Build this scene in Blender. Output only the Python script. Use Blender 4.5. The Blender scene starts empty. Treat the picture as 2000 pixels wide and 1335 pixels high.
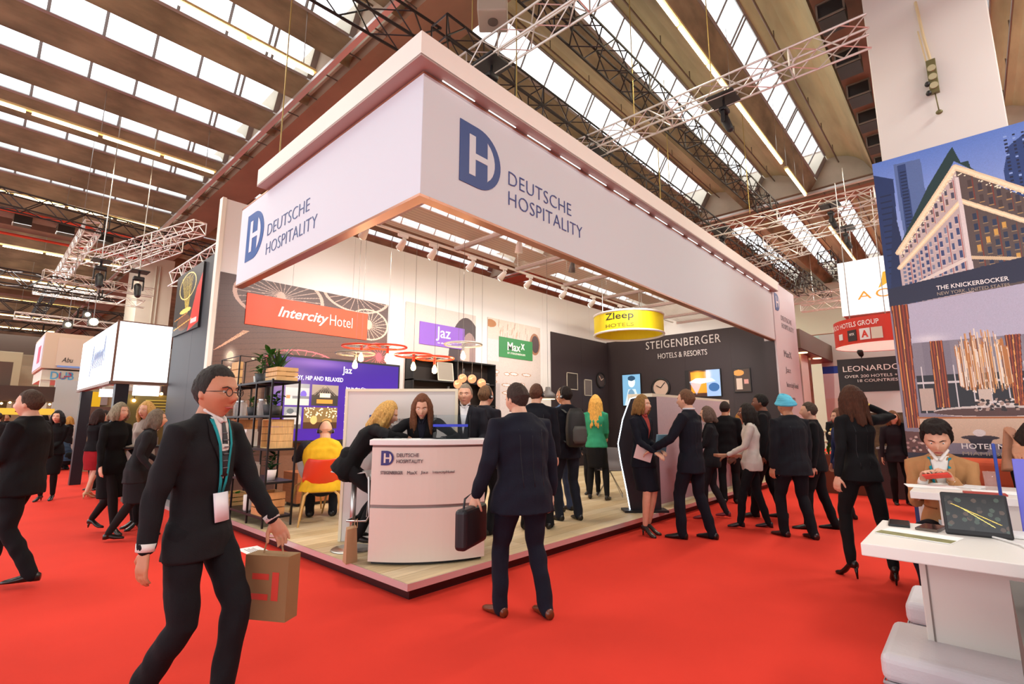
import bpy, bmesh, math, random
import numpy as np
from mathutils import Vector, Matrix, noise
from mathutils.bvhtree import BVHTree
random.seed(7); rng = np.random.default_rng(7)
SC = bpy.context.scene; COL = SC.collection
PI = math.pi; RAD = math.radians

# ---------------------------------------------------------------- camera
FPX = 972.0; PITCH = 9.147; YAWF = 42.6
cam_d = bpy.data.cameras.new('camera'); cam = bpy.data.objects.new('camera', cam_d); COL.objects.link(cam)
cam_d.sensor_width = 36.0; cam_d.lens = FPX * 36.0 / 2000.0; cam_d.clip_end = 300
cam.location = (-2.513, -3.426, 1.4)
cam.rotation_euler = (RAD(90 + PITCH), 0, RAD(YAWF - 90))
SC.camera = cam
SC.view_settings.view_transform = 'Standard'; SC.view_settings.look = 'None'
SC.view_settings.exposure = 0.0; SC.view_settings.gamma = 1.0
SC.view_settings.use_curve_mapping = False
cy = SC.cycles
cy.use_denoising = True; cy.max_bounces = 6; cy.diffuse_bounces = 3; cy.glossy_bounces = 2
cy.transmission_bounces = 4; cy.transparent_max_bounces = 16
cy.caustics_reflective = False; cy.caustics_refractive = False
cy.sample_clamp_indirect = 4.0
cy.use_adaptive_sampling = True; cy.adaptive_threshold = 0.02
# ---------------------------------------------------------------- world: bright overcast sky
W = bpy.data.worlds.new('overcast_sky'); SC.world = W; W.use_nodes = True
bg = W.node_tree.nodes['Background']; bg.inputs[0].default_value = (0.93, 0.96, 1.0, 1); bg.inputs[1].default_value = 2.8

def lamp(name, kind, loc, energy, color=(1, 1, 1), size=0.1, size_y=None, rot=(0, 0, 0), spot=None, blend=0.5, parent=None):
    d = bpy.data.lights.new(name, kind); d.energy = energy; d.color = color
    if kind == 'AREA':
        d.shape = 'RECTANGLE' if size_y else 'SQUARE'; d.size = size
        if size_y: d.size_y = size_y
    elif kind == 'SUN': d.angle = size
    else: d.shadow_soft_size = size
    if kind == 'SPOT': d.spot_size = RAD(spot or 60); d.spot_blend = blend
    o = bpy.data.objects.new(name, d); COL.objects.link(o); o.location = loc; o.rotation_euler = rot
    if parent: o.parent = parent
    return o

def aim(loc, target):
    return (Vector(target) - Vector(loc)).to_track_quat('-Z', 'Y').to_euler()

# ambient fill: neutral area lights added under the roof, without any fixture
WARM = (1.0, 0.86, 0.66)
for (x, y, e) in ((-5, -8, 380), (4.5, -8, 520), (11, -7, 450), (-5, 8, 300), (9, 12, 400), (22, -5, 800), (22, 6, 800), (-1.5, 22, 700)):
    lamp('hall_fill_light', 'AREA', (x, y, 8.6), e, (1.0, 0.98, 0.95), 4.0, 1.2)

# ---------------------------------------------------------------- colour + materials
def lin(c):
    if isinstance(c, str):
        c = c.lstrip('#'); c = [int(c[i:i + 2], 16) / 255 for i in (0, 2, 4)]
    return tuple((v / 12.92 if v <= 0.04045 else ((v + 0.055) / 1.055) ** 2.4) for v in c[:3]) + (1.0,)
_M = {}
def mat(name, col='#808080', rough=0.6, metal=0.0, emit=None, es=1.0, var=0.0, scale=8.0, bump=0.0, bscale=60.0,
        stretch=(1, 1, 1), alpha=1.0, trans=0.0, col2=None, coat=0.0, spec=0.5, sheen=0.0):
    if name in _M: return _M[name]
    m = bpy.data.materials.new(name); m.use_nodes = True; nt = m.node_tree; N = nt.nodes; L = nt.links
    b = N['Principled BSDF']; b.inputs['Roughness'].default_value = rough; b.inputs['Metallic'].default_value = metal
    b.inputs['Specular IOR Level'].default_value = spec
    b.inputs['Base Color'].default_value = lin(col); b.inputs['Alpha'].default_value = alpha
    b.inputs['Transmission Weight'].default_value = trans; b.inputs['Coat Weight'].default_value = coat
    b.inputs['Sheen Weight'].default_value = sheen
    if emit: b.inputs['Emission Color'].default_value = lin(emit); b.inputs['Emission Strength'].default_value = es
    if var or bump or col2:
        tc = N.new('ShaderNodeTexCoord'); mp = N.new('ShaderNodeMapping'); mp.inputs['Scale'].default_value = stretch
        L.new(tc.outputs['Object'], mp.inputs['Vector'])
    if var or col2:
        n = N.new('ShaderNodeTexNoise'); n.inputs['Scale'].default_value = scale; n.inputs['Detail'].default_value = 5
        L.new(mp.outputs[0], n.inputs['Vector'])
        r = N.new('ShaderNodeValToRGB'); c = lin(col)
        r.color_ramp.elements[0].position = 0.3; r.color_ramp.elements[1].position = 0.7
        r.color_ramp.elements[0].color = lin(col2) if col2 else tuple(v * (1 - var) for v in c[:3]) + (1,)
        r.color_ramp.elements[1].color = c if col2 else tuple(min(1, v * (1 + var)) for v in c[:3]) + (1,)
        L.new(n.outputs['Fac'], r.inputs[0]); L.new(r.outputs[0], b.inputs['Base Color'])
    if bump:
        n2 = N.new('ShaderNodeTexNoise'); n2.inputs['Scale'].default_value = bscale; n2.inputs['Detail'].default_value = 4
        L.new(mp.outputs[0], n2.inputs['Vector'])
        bp = N.new('ShaderNodeBump'); bp.inputs['Strength'].default_value = bump; bp.inputs['Distance'].default_value = 0.01
        L.new(n2.outputs['Fac'], bp.inputs['Height']); L.new(bp.outputs[0], b.inputs['Normal'])
    _M[name] = m; return m
def print_mat(name='printed_film', rough=0.45, glow=0.0):
    if name in _M: return _M[name]
    m = bpy.data.materials.new(name); m.use_nodes = True; nt = m.node_tree; b = nt.nodes['Principled BSDF']
    a = nt.nodes.new('ShaderNodeVertexColor'); a.layer_name = 'ink'
    nt.links.new(a.outputs[0], b.inputs['Base Color']); b.inputs['Roughness'].default_value = rough
    if glow: nt.links.new(a.outputs[0], b.inputs['Emission Color']); b.inputs['Emission Strength'].default_value = glow
    _M[name] = m; return m
WHITE = mat('white_laminate', '#e9e6e4', 0.45)
WHITEM = mat('white_matt', '#e4e0de', 0.8)
BLACK = mat('black_satin', '#161416', 0.5)
STEEL = mat('brushed_steel', '#b9b6b2', 0.3, 0.9)
ALU = mat('white_truss_metal', '#c9c2bb', 0.35, 0.5)
BLKTRUSS = mat('black_truss_metal', '#24201d', 0.45, 0.4)

# ---------------------------------------------------------------- geometry store
class G:
    def __init__(s): s.v = []; s.f = []; s.mi = []; s.cur = 0
    def add(s, vs, fs):
        o = len(s.v); s.v += [tuple(map(float, p)) for p in vs]; s.f += [tuple(i + o for i in f) for f in fs]; s.mi += [s.cur] * len(fs)
    def box(s, lo, hi, M=None):
        x0, y0, z0 = lo; x1, y1, z1 = hi
        vs = [Vector(p) for p in ((x0, y0, z0), (x1, y0, z0), (x1, y1, z0), (x0, y1, z0), (x0, y0, z1), (x1, y0, z1), (x1, y1, z1), (x0, y1, z1))]
        if M is not None: vs = [M @ v for v in vs]
        s.add(vs, [(0, 3, 2, 1), (4, 5, 6, 7), (0, 1, 5, 4), (1, 2, 6, 5), (2, 3, 7, 6), (3, 0, 4, 7)]); return s
    def rings(s, R, n=12, cap=True):
        vs = []
        for c, u, v, ru, rv in R:
            c = np.array(c, float); u = np.array(u, float); v = np.array(v, float)
            for k in range(n):
                a = 2 * PI * k / n; vs.append(c + u * ru * math.cos(a) + v * rv * math.sin(a))
        fs = []
        for i in range(len(R) - 1):
            for k in range(n):
                k2 = (k + 1) % n; fs.append((i * n + k, i * n + k2, (i + 1) * n + k2, (i + 1) * n + k))
        if cap: fs += [tuple(reversed(range(n))), tuple((len(R) - 1) * n + k for k in range(n))]
        s.add(vs, fs); return s
    def limb(s, pts, rad, n=12, side=None, cap=True, round_=True):
        P = [np.array(p, float) for p in pts]; m = len(P); R = []
        T = []
        for i in range(m):
            t = P[min(i + 1, m - 1)] - P[max(i - 1, 0)]; T.append(t / (np.linalg.norm(t) + 1e-9))
        if side is None:
            side = (1, 0, 0) if abs(T[0][0]) < 0.8 else (0, 1, 0)
        side = np.array(side, float)
        for i in range(m):
            u = side - T[i] * (side @ T[i]); u /= np.linalg.norm(u) + 1e-9; v = np.cross(T[i], u)
            r = rad[i] if isinstance(rad, (list, tuple)) else rad
            ru, rv = r if isinstance(r, (list, tuple)) else (r, r)
            R.append((P[i], u, v, ru, rv))
        if round_:
            def capr(r, t, sgn):
                c, u, v, a, b = r; q = min(a, b)
                return [(c + t * sgn * q * .55, u, v, a * .83, b * .83), (c + t * sgn * q * .9, u, v, a * .42, b * .42)]
            a = capr(R[0], T[0], -1); b = capr(R[-1], T[-1], 1)
            R = [a[1], a[0]] + R + b
        return s.rings(R, n, cap)
    def cyl(s, a, b, r, n=10, r2=None):
        return s.limb([a, b], [r, r if r2 is None else r2], n, round_=False)
    def ball(s, c, r, n=12, m=8):
        rx, ry, rz = r if isinstance(r, (tuple, list)) else (r, r, r)
        R = [((c[0], c[1], c[2] - rz * math.cos(PI * (i + .15) / (m + .3))), (1, 0, 0), (0, 1, 0), rx * math.sin(PI * (i + .15) / (m + .3)), ry * math.sin(PI * (i + .15) / (m + .3))) for i in range(m + 1)]
        return s.rings(R, n)
    def torus(s, c, R, r, n=32, m=8, ax=(0, 0, 1)):
        ax = Vector(ax).normalized(); u = ax.orthogonal().normalized(); w = ax.cross(u); c = Vector(c); vs = []; fs = []
        for i in range(n):
            a = 2 * PI * i / n; d = u * math.cos(a) + w * math.sin(a)
            for k in range(m):
                b = 2 * PI * k / m; vs.append(c + d * (R + r * math.cos(b)) + ax * r * math.sin(b))
        for i in range(n):
            for k in range(m):
                fs.append((i * m + k, ((i + 1) % n) * m + k, ((i + 1) % n) * m + (k + 1) % m, i * m + (k + 1) % m))
        s.add(vs, fs); return s
    def prism(s, poly, o, U, V, depth):          # poly in (u,v), extruded backwards along -U x V ... by depth
        o = Vector(o); U = Vector(U); V = Vector(V); N = U.cross(V).normalized(); n = len(poly)
        a = [o + U * p[0] + V * p[1] for p in poly]; b = [p + N * depth for p in a]
        s.add(a + b, [tuple(reversed(range(n))), tuple(range(n, 2 * n))] + [(i, (i + 1) % n, n + (i + 1) % n, n + i) for i in range(n)]); return s
    def mesh(s, name, mats, smooth=False):
        me = bpy.data.meshes.new(name); me.from_pydata(s.v, [], s.f)
        for m in (mats if isinstance(mats, (list, tuple)) else [mats]): me.materials.append(m)
        if any(s.mi): me.polygons.foreach_set('material_index', s.mi)
        if smooth: me.polygons.foreach_set('use_smooth', [True] * len(me.polygons))
        me.update(); return me
    def obj(s, name, mats, parent=None, smooth=False, loc=None):
        o = bpy.data.objects.new(name, s.mesh(name, mats, smooth)); COL.objects.link(o)
        if parent: o.parent = parent
        if loc: o.location = loc
        return o
def wrap(me, name, parent=None, loc=(0, 0, 0), rz=0):
    o = bpy.data.objects.new(name, me); COL.objects.link(o); o.location = loc; o.rotation_euler = (0, 0, rz)
    if parent: o.parent = parent
    return o
def tag(o, label=None, cat=None, group=None, kind=None):
    if label: o['label'] = label
    if cat: o['category'] = cat
    if group: o['group'] = group
    if kind: o['kind'] = kind
    return o
def thing(name, label=None, cat=None, loc=(0, 0, 0), rz=0, group=None, kind=None):
    o = bpy.data.objects.new(name, None); COL.objects.link(o); o.location = loc; o.rotation_euler = (0, 0, rz); o.empty_display_size = 0.1
    return tag(o, label, cat, group, kind)
def kids(o): return [c for c in COL.objects if c.parent == o]
def dup(root, loc, rz=None, label=None, group=None, ch=None):
    r = root.copy(); COL.objects.link(r); r.location = loc
    if rz is not None: r.rotation_euler = (0, 0, rz)
    if label: r['label'] = label
    if group: r['group'] = group
    def rec(a, b):
        for c in a.children:
            d = c.copy(); COL.objects.link(d); d.parent = b; rec(c, d)
    rec(root, r); return r
def box(name, lo, hi, m, parent=None): return G().box(lo, hi).obj(name, m, parent)
def bev(o, w=0.01, seg=2):
    md = o.modifiers.new('bevel', 'BEVEL'); md.width = w; md.segments = seg; md.limit_method = 'ANGLE'; return o

# ---------------------------------------------------------------- lettering
def text(s, o, U, V, w, h, m, parent, name='lettering', bold=0.0, shear=0.0, depth=0.006, spacing=1.0, thin=False, font=None):
    cu = bpy.data.curves.new('t', 'FONT'); cu.body = s; cu.offset = bold; cu.shear = shear; cu.space_character = spacing
    cu.resolution_u = 3; cu.extrude = 0.0
    if font: cu.font = font
    ob = bpy.data.objects.new('t', cu); COL.objects.link(ob)
    me = bpy.data.meshes.new_from_object(ob); bpy.data.objects.remove(ob); bpy.data.curves.remove(cu)
    n = len(me.vertices); co = np.empty(n * 3); me.vertices.foreach_get('co', co); co = co.reshape(-1, 3)
    if n == 0: return None
    mn = co.min(0); mx = co.max(0)
    sx = w / (mx[0] - mn[0]); sy = h / (mx[1] - mn[1]) if h else sx
    U = np.array(Vector(U).normalized()); V = np.array(Vector(V).normalized()); Nn = np.cross(U, V); o = np.array(o, float)
    P = o + np.outer((co[:, 0] - mn[0]) * sx, U) + np.outer((co[:, 1] - mn[1]) * sy, V) + Nn * depth
    F = [tuple(p.vertices) for p in me.polygons]; bpy.data.meshes.remove(me)
    me = bpy.data.meshes.new(name); me.from_pydata(P.tolist(), [], F); me.materials.append(m); me.update()
    ob = bpy.data.objects.new(name, me); COL.objects.link(ob)
    if depth > 0.004:
        sd = ob.modifiers.new('thick', 'SOLIDIFY'); sd.thickness = depth * 0.8; sd.offset = -1
    if parent: ob.parent = parent
    return ob
def dh_logo(o, U, V, h, blue, white, parent, depth=0.006):
    """letter D with a cut-out H, height h, lower-left corner o"""
    def arc(cx, rx, cy_, ry, a0, a1, n): return [(cx + rx * math.cos(a), cy_ + ry * math.sin(a)) for a in np.linspace(a0, a1, n)]
    D = [(0, 0)] + arc(.38, .50, .5, .5, -PI / 2, PI / 2, 20) + [(0, 1)]
    U = Vector(U); V = Vector(V); N = U.cross(V)
    sc = lambda P: [(p[0] * h, p[1] * h) for p in P]
    G().prism(sc(D), Vector(o), U, V, depth).obj('emblem', blue, parent)
    o2 = Vector(o) + N * depth
    x0, x1, x2 = .19, .32, .58
    H = [(x0, .17), (x1, .17), (x1, .45), (x2, .45), (x2, .17)] + arc(.40, .34, .5, .38, -1.0, 1.0, 10) + [(x2, .83), (x2, .55), (x1, .55), (x1, .83), (x0, .83)]
    G().prism(sc(H), o2, U, V, depth * .6).obj('letter_cutout', white, parent)
# ---------------------------------------------------------------- painted prints (flat pictures): numpy raster -> colour attribute on a grid
class Img:
    def __init__(s, w, h, W_, H_, col):
        s.w, s.h, s.W, s.H = w, h, W_, H_
        s.a = np.zeros((h, w, 3)); s.a[:] = lin(col)[:3]
        s.X, s.Y = np.meshgrid((np.arange(w) + .5) / w * W_, (np.arange(h) + .5) / h * H_)
    def c(s, col): return np.array(lin(col)[:3])
    def put(s, m, col, al=1.0): s.a[m] = s.a[m] * (1 - al) + s.c(col) * al
    def poly(s, P, col, al=1.0):
        m = np.zeros(s.X.shape, bool); n = len(P)
        for i in range(n):
            x0, y0 = P[i]; x1, y1 = P[(i + 1) % n]
            if y0 == y1: continue
            cnd = ((s.Y > y0) != (s.Y > y1)) & (s.X < (x1 - x0) * (s.Y - y0) / (y1 - y0) + x0); m ^= cnd
        s.put(m, col, al); return m
    def rect(s, x0, y0, x1, y1, col, al=1.0): s.put((s.X >= x0) & (s.X < x1) & (s.Y >= y0) & (s.Y < y1), col, al)
    def ell(s, x, y, rx, ry, col, al=1.0, soft=False):
        q = ((s.X - x) / rx) ** 2 + ((s.Y - y) / ry) ** 2
        if soft:
            k = (np.exp(-q * 2) * al)[..., None]; s.a = s.a * (1 - k) + s.c(col) * k
        else: s.put(q < 1, col, al)
    def ring(s, x, y, rx, ry, t, col, al=1.0):
        q = np.sqrt(((s.X - x) / rx) ** 2 + ((s.Y - y) / ry) ** 2); s.put(abs(q - 1) < t, col, al)
    def line(s, x0, y0, x1, y1, w, col, al=1.0):
        dx, dy = x1 - x0, y1 - y0; L = dx * dx + dy * dy + 1e-12
        t = np.clip(((s.X - x0) * dx + (s.Y - y0) * dy) / L, 0, 1)
        s.put(np.hypot(s.X - x0 - t * dx, s.Y - y0 - t * dy) < w / 2, col, al)
    def grad(s, c0, c1, y0=0, y1=None):
        t = np.clip((s.Y - y0) / ((y1 or s.H) - y0), 0, 1)[..., None]; m = (s.Y >= y0) & (s.Y <= (y1 or s.H))
        g = s.c(c0) * (1 - t) + s.c(c1) * t; s.a[m] = g[m]
    def noise(s, k=.08): s.a = np.clip(s.a * (1 + k * rng.standard_normal((s.h, s.w, 1))), 0, 1)
    def obj(s, name, o, U, V, parent=None, m=None):
        U = np.array(U, float); V = np.array(V, float); o = np.array(o, float); w, h = s.w, s.h
        gx, gy = np.meshgrid(np.linspace(0, s.W, w + 1), np.linspace(0, s.H, h + 1))
        P = o + gx.reshape(-1, 1) * U + gy.reshape(-1, 1) * V
        i = np.arange(h)[:, None] * (w + 1) + np.arange(w)[None, :]
        F = np.stack([i, i + 1, i + w + 2, i + w + 1], -1).reshape(-1, 4)
        me = bpy.data.meshes.new(name); me.vertices.add(len(P)); me.vertices.foreach_set('co', P.ravel())
        me.loops.add(F.size); me.loops.foreach_set('vertex_index', F.ravel().astype(np.int32))
        me.polygons.add(len(F)); me.polygons.foreach_set('loop_start', (np.arange(len(F)) * 4).astype(np.int32))
        me.update(calc_edges=True)
        ca = me.color_attributes.new('ink', 'FLOAT_COLOR', 'CORNER')
        col = np.ones((h, w, 4, 4)); col[..., :3] = s.a[:, :, None, :]
        ca.data.foreach_set('color', col.ravel()); me.materials.append(m or print_mat())
        ob = bpy.data.objects.new(name, me); COL.objects.link(ob)
        if parent: ob.parent = parent
        return ob
# ================================================================ HALL
CONC = mat('raw_concrete', '#80775f', 0.85, var=0.5, scale=2.6, bump=0.5, bscale=12, stretch=(.35, 1, 1))
CONC2 = mat('board_marked_concrete', '#a89e76', 0.85, var=0.4, scale=0.9, bump=0.3, bscale=7, stretch=(.3, 1.4, 1))
MEMB = mat('roof_membrane', '#dcdcda', .8)
PALE = mat('pale_concrete', '#b5a994', 0.85, var=0.12, scale=1.5)
DARKCONC = mat('dark_service_beam', '#6a4c3c', 0.8, var=0.2, scale=2)
CARPET = mat('red_carpet', '#d63a2c', 0.95, var=0.06, scale=1.1, bump=0.25, bscale=420, spec=0.15)
GLASS = mat('skylight_glass', '#ffffff', 0.5)
nt = GLASS.node_tree; b_ = nt.nodes['Principled BSDF']; tr = nt.nodes.new('ShaderNodeBsdfTransparent'); tl = nt.nodes.new('ShaderNodeBsdfTranslucent')
mx = nt.nodes.new('ShaderNodeMixShader'); mx.inputs[0].default_value = 0.12; nt.links.new(tr.outputs[0], mx.inputs[1]); nt.links.new(tl.outputs[0], mx.inputs[2])
nt.links.new(mx.outputs[0], nt.nodes['Material Output'].inputs[0])
FRAMEM = mat('grey_window_frame', '#8e8c88', 0.5, 0.3)

fl = tag(G().box((-9, -15, -0.2), (48, 62, 0)).obj('floor', CARPET), 'bright red exhibition carpet covering the hall floor', kind='structure')
ceil = thing('ceiling', 'sawtooth concrete shell roof with skylight strips', kind='structure')
SPANS = [(-8.0, 2.35), (3.3, 16.3), (17.3, 30.3), (31.3, 44.5)]
GIRD = [(2.3, 3.35), (16.3, 17.35), (30.3, 31.35)]
Y0S = [round(-12.0 + 1.96 * k, 3) for k in range(0, 37)]
Y0S = [y - 1.72 + 1.96 for y in Y0S]       # phase: a beam bottom at Y = 0.0
inner = [(-.31, 9.54), (0, 9.08), (.12, 9.42), (.3, 9.76), (.5, 9.98), (.75, 10.12), (1.0, 10.19), (1.28, 10.2)]
outer = [(1.3, 10.32), (1.0, 10.31), (.7, 10.26), (.4, 10.1), (.15, 9.9), (-.27, 9.64)]
prof = inner + outer
gl_dir = Vector((0, -.28, .5)); GLN = gl_dir.cross(Vector((1, 0, 0))).normalized()
wn = 0
for si, (x0, x1) in enumerate(SPANS):
    L = x1 - x0; n = len(prof)
    g = G(); g.cur = 0
    vs = [(x0, p[0], p[1]) for p in prof] + [(x1, p[0], p[1]) for p in prof]
    g.add(vs, [tuple(range(n)), tuple(reversed(range(n, 2 * n)))])
    for i in range(n):
        g.cur = 0 if i == 0 else (1 if i < len(inner) - 1 else 2)
        g.add([vs[i], vs[(i + 1) % n], vs[n + (i + 1) % n], vs[n + i]], [(3, 2, 1, 0)])
    shell = g.mesh('roof_shell', [CONC, CONC2, MEMB])
    npan = 11 if si == 0 else 14
    gx0, gx1 = x0 + .35, x1 - (.25 if si == 0 else .4)
    pw = (gx1 - gx0) / npan
    gp = G(); a = Vector((0, -.32, 9.57)); bq = Vector((0, -.67, 10.18))
    gp.add([(0.03, a.y, a.z), (pw - .03, a.y, a.z), (pw - .03, bq.y, bq.z), (0.03, bq.y, bq.z)], [(0, 1, 2, 3)])
    pane = gp.mesh('glass_pane', GLASS)
    mg = G()
    mg.limb([a + Vector((0, .01, 0)), bq], .028, 4, round_=False); mull = mg.mesh('mullion', FRAMEM)
    rg = G()
    for q, r in ((a, .04), (bq, .035)): rg.limb([(gx0, q.y, q.z), (gx1, q.y, q.z)], r, 4, round_=False)
    for e0, e1 in ((x0, gx0), (gx1, x1)):       # blind end bays beside the girders
        rg.add([(e0, a.y, a.z), (e1, a.y, a.z), (e1, bq.y, bq.z), (e0, bq.y, bq.z)], [(0, 1, 2, 3)])
    rails = rg.mesh('window_frame', FRAMEM)
    pg = G(); pg.cyl((x0 + .2, -1.0 + 1.96, 9.95), (x1 - .1, -1.0 + 1.96, 9.95), .022, 6)
    for k in range(int(L / 1.6)): pg.cyl((x0 + .8 + k * 1.6, .96, 9.95), (x0 + .8 + k * 1.6, .96, 10.2), .012, 4)
    pipe = pg.mesh('sprinkler_pipe', mat('dull_pipe', '#6e6152', .5, .4))
    for yi, y in enumerate(Y0S):
        o = wrap(shell, 'roof_shell', ceil, (0, y, 0))
        if si < 2 or y < 6: wrap(pipe, 'sprinkler_pipe', ceil, (0, y, 0))
        near = (si == 0 and -4 < y < 16) or (si == 1 and -6 < y < 5)
        wn += 1
        w = thing('window_%d' % wn, 'sloping skylight strip in the sawtooth roof', loc=(0, y, 0), kind='structure')
        wrap(rails, 'window_frame', w)
        if near:
            for k in range(npan):
                wrap(pane, 'glass_pane', w, (gx0 + k * pw, 0, 0))
                if k: wrap(mull, 'mullion', w, (gx0 + k * pw + (0.06 if k % 5 == 0 else 0), 0, 0))
                if k % 5 == 0 and k: wrap(mull, 'mullion', w, (gx0 + k * pw - .06, 0, 0))
        else:
            jg = G(); jg.add([(gx0, a.y, a.z), (gx1, a.y, a.z), (gx1, bq.y, bq.z), (gx0, bq.y, bq.z)], [(0, 1, 2, 3)])
            key = ('pj', si)
            if key not in _M:
                _M[key] = jg.mesh('glass_pane', GLASS); jm = G()
                for k in range(1, npan): jm.limb([a + Vector((gx0 + k * pw, .01, 0)), bq + Vector((gx0 + k * pw, 0, 0))], .028, 4, round_=False)
                _M[('mj', si)] = jm.mesh('mullions', FRAMEM)
            wrap(_M[key], 'glass_pane', w); tag(wrap(_M[('mj', si)], 'glazing_bars', w), kind='stuff')
ylo, yhi = Y0S[0] - 1, Y0S[-1] + 1.5
for k, (a, b) in enumerate(GIRD):
    g = G().box((a, ylo, 9.0), (b, yhi, 9.62)); g.box((a + .02, ylo, 9.62), (b - .02, yhi, 10.6))
    g.obj('concrete_girder', mat('girder_concrete', '#80654f', .85, var=.22, scale=.8, bump=.3, bscale=8, stretch=(1, .5, 1)), ceil)
    G().box((a - .06, ylo, 9.28), (a, yhi, 10.5)).obj('end_wall', PALE, ceil)
    G().box((a - .4, ylo, 8.98), (a - .28, yhi, 9.06)).obj('cable_tray', ALU, ceil)
    g = G()
    for y in np.arange(ylo + .5, yhi, .98): g.box((a - .34, y - .012, 9.0), (a + .02, y + .012, 9.02))
    tag(g.obj('tray_bracket', mat('dark_bracket', '#4b443d', .6), ceil), kind='stuff')
# service beams with the black ventilation boxes and the red sprinkler main
for (yy, xa, xb) in ((-2.75, 3.35, 16.3), (-2.75, 17.35, 30.3), (-9.7, 3.35, 16.3), (21.6, -8, 2.3), (23.2, -8, 2.3), (38, -8, 2.3)):
    tag(G().box((xa, yy, 8.92), (xb, yy + .72, 9.3)).obj('service_beam', DARKCONC, ceil))
nz = G().box((-.24, -.2, -.34), (.24, .2, 0)); noz = thing('vent_box', 'black ventilation box under the dark service beam', 'vent', (7.4, -2.3, 8.92), group='black ventilation boxes in a row under the service beam')
nz.obj('housing', mat('vent_black', '#1d1a18', .6), noz)
fr = G(); fr.box((-.27, -.22, -.33), (-.245, .22, -.30)); fr.box((-.27, -.22, -.03), (-.245, .22, 0)); fr.box((-.27, -.22, -.33), (-.245, -.19, 0)); fr.box((-.27, .19, -.33), (-.245, .22, 0)); fr.obj('grille_frame', mat('vent_rim', '#7d7468', .5, .4), noz)
for x in (5.6, 9.05, 10.4, 11.75, 13.15, 14.6): dup(noz, (x, -2.3, 8.92))
for k, x in enumerate((-1.9, -.7, .5, 1.7)):
    dup(noz, (x, 21.8, 8.92), label='black ventilation box under the beams at far left', group='black ventilation boxes far left')
REDP = mat('red_pipe', '#c23a1c', .5)
for (y, z) in ((20.6, 8.7), (23.9, 8.75)):
    o = G().cyl((-8, y, z), (2.2, y, z), .06, 8).obj('sprinkler_main', REDP, None)
    tag(o, 'long red sprinkler main under the roof at far left' + (', nearer one' if y < 22 else ', farther one'), 'pipe')
# far walls of the hall, then two unseen ones added to block side light
tag(G().box((48, -15, 0), (48.3, 62, 11)).obj('wall_right', mat('far_wall_paint', '#a8b09a', .8)), kind='structure')
tag(G().box((-9, 62, 0), (48.3, 62.3, 11)).obj('wall_back', mat('far_wall_brown', '#7a6a5a', .8)), kind='structure')
tag(G().box((-9, -15.3, 0), (48.3, -15, 11)).obj('wall_front_blocker', mat('far_wall_brown'), ), kind='structure')  # added out of view to darken the light from this side
tag(G().box((-9.3, -15, 5.0), (-9, 62, 11)).obj('wall_left_blocker', mat('far_wall_brown')), kind='structure')  # added out of view to cut side daylight, left open below
# fluorescent rows (lamps of the hall)
TUBE = mat('lit_tube', '#fff2c8', .4, emit='#ffe9b4', es=9.0)
def tube_row(x0, x1, y, z, n, label, light=0):
    t = thing('fluorescent_row', label, 'lamp', ((x0 + x1) / 2, y, z), group=None)
    L = (x1 - x0) / n; tb = G().cyl((-L / 2 + .05, 0, 0), (L / 2 - .05, 0, 0), .032, 6).mesh('tube', TUBE)
    G().box((-(x1 - x0) / 2, -.05, .04), ((x1 - x0) / 2, .05, .09)).obj('rail', mat('cream_rail', '#d7c48c', .5), t)
    for k in range(n): wrap(tb, 'tube', t, (-(x1 - x0) / 2 + L * (k + .5), 0, 0))
    if light:
        lamp('row_light', 'AREA', (0, 0, -.06), light, (1, .88, .66), x1 - x0, .12, parent=t)
    hg = G().cyl((0, 0, .09), (0, 0, 1.75), .008, 4).mesh('hanger', STEEL)
    for k in (-.45, 0, .45): wrap(hg, 'hanger', t, (k * (x1 - x0), 0, 0))
tube_row(-3.6, 1.45, 5.57, 8.27, 4, 'yellowish fluorescent row crossing the second skylight at upper left', 160)
tube_row(-3.6, 1.45, 11.5, 8.27, 4, 'yellowish fluorescent row below the fourth skylight at left', 160)
tube_row(-3.6, 1.45, 17.5, 8.27, 4, 'fluorescent row behind the long black truss at left', 160)
for k, y in enumerate((24.1, 30.2, 36.2, 42.2, 48.2)):
    tube_row(-3.6, 1.45, y, 8.27, 4, 'fluorescent row at far left, %s one beyond the red pipe' % ('first', 'second', 'third', 'fourth', 'fifth')[k], 120)
tube_row(3.9, 11.6, -.33, 8.27, 6, 'long yellow fluorescent row above the white truss at upper right', 260)
tube_row(12.0, 14.2, -.33, 8.27, 1, 'single fluorescent lamp at the end of the long row, before the arched end wall', 80)
tube_row(17.6, 24.0, -.33, 8.27, 4, 'fluorescent row beyond the arched end wall, above the hanging white sign', 200)
tube_row(4.2, 14, 5.57, 8.27, 6, 'fluorescent row above the stand roof between skylights', 200)
tube_row(4.2, 14, -6.3, 8.27, 6, 'fluorescent row behind the white tower at upper right', 200)
tube_row(17.6, 28, 5.57, 8.27, 4, 'fluorescent row beyond the end wall on the left side', 200)

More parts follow.
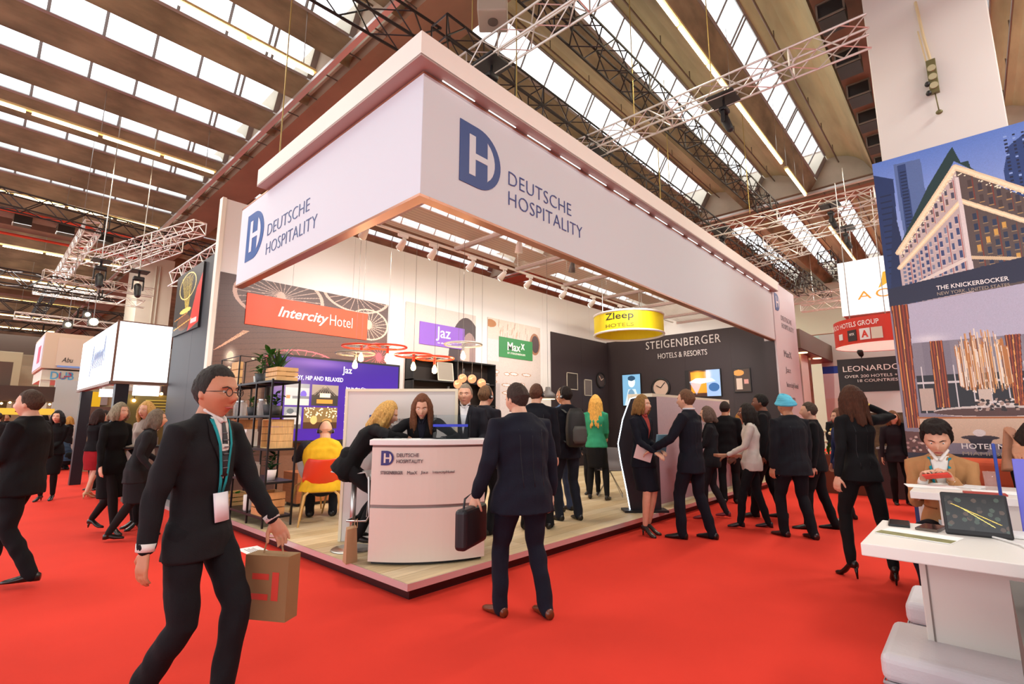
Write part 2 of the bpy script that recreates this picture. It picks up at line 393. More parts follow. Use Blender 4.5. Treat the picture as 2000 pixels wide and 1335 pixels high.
# ---------------------------------------------------------------- trusses
def truss(p, q, w, m, label, name='lighting_truss', step=None, hang=False):
    p = Vector(p); q = Vector(q); L = (q - p).length; d = (q - p).normalized()
    side = d.cross(Vector((0, 0, 1))).normalized(); up = side.cross(d)
    M = Matrix((d, side, up)).transposed().to_4x4(); M.translation = p
    t = thing(name, label, 'truss'); t.matrix_world = M
    h = w / 2; r = max(.012, w * .055); c = G().cyl((0, 0, 0), (L, 0, 0), r, 6).mesh('chord', m)
    for a, b in ((-h, 0), (h, 0), (-h, -w), (h, -w)): wrap(c, 'chord', t, (0, a, b))
    step = step or w * 1.0; n = max(2, int(L / step)); g = G(); br = r * .6
    for k in range(n):
        x0, x1 = L * k / n, L * (k + 1) / n; s = (k % 2)
        z0, z1 = (0, -w) if s else (-w, 0)
        for y in (-h, h): g.limb([(x0, y, z0), (x1, y, z1)], br, 4, round_=False)
        y0, y1 = (-h, h) if s else (h, -h)
        for z in (0, -w): g.limb([(x0, y0, z), (x1, y1, z)], br, 4, round_=False)
    for k in range(0, n + 1, 6):
        x = L * k / n
        for (a, b) in (((-h, 0), (h, 0)), ((-h, -w), (h, -w)), ((-h, 0), (-h, -w)), ((h, 0), (h, -w))): g.limb([(x, a[0], a[1]), (x, b[0], b[1])], br * 1.3, 4, round_=False)
    tag(g.obj('lacing', m, t), kind='stuff')
    if hang:
        hz = 9.95 - p.z; hc = G().cyl((0, h, 0), (0, h, hz), .007, 4).mesh('hoist_cable', STEEL)
        for q in (.15, .85): wrap(hc, 'hoist_cable', t, (L * q, 0, 0))
    return t
truss((1.82, 3.2, 6.6), (1.95, -3.0, 6.6), .3, ALU, 'white truss nearest the camera, crossing above the stand roof corner')
truss((4.77, 1.6, 6.6), (4.9, -2.95, 6.6), .3, ALU, 'long white truss crossing the upper right with a black camera under it')
truss((10.2, 1.45, 6.45), (10.43, -3.6, 6.45), .3, ALU, 'white truss running to the top left edge of the big hotel picture')
truss((12.4, .45, 6.6), (12.2, -3.6, 6.6), .3, ALU, 'second white truss behind the one meeting the hotel picture')
truss((14.1, 1.6, 6.6), (13.7, -.4, 6.6), .28, ALU, 'short white truss above the far end of the stand roof')
truss((20.5, 1.8, 6.6), (20.4, -1.6, 6.6), .3, ALU, 'small white truss beside the hanging white sign, upper one')
truss((22.5, 1.8, 6.6), (22.4, -1.8, 6.6), .3, ALU, 'small white truss beside the hanging white sign, lower one', hang=True)
truss((1.3, 1.45, 6.9), (20.5, 1.25, 6.9), .34, BLKTRUSS, 'black truss running along behind the top edge of the stand roof')
truss((.8, .75, 8.0), (13.6, .5, 8.0), .4, BLKTRUSS, 'upper black truss crossing the skylights at right')
truss((-.6, 2.45, 7.5), (1.85, 2.3, 7.5), .42, BLKTRUSS, 'black truss end at the top centre above the stand corner')
truss((-3, 13.4, 7.0), (2.5, 14.2, 7.0), .4, BLKTRUSS, 'long black truss under the last skylights at left')
truss((-2.6, 20.7, 6.6), (1.0, 20.95, 6.6), .5, BLKTRUSS, 'black truss at left between two fluorescent rows')
truss((-2.6, 26.9, 6.6), (2.55, 26.7, 6.6), .5, BLKTRUSS, 'black truss at left above the spotlit sign tower')
truss((-3.2, 33, 6.6), (2.8, 33, 6.6), .5, BLKTRUSS, 'farthest black truss at the left edge')
truss((14.2, 1.3, 7.4), (24, 1.0, 7.4), .34, BLKTRUSS, 'black truss beyond the arched end wall')
truss((17.5, -.1, 7.4), (26, -.2, 7.4), .4, BLKTRUSS, 'dark truss leading toward the hanging white sign')
truss((1.08, 11.0, 6.6), (-.46, 16.7, 6.6), .32, ALU, 'white truss slanting below the girder at left, longer one')
truss((1.05, 13.0, 6.6), (.34, 16.8, 6.6), .32, ALU, 'white truss slanting below the girder at left, shorter one')
truss((-.68, 14.4, 7.03), (-.66, 22.4, 7.03), .36, ALU, 'steep white truss running away at left')
truss((-.66, 22.5, 7.03), (-.60, 32.6, 7.03), .38, BLKTRUSS, 'dark truss continuing the steep white one at left')
truss((-1.28, 19.3, 6.5), (1.9, 19.6, 6.5), .3, ALU, 'white truss crossing behind the steep dark one, upper')
truss((-1.3, 22.8, 6.6), (2.2, 22.6, 6.6), .3, ALU, 'white truss crossing behind the steep dark one, middle')
truss((-1.6, 26, 6.0), (2.2, 26, 6.0), .3, ALU, 'white truss crossing behind the steep dark one, lowest')
truss((.36, 6.3, 4.6), (.28, 9.1, 4.6), .3, ALU, 'white truss on top of the black picture wall', hang=False)
# chains and hoists
for k, (x, y, z0, z1) in enumerate(((1.78, 1.3, 6.9, 9.0), (5.0, .5, 6.6, 9.4), (4.8, -.95, 2.0 + 4.6, 9.4), (7.9, 1.2, 6.9, 9.5), (10.3, .2, 6.6, 9.5), (0.1, 3.5, 4.8, 9.2), (1.9, .55, 4.9, 9.4), (5.9, .5, 4.9, 6.6))):
    tag(G().cyl((x, y, z0), (x, y, z1), .009, 5).obj('hoist_chain', mat('brass_chain', '#a99250', .5, .5)), 'thin yellowish hoist chain hanging from the concrete roof', 'chain', 'hoist chains above the stand')
def moving_light(name, loc, label, m=BLACK, s=1.0, tilt=20, up=0):
    t = thing(name, label, 'stage light', loc)
    if up: G().cyl((0, 0, .1), (0, 0, up), .012, 5).obj('hoist_cable', STEEL, t)
    bev(G().box((-.14 * s, -.1 * s, -.12 * s), (.14 * s, .1 * s, 0)).obj('base', m, t), .02)
    g = G(); g.box((-.15 * s, -.04 * s, -.42 * s), (-.12 * s, .04 * s, -.1 * s)); g.box((.12 * s, -.04 * s, -.42 * s), (.15 * s, .04 * s, -.1 * s)); g.box((-.15 * s, -.04 * s, -.13 * s), (.15 * s, .04 * s, -.1 * s)); g.obj('yoke', m, t)
    g = G(); a = RAD(tilt); g.limb([(0, 0, -.3 * s), (.0, -.3 * s * math.sin(a), -.3 * s - .32 * s * math.cos(a))], [.1 * s, .085 * s], 12); g.obj('head', m, t, True)
    g = G(); g.cyl((0, 0, 0), (0, 0, .14), .03 * s, 6); g.box((-.2, -.2, .13), (.2, .2, .155)); g.obj('clamp', m, t)
moving_light('moving_head_light', (4.83, -1.1, 6.16), 'black moving head light hanging under the long white truss at upper right', s=.62)
moving_light('moving_head_light', (1.88, 1.0, 6.16), 'black moving head light hanging under the nearest white truss', s=.62)
moving_light('moving_head_light', (4.78, 1.25, 6.16), 'black moving head light at the stand end of the long white truss', s=.62)
moving_light('moving_head_light', (10.25, .9, 6.16), 'black moving head light near the far end of the stand roof', s=.62)
moving_light('moving_head_light', (10.4, -1.5, 6.16), 'black moving head light under the truss beside the hotel picture', s=.62)
moving_light('moving_head_light', (12.2, -1.5, 6.16), 'small black moving head light before the rightmost skylight', s=.62)
moving_light('moving_head_light', (-.62, 12.5, 5.3), 'black stage light above the glowing white sign, left one', s=.85, up=4.6)
moving_light('moving_head_light', (.18, 12.5, 5.2), 'black stage light above the glowing white sign, right one', s=.85, up=4.7)
sp = thing('ceiling_speaker', 'pale square loudspeaker hanging at the top centre', 'speaker', (1.72, .82, 6.95), rz=RAD(42))
bev(G().box((-.2, -.2, -.18), (.2, .2, .18)).obj('cabinet', mat('speaker_grey', '#a39a8c', .6), sp), .02)
G().cyl((0, 0, -.19), (0, 0, -.18), .07, 20).obj('cone', mat('speaker_cone', '#5a524a', .6), sp)
G().cyl((0, 0, .18), (0, 0, 1.6), .008, 4).obj('cable', STEEL, sp)
# left building column
lc = thing('trim_1', 'white building column at left under the girder', kind='structure')
G().box((2.15, 24, 0), (3.45, 26.5, 9.0)).obj('column_shaft', mat('column_white', '#c9bfae', .7), lc)
g = G(); g.cyl((2.75, 23.97, 0), (2.75, 23.97, 8.6), .03, 6); g.cyl((2.9, 23.97, 0), (2.9, 23.97, 8.6), .03, 6); g.obj('drain_pipe', mat('pipe_cream', '#b8ad9c', .6), lc)
# white tower behind the hotel picture with its dead spotlight cluster
wt = thing('banner_tower', 'tall plain white fabric tower behind the hotel picture', 'tower', (7.0, -3.5, 0))
bev(G().box((0, -.72, 2.5), (1.2, .73, 8.9)).obj('fabric_skin', mat('tower_white', '#d9d5d1', .75), wt), .015)
G().box((.1, -.6, 0), (1.1, .6, 2.5)).obj('tower_foot', WHITEM, wt)
cl = thing('spotlight_cluster', 'small greenish cluster of round spotlights on a cable against the white tower', 'lights', (6.93, -3.44, 6.6)); cl.scale = (.72, .72, .72)
OL = mat('olive_fixture', '#6f6a45', .5, .4)
g = G(); g.limb([(0, 0, 1.9), (0, -.05, 1.0), (0, -.1, .45)], .03, 6); g.limb([(0, .03, 1.2), (0, -.03, .45)], .015, 5); g.obj('cable', mat('cream_cable', '#cbbb94', .6), cl)
bev(G().box((-.06, -.18, -.35), (.04, -.02, .42)).obj('fixture_body', OL, cl), .01)
for k, z in enumerate((.2, 0, -.2)): G().cyl((-.1, -.1, z), (-.06, -.1, z), .07, 14).obj('lens', mat('dusty_lens', '#b3ad8c', .3), cl)
for z in (-.12, -.33): G().ball((-.06, .0, z), (.05, .05, .06)).obj('small_spot', BLACK, cl, True)
g = G(); g.cyl((0, -.1, -.35), (0, -.12, -.75), .012, 5); g.ball((-.02, -.12, -.8), (.04, .06, .05)); g.obj('hook', OL, cl, True)
# ================================================================ MAIN STAND (platform, walls, fascia)
BLUE = mat('logo_blue', '#17387f', .5); NAVY = mat('lettering_navy', '#2b3f86', .5); LBLUE = mat('logo_blue_daylit', '#2a5aa0', .5)
st = thing('stage_platform', 'low stand platform with pale oak floor boards and aluminium edge', 'platform')
G().box((.06, .06, 0), (11.56, 5.24, .09)).obj('plinth', mat('dark_plinth', '#2c0d10', .35), st)
G().box((0, 0, .09), (11.58, 5.26, .126)).obj('deck', mat('deck_edge', '#c9c2c4', .35, .3), st)
g = G(); g.box((-.004, -.004, .088), (11.58, 0.0, .142)); g.box((-.004, 0, .088), (0.0, 5.26, .142)); g.obj('edge_trim', mat('edge_alu', '#d8d4d6', .3, .6), st)
oaks = [mat('oak_%d' % k, c, .5, var=.12, scale=3, stretch=(.5, 9, 9), bump=.1, bscale=40) for k, c in enumerate(('#c9b48f', '#c2ab84', '#d0bc99'))]
bw = .2; row = 0; y = .01
PL = {}
while y < 5.05:
    x = .01 - (row % 3) * .8
    while x < 11.55:
        a, b = max(.01, x), min(11.58, x + 2.4)
        if b - a > .1:
            kk = (round(b - a, 2), (row * 3 + int(x + 9)) % 3)
            if kk not in PL: PL[kk] = G().box((.0015, .0015, 0), (b - a - .0015, bw - .003, .013)).mesh('plank', oaks[kk[1]])
            wrap(PL[kk], 'plank', st, (a, y, .126))
        x += 2.4
    y += bw; row += 1
WPANEL = mat('stand_wall_white', '#e6e1df', .75)
bw_ = thing('wall_back_of_stand', 'tall white panelled back wall of the stand', kind='structure')
for k in range(10):
    a, b = k * 1.18, min(11.62, (k + 1) * 1.18)
    G().box((a + .002, 5.3, 0), (b - .002, 5.38, 5.05)).obj('wall_panel', WPANEL, bw_)
G().box((-.06, 5.28, 0), (0, 5.42, 5.06)).obj('end_post', mat('cream_edge', '#efe9db', .5), bw_)
rw = thing('wall_right_of_stand', 'right wall of the stand, dark brown below and white above', kind='structure')
DKW = mat('dark_brown_wall', '#33272a', .55)
for k in range(4):
    G().box((11.6, .02 + k * 1.32, 0), (11.68, .018 + (k + 1) * 1.32, 4.0)).obj('dark_panel', DKW, rw)
G().box((11.61, .02, 4.0), (11.68, 5.3, 5.05)).obj('wall_panel', WPANEL, rw)
bk = thing('dark_wall_panel', 'dark brown panel on the white back wall in the far corner', 'panel', (8.6, 5.29, .14))
G().box((0, -.02, 0), (1.49, .008, 3.83)).obj('board', DKW, bk); G().box((1.495, -.02, 0), (2.98, .008, 3.83)).obj('board', DKW, bk)
# fascia
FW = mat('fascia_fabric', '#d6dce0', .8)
ff = thing('hanging_fascia', 'large white fascia frame with the blue logo around the stand', 'sign', (0, 0, 3.41))
G().box((0, 0, 0), (.06, 4.5, 1.19)).obj('left_banner', mat('fascia_fabric_daylit', '#d9e2ec', .8), ff)  # left face paler and bluer: daylight put into the fabric colour
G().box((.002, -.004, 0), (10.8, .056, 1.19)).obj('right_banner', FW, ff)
ALB = mat('bronze_profile', '#a8745c', .35, .5)
g = G(); g.box((-.012, -.01, -.025), (.10, 4.5, 0)); g.box((.1, -.012, -.025), (10.8, .10, 0)); g.obj('bottom_profile', ALB, ff)
g = G(); g.box((-.004, 0, 1.19), (.1, 4.5, 1.21)); g.box((0, -.006, 1.19), (10.8, .1, 1.21)); g.obj('top_profile', ALB, ff)
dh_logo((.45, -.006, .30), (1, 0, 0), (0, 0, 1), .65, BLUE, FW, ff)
text('DEUTSCHE', (1.15, -.006, .51), (1, 0, 0), (0, 0, 1), 1.14, .155, NAVY, ff, bold=-.018, spacing=1.05)
text('HOSPITALITY', (1.15, -.006, .28), (1, 0, 0), (0, 0, 1), 1.37, .155, NAVY, ff, bold=-.018, spacing=1.05)
dh_logo((0, 4.20, .29), (0, -1, 0), (0, 0, 1), .71, LBLUE, mat('fascia_fabric_daylit'), ff)  # logo and lettering lightened on this face too, daylight in their colour
text('DEUTSCHE', (0, 3.43, .50), (0, -1, 0), (0, 0, 1), 1.24, .165, mat('lettering_navy_daylit', '#4a6496', .5), ff, bold=-.018)
text('HOSPITALITY', (0, 3.43, .23), (0, -1, 0), (0, 0, 1), 1.46, .165, mat('lettering_navy_daylit'), ff, bold=-.018)
cr = thing('canopy_roof_ring', 'white roof slab with bright edge above the fascia', 'canopy', (0, 0, 4.62))
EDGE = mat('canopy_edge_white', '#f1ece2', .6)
G().box((-.13, -.13, .04), (.02, 3.6, .27)).obj('left_edge', EDGE, cr)
G().box((.02, -.13, .04), (10.95, .02, .27)).obj('right_edge', EDGE, cr)
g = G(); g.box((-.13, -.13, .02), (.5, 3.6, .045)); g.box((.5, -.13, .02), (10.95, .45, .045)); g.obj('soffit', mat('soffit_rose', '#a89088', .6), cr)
STL = mat('slim_lamp_lit', '#ffffff', .4, emit='#ffffff', es=2.2)
x = .2; k = 0
while x < 10.5:
    t = thing('slim_strip_light', 'slim lit strip lamp along the top edge of the right fascia', 'lamp', (x, -.03, 4.617), group='slim strip lamps along the fascia top')
    G().box((0, -.004, -.004), (.42, .004, .004)).obj('tube', STL, t); x += .62
# stretched mesh ceiling + bars
MESHC = mat('ceiling_gauze', '#f4f0ea', .8)
nt = MESHC.node_tree; b_ = nt.nodes['Principled BSDF']; tr = nt.nodes.new('ShaderNodeBsdfTransparent'); mx = nt.nodes.new('ShaderNodeMixShader')
tc = nt.nodes.new('ShaderNodeTexCoord'); wv = nt.nodes.new('ShaderNodeTexWave'); wv.bands_direction = 'Y'; wv.inputs['Scale'].default_value = 4.2
mr = nt.nodes.new('ShaderNodeMapRange'); mr.inputs[3].default_value = .38; mr.inputs[4].default_value = .5
nt.links.new(tc.outputs['Object'], wv.inputs['Vector']); nt.links.new(wv.outputs['Fac'], mr.inputs[0]); nt.links.new(mr.outputs[0], mx.inputs[0])
nt.links.new(tr.outputs[0], mx.inputs[1]); nt.links.new(b_.outputs[0], mx.inputs[2]); nt.links.new(mx.outputs[0], nt.nodes['Material Output'].inputs[0])
mc = thing('gauze_ceiling', 'see-through stretched gauze ceiling on rose bars under the fascia', 'ceiling panels', (0, 0, 4.3))
bars = [.1] + [1.29 + 1.54 * k for k in range(7)] + [11.5]
for k in range(len(bars) - 1):
    g = G(); g.add([(bars[k] + .04, .1, .03), (bars[k + 1] - .04, .1, .03), (bars[k + 1] - .04, 2.74, .03), (bars[k] + .04, 2.74, .03)], [(0, 1, 2, 3)])
    g.obj('gauze_panel', MESHC, mc)
for b in bars: G().box((b - .03, .08, -.02), (b + .03, 2.8, .05)).obj('cross_bar', mat('rose_bar', '#a98f88', .4, .3), mc)
for b in bars: G().cyl((b, .5, .05), (b, .5, .36), .01, 5).obj('suspension_rod', STEEL, mc)
tk = thing('lighting_track', 'long white lighting track above the stand', 'track', (0, 2.78, 4.3))
G().box((.9, -.02, -.03), (11.2, .02, 0)).obj('rail', mat('white_track', '#e9e4de', .5), tk)
g = G()
for x in np.arange(1.2, 11, 1.6): g.cyl((x, 0, 0), (x, 0, .9), .006, 4)
tag(g.obj('wire', STEEL, tk), kind='stuff')
SPOTW = mat('white_spot_body', '#efece8', .4); LENS = mat('lit_lens', '#fff4dc', .4, emit='#fff0d0', es=25)
def spot_head(loc, target, label, e=60, lit=True, m=SPOTW, group=None):
    t = thing('track_spotlight', label, 'spotlight', loc, group=group)
    bev(G().box((-.09, -.02, -.05), (.09, .02, 0)).obj('adapter', m, t), .006)
    d = (Vector(target) - Vector(loc)); d.z = min(d.z, -.6 * d.xy.length); d.normalize()
    c = Vector((0, 0, -.14)); a = c - d * .07; b = c + d * .12
    G().cyl((0, 0, -.05), (0, 0, -.12), .012, 6).obj('stem', m, t)
    G().limb([a, a + d * .05, b], [.03, .045, .062], 14, round_=False).obj('housing', m, t, True)
    if lit:
        G().cyl(b, b + d * .006, .054, 14).obj('lens', LENS, t)
        lamp('spot_beam', 'SPOT', b + d * .03, e, (1, .965, .92), .04, spot=105, blend=.9, rot=d.to_track_quat('-Z', 'Y').to_euler(), parent=t)
SX = [(1.1, 4.8), (1.75, 4.9), (2.35, 5), (3.2, 5), (4.0, 5), (4.75, 5), (5.9, 5), (7.0, 5), (8.2, 5)]
for k, (x, y) in enumerate(SX):
    spot_head((x, 2.78, 4.27), (x + .25, 5.3, 3.2), 'small white spotlight on the track above the stand, %s from the left' % ('first second third fourth fifth sixth seventh eighth ninth'.split()[k]), 88)
for k, (x, y, tx, ty) in enumerate(((.55, .5, .9, 2.2), (2.0, .35, 2.4, 3), (3.55, .35, 4, 3), (5.1, .4, 6, 3), (7.2, .8, 11.5, 2.5), (9.3, .8, 11.6, 3.4))):
    spot_head((x, y, 4.27), (tx, ty, 1.5), 'white spotlight behind the right fascia, %s from the left' % ('first second third fourth fifth sixth'.split()[k]), 170)
spot_head((3.0, 1.49, 4.25), (3.2, 2.0, 1.5), 'unlit spotlight hanging from the gauze ceiling bar', lit=False)
spot_head((4.4, 1.49, 4.25), (4.6, 2.0, 1.5), 'unlit dark grey spotlight hanging from the gauze ceiling bar', lit=False, m=mat('grey_spot', '#6d6a68', .4, .4))

# brand tower at the far right corner
tw = thing('brand_tower', 'tall lilac white corner tower with blue logo and a list of hotel names', 'tower', (10.85, 0.005, 0.0))
LIL = mat('tower_lilac', '#d8d0d4', .7)
G().box((0, -.02, .145), (2.1, .25, 4.95)).obj('tower_body', LIL, tw)
G().box((-.02, .0, 3.42), (-.002, .25, 4.95)).obj('side_panel', WPANEL, tw)
dh_logo((.15, -.024, 4.2), (1, 0, 0), (0, 0, 1), .45, BLUE, LIL, tw)
TG = mat('grey_print', '#8d878c', .6)
text('DEUTSCHE', (.6, -.024, 4.0), (1, 0, 0), (0, 0, 1), 1.0, .13, TG, tw, bold=-.01); text('HOSPITALITY', (.6, -.024, 3.8), (1, 0, 0), (0, 0, 1), 1.15, .13, TG, tw, bold=-.01)
for s, z, w in (('MaxX', 3.05, .7), ('Jaz', 2.62, .5), ('IntercityHotel', 2.24, 1.1), ('Zleep', 1.9, .7)): text(s, (.6, -.024, z), (1, 0, 0), (0, 0, 1), w, .17, TG, tw)
G().box((.55, -.024, .9), (1.5, -.02, 1.55)).obj('picture', mat('brown_picture', '#6d4a44', .6), tw)
G().box((-.02, 0.02, .145), (-.002, .25, 3.4)).obj('dark_side', DKW, tw)

# ---- murals on the back wall
YB = 5.292
def mural(name, label, x0, x1, z0, z1, im, y=YB):
    t = thing(name, label, 'picture', ((x0 + x1) / 2, y, z0))
    G().box((-(x1 - x0) / 2, -.012, 0), ((x1 - x0) / 2, .006, z1 - z0)).obj('panel', WHITEM, t)
    im.obj('printed_picture', (-(x1 - x0) / 2, -.014, 0), (1, 0, 0), (0, 0, 1), t); return t
im = Img(320, 370, 3.16, 3.66, '#5a4542')
im.grad('#8a5f4a', '#53403f', 0, 3.66)
for k in range(26): im.line(0, 1.3 + k * .09, 3.16, 1.6 + k * .1, .012, '#4a3836', .5)
for (x, y, rx, ry, c, sp) in ((.98, 3.42, .75, .42, '#c9aa9c', 26), (2.45, 3.75, .7, .36, '#c9aa9c', 22), (2.72, 3.18, .43, .30, '#d3b8a4', 22), (2.98, 2.55, .38, .28, '#d6606a', 18), (1.42, 2.3, .62, .22, '#e0707a', 20), (2.75, 1.75, .6, .3, '#d6505c', 22)):
    for k in range(sp):
        a = 2 * PI * k / sp; a2 = a + .5; im.line(x + .06 * math.cos(a), y + .05 * math.sin(a), x + rx * math.cos(a2), y + ry * math.sin(a2), .012, c, .8)
    im.ring(x, y, rx, ry, .045, c); im.ell(x, y, .07, .09, c)
for (x, y) in ((1.4, 1.98), (2.1, 2.18), (.25, 2.3)): im.ell(x, y, .09, .14, '#fff0e0', 1, True); im.ell(x, y, .05, .09, '#ffe6cc')
for x in (.1, .35, .42, .6, .25): im.ell(x, 2.0 + x * .5, .025, .018, '#ffe9d0')
for k in range(5): im.line(.0 + k * .03, 2.38 + k * .02, .42 + k * .02, 2.75, .008, '#e8b090')
im.rect(1.0, .9, 2.4, 1.95, '#8a6a58'); im.line(1.05, 1.3, 1.05, 2.2, .02, '#33282a'); im.line(1.3, 1.3, 1.3, 2.2, .02, '#33282a'); im.line(1.62, 1.3, 1.62, 2.2, .02, '#33282a'); im.line(2.0, 1.3, 2.0, 2.2, .02, '#33282a'); im.line(1.05, 1.75, 2.4, 1.6, .03, '#33282a')
im.rect(0, 0, 1.1, 1.2, '#5a3d38'); im.noise(.05)
t = mural('hotel_mural', 'big brown mural with bicycle wheel lamps behind an orange name banner', .01, 3.17, .14, 3.80, im)
os_ = thing('orange_name_banner', 'orange banner with white hotel lettering on the brown mural', 'sign', (.43, 5.26, 3.0))
bev(G().box((0, 0, 0), (2.26, .018, .53)).obj('board', mat('orange_board', '#f0502a', .5), os_), .002)
SW = mat('sign_white', '#fffaf5', .5)
text('Intercity', (.52, 0, .15), (1, 0, 0), (0, 0, 1), .92, .24, SW, os_, bold=.016, shear=.3)
text('Hotel', (1.47, 0, .19), (1, 0, 0), (0, 0, 1), .46, .2, SW, os_, bold=-.01)
im = Img(220, 340, 2.05, 3.8, '#cbb4ac'); im.grad('#b79c94', '#d6c4bd', 0, 3.8)
im.ell(1.75, 2.6, .55, 1.1, '#4c3f42'); im.ell(1.85, 2.55, .3, .8, '#9a7f7c'); im.rect(1.62, 2.3, 1.85, 3.0, '#d3b0a0'); im.rect(0, 0, 2.05, 1.6, '#2b2224'); im.ell(1.0, 2.0, .7, .5, '#3a3033')
for k in range(8): im.ell(.8 + k * .14, 1.95 + (k % 3) * .1, .05, .07, '#e5cfc2')
im.noise(.03); mural('hotel_mural', 'beige mural behind a violet name board', 3.6, 5.65, .16, 3.94, im)
vb = thing('violet_name_board', 'violet board with white hotel lettering on the beige mural', 'sign', (3.97, 5.26, 3.08))
G().box((0, 0, 0), (1.3, .018, .5)).obj('board', mat('violet_board', '#8a5cc0', .5), vb)
text('Jaz', (.45, 0, .12), (1, 0, 0), (0, 0, 1), .42, .33, SW, vb, bold=.005); text('in the city', (.5, 0, .05), (1, 0, 0), (0, 0, 1), .4, .05, SW, vb)
im = Img(220, 380, 2.06, 3.84, '#cdbdbd'); im.grad('#c9bcc6', '#d9cabd', 0, 3.84)
for k in range(60):
    x = .35 + random.random() * 1.2; y = 3.2 + random.random() * .5; im.line(x, y, x + .02, y + .15, .02, random.choice(['#c98f6a', '#efe0d0', '#a97a60']), .6)
for k in range(26):
    x = random.random() * 2; y = .8 + random.random() * 1.7; rx = .1 + .12 * random.random()
    im.ell(x, y, rx, .045, '#b78a66'); im.ell(x, y, rx * .8, .03, '#e8dce0')
im.ell(1.82, 3.35, .22, .3, '#a9775a'); im.ell(1.84, 3.35, .16, .24, '#57484a'); im.rect(0, 1.0, .45, 2.2, '#b3a6a6', .6); im.rect(0, 2.75, .4, 3.3, '#d9cfd0'); im.ell(.1, 3.7, .2, .1, '#b07a50')
im.noise(.05); mural('hotel_mural', 'pale mural of hanging lamps behind a green name board', 6.06, 8.12, .16, 4.0, im)
gb = thing('green_name_board', 'green board with white hotel lettering on the pale mural', 'sign', (6.46, 5.26, 3.04))
G().box((0, 0, 0), (1.3, .018, .52)).obj('board', mat('green_board', '#3f8a52', .5), gb)
text('Max', (.3, 0, .19), (1, 0, 0), (0, 0, 1), .5, .22, SW, gb, bold=.014); text('x', (.82, 0, .26), (1, 0, 0), (0, 0, 1), .15, .16, SW, gb, bold=.014)
text('BY STEIGENBERGER', (.3, 0, .1), (1, 0, 0), (0, 0, 1), .7, .05, SW, gb)
# big violet screen
sc = thing('display_screen', 'large violet display screen showing hotel photos', 'screen', (.85, 5.12, 1.05))
bev(G().box((0, 0, 0), (2.55, .12, 1.5)).obj('bezel', BLACK, sc), .01)
im = Img(460, 280, 2.47, 1.42, '#3a1f8f'); im.grad('#43229c', '#2f1a78', 0, 1.42); im.ell(.75, 1.35, .8, .12, '#8a6ab8', .5, True)
def mini(x0, y0, x1, y1, k):
    im.rect(x0, y0, x1, y1, ('#a5abb6', '#5c5048', '#8a9298', '#7a6440')[k])
    w, h = x1 - x0, y1 - y0
    if k == 0: im.rect(x0, y0, x1, y0 + .38 * h, '#c3c1be'); im.ell(x0 + .75 * w, y0 + .5 * h, .13 * w, .18 * h, '#5a49c0'); im.rect(x0 + .05 * w, y0 + .3 * h, x0 + .2 * w, y0 + .45 * h, '#b0704a'); im.rect(x0 + .3 * w, y0 + .3 * h, x1, y0 + .42 * h, '#6a6f7c'); im.rect(x0, y0 + .8 * h, x1, y1, '#7d8694')
    if k == 1:
        im.rect(x0, y0, x1, y1, '#8a8078'); im.poly([(x0 + .05 * w, y0 + .5 * h), (x0 + .5 * w, y1 - .02 * h), (x0 + .95 * w, y0 + .5 * h)], '#2c2a2c'); im.rect(x0, y0, x1, y0 + .5 * h, '#33302e'); im.rect(x0 + .2 * w, y0 + .1 * h, x0 + .8 * w, y0 + .3 * h, '#d98a3c'); im.rect(x0 + .3 * w, y0 + .4 * h, x0 + .7 * w, y0 + .6 * h, '#e8d8c0')
        for q in range(7): im.line(x0 + .5 * w, y1 - .04 * h, x0 + (.1 + .13 * q) * w, y0 + .5 * h, .006, '#a09488')
    if k == 2: im.ell(x0 + .5 * w, y0 + .4 * h, .5 * w, .35 * h, '#b8b8bc'); im.rect(x0, y0, x1, y0 + .2 * h, '#5a5a60'); im.ell(x0 + .35 * w, y0 + .8 * h, .2 * w, .12 * h, '#55606a')
    if k == 3:
        for q in range(60): im.ell(x0 + random.random() * w, y0 + .5 * h + random.random() * .5 * h, .012, .012, '#fff0c8')
        im.rect(x0, y0, x1, y0 + .3 * h, '#4a3020'); im.ell(x0 + .3 * w, y0 + .4 * h, .1 * w, .2 * h, '#d9b070'); im.ell(x0 + .7 * w, y0 + .35 * h, .15 * w, .12 * h, '#b08a50')
mini(.22, .60, .64, .97, 0); mini(.68, .60, 1.18, .97, 1); mini(.22, .2, .52, .57, 2); mini(.56, .2, 1.18, .57, 3)
im.obj('screen_image', (.04, -.004, .04), (1, 0, 0), (0, 0, 1), sc, print_mat('screen_glow', .3, .45))
ST = mat('screen_text', '#ffffff', .5, emit='#ffffff', es=.8)
text('TRENDY, HIP AND RELAXED', (.22, -.006, 1.07), (1, 0, 0), (0, 0, 1), 1.08, .085, ST, sc, depth=.003)
text('Jaz', (1.28, -.006, 1.21), (1, 0, 0), (0, 0, 1), .19, .16, ST, sc, depth=.003)
text('Jaz in the City', (1.36, -.006, .94), (1, 0, 0), (0, 0, 1), .45, .06, ST, sc, depth=.003)
for k in range(5): G().box((1.36, -.005, .2 + k * .15), (1.38, -.004, .22 + k * .15)).obj('bullet', ST, sc)
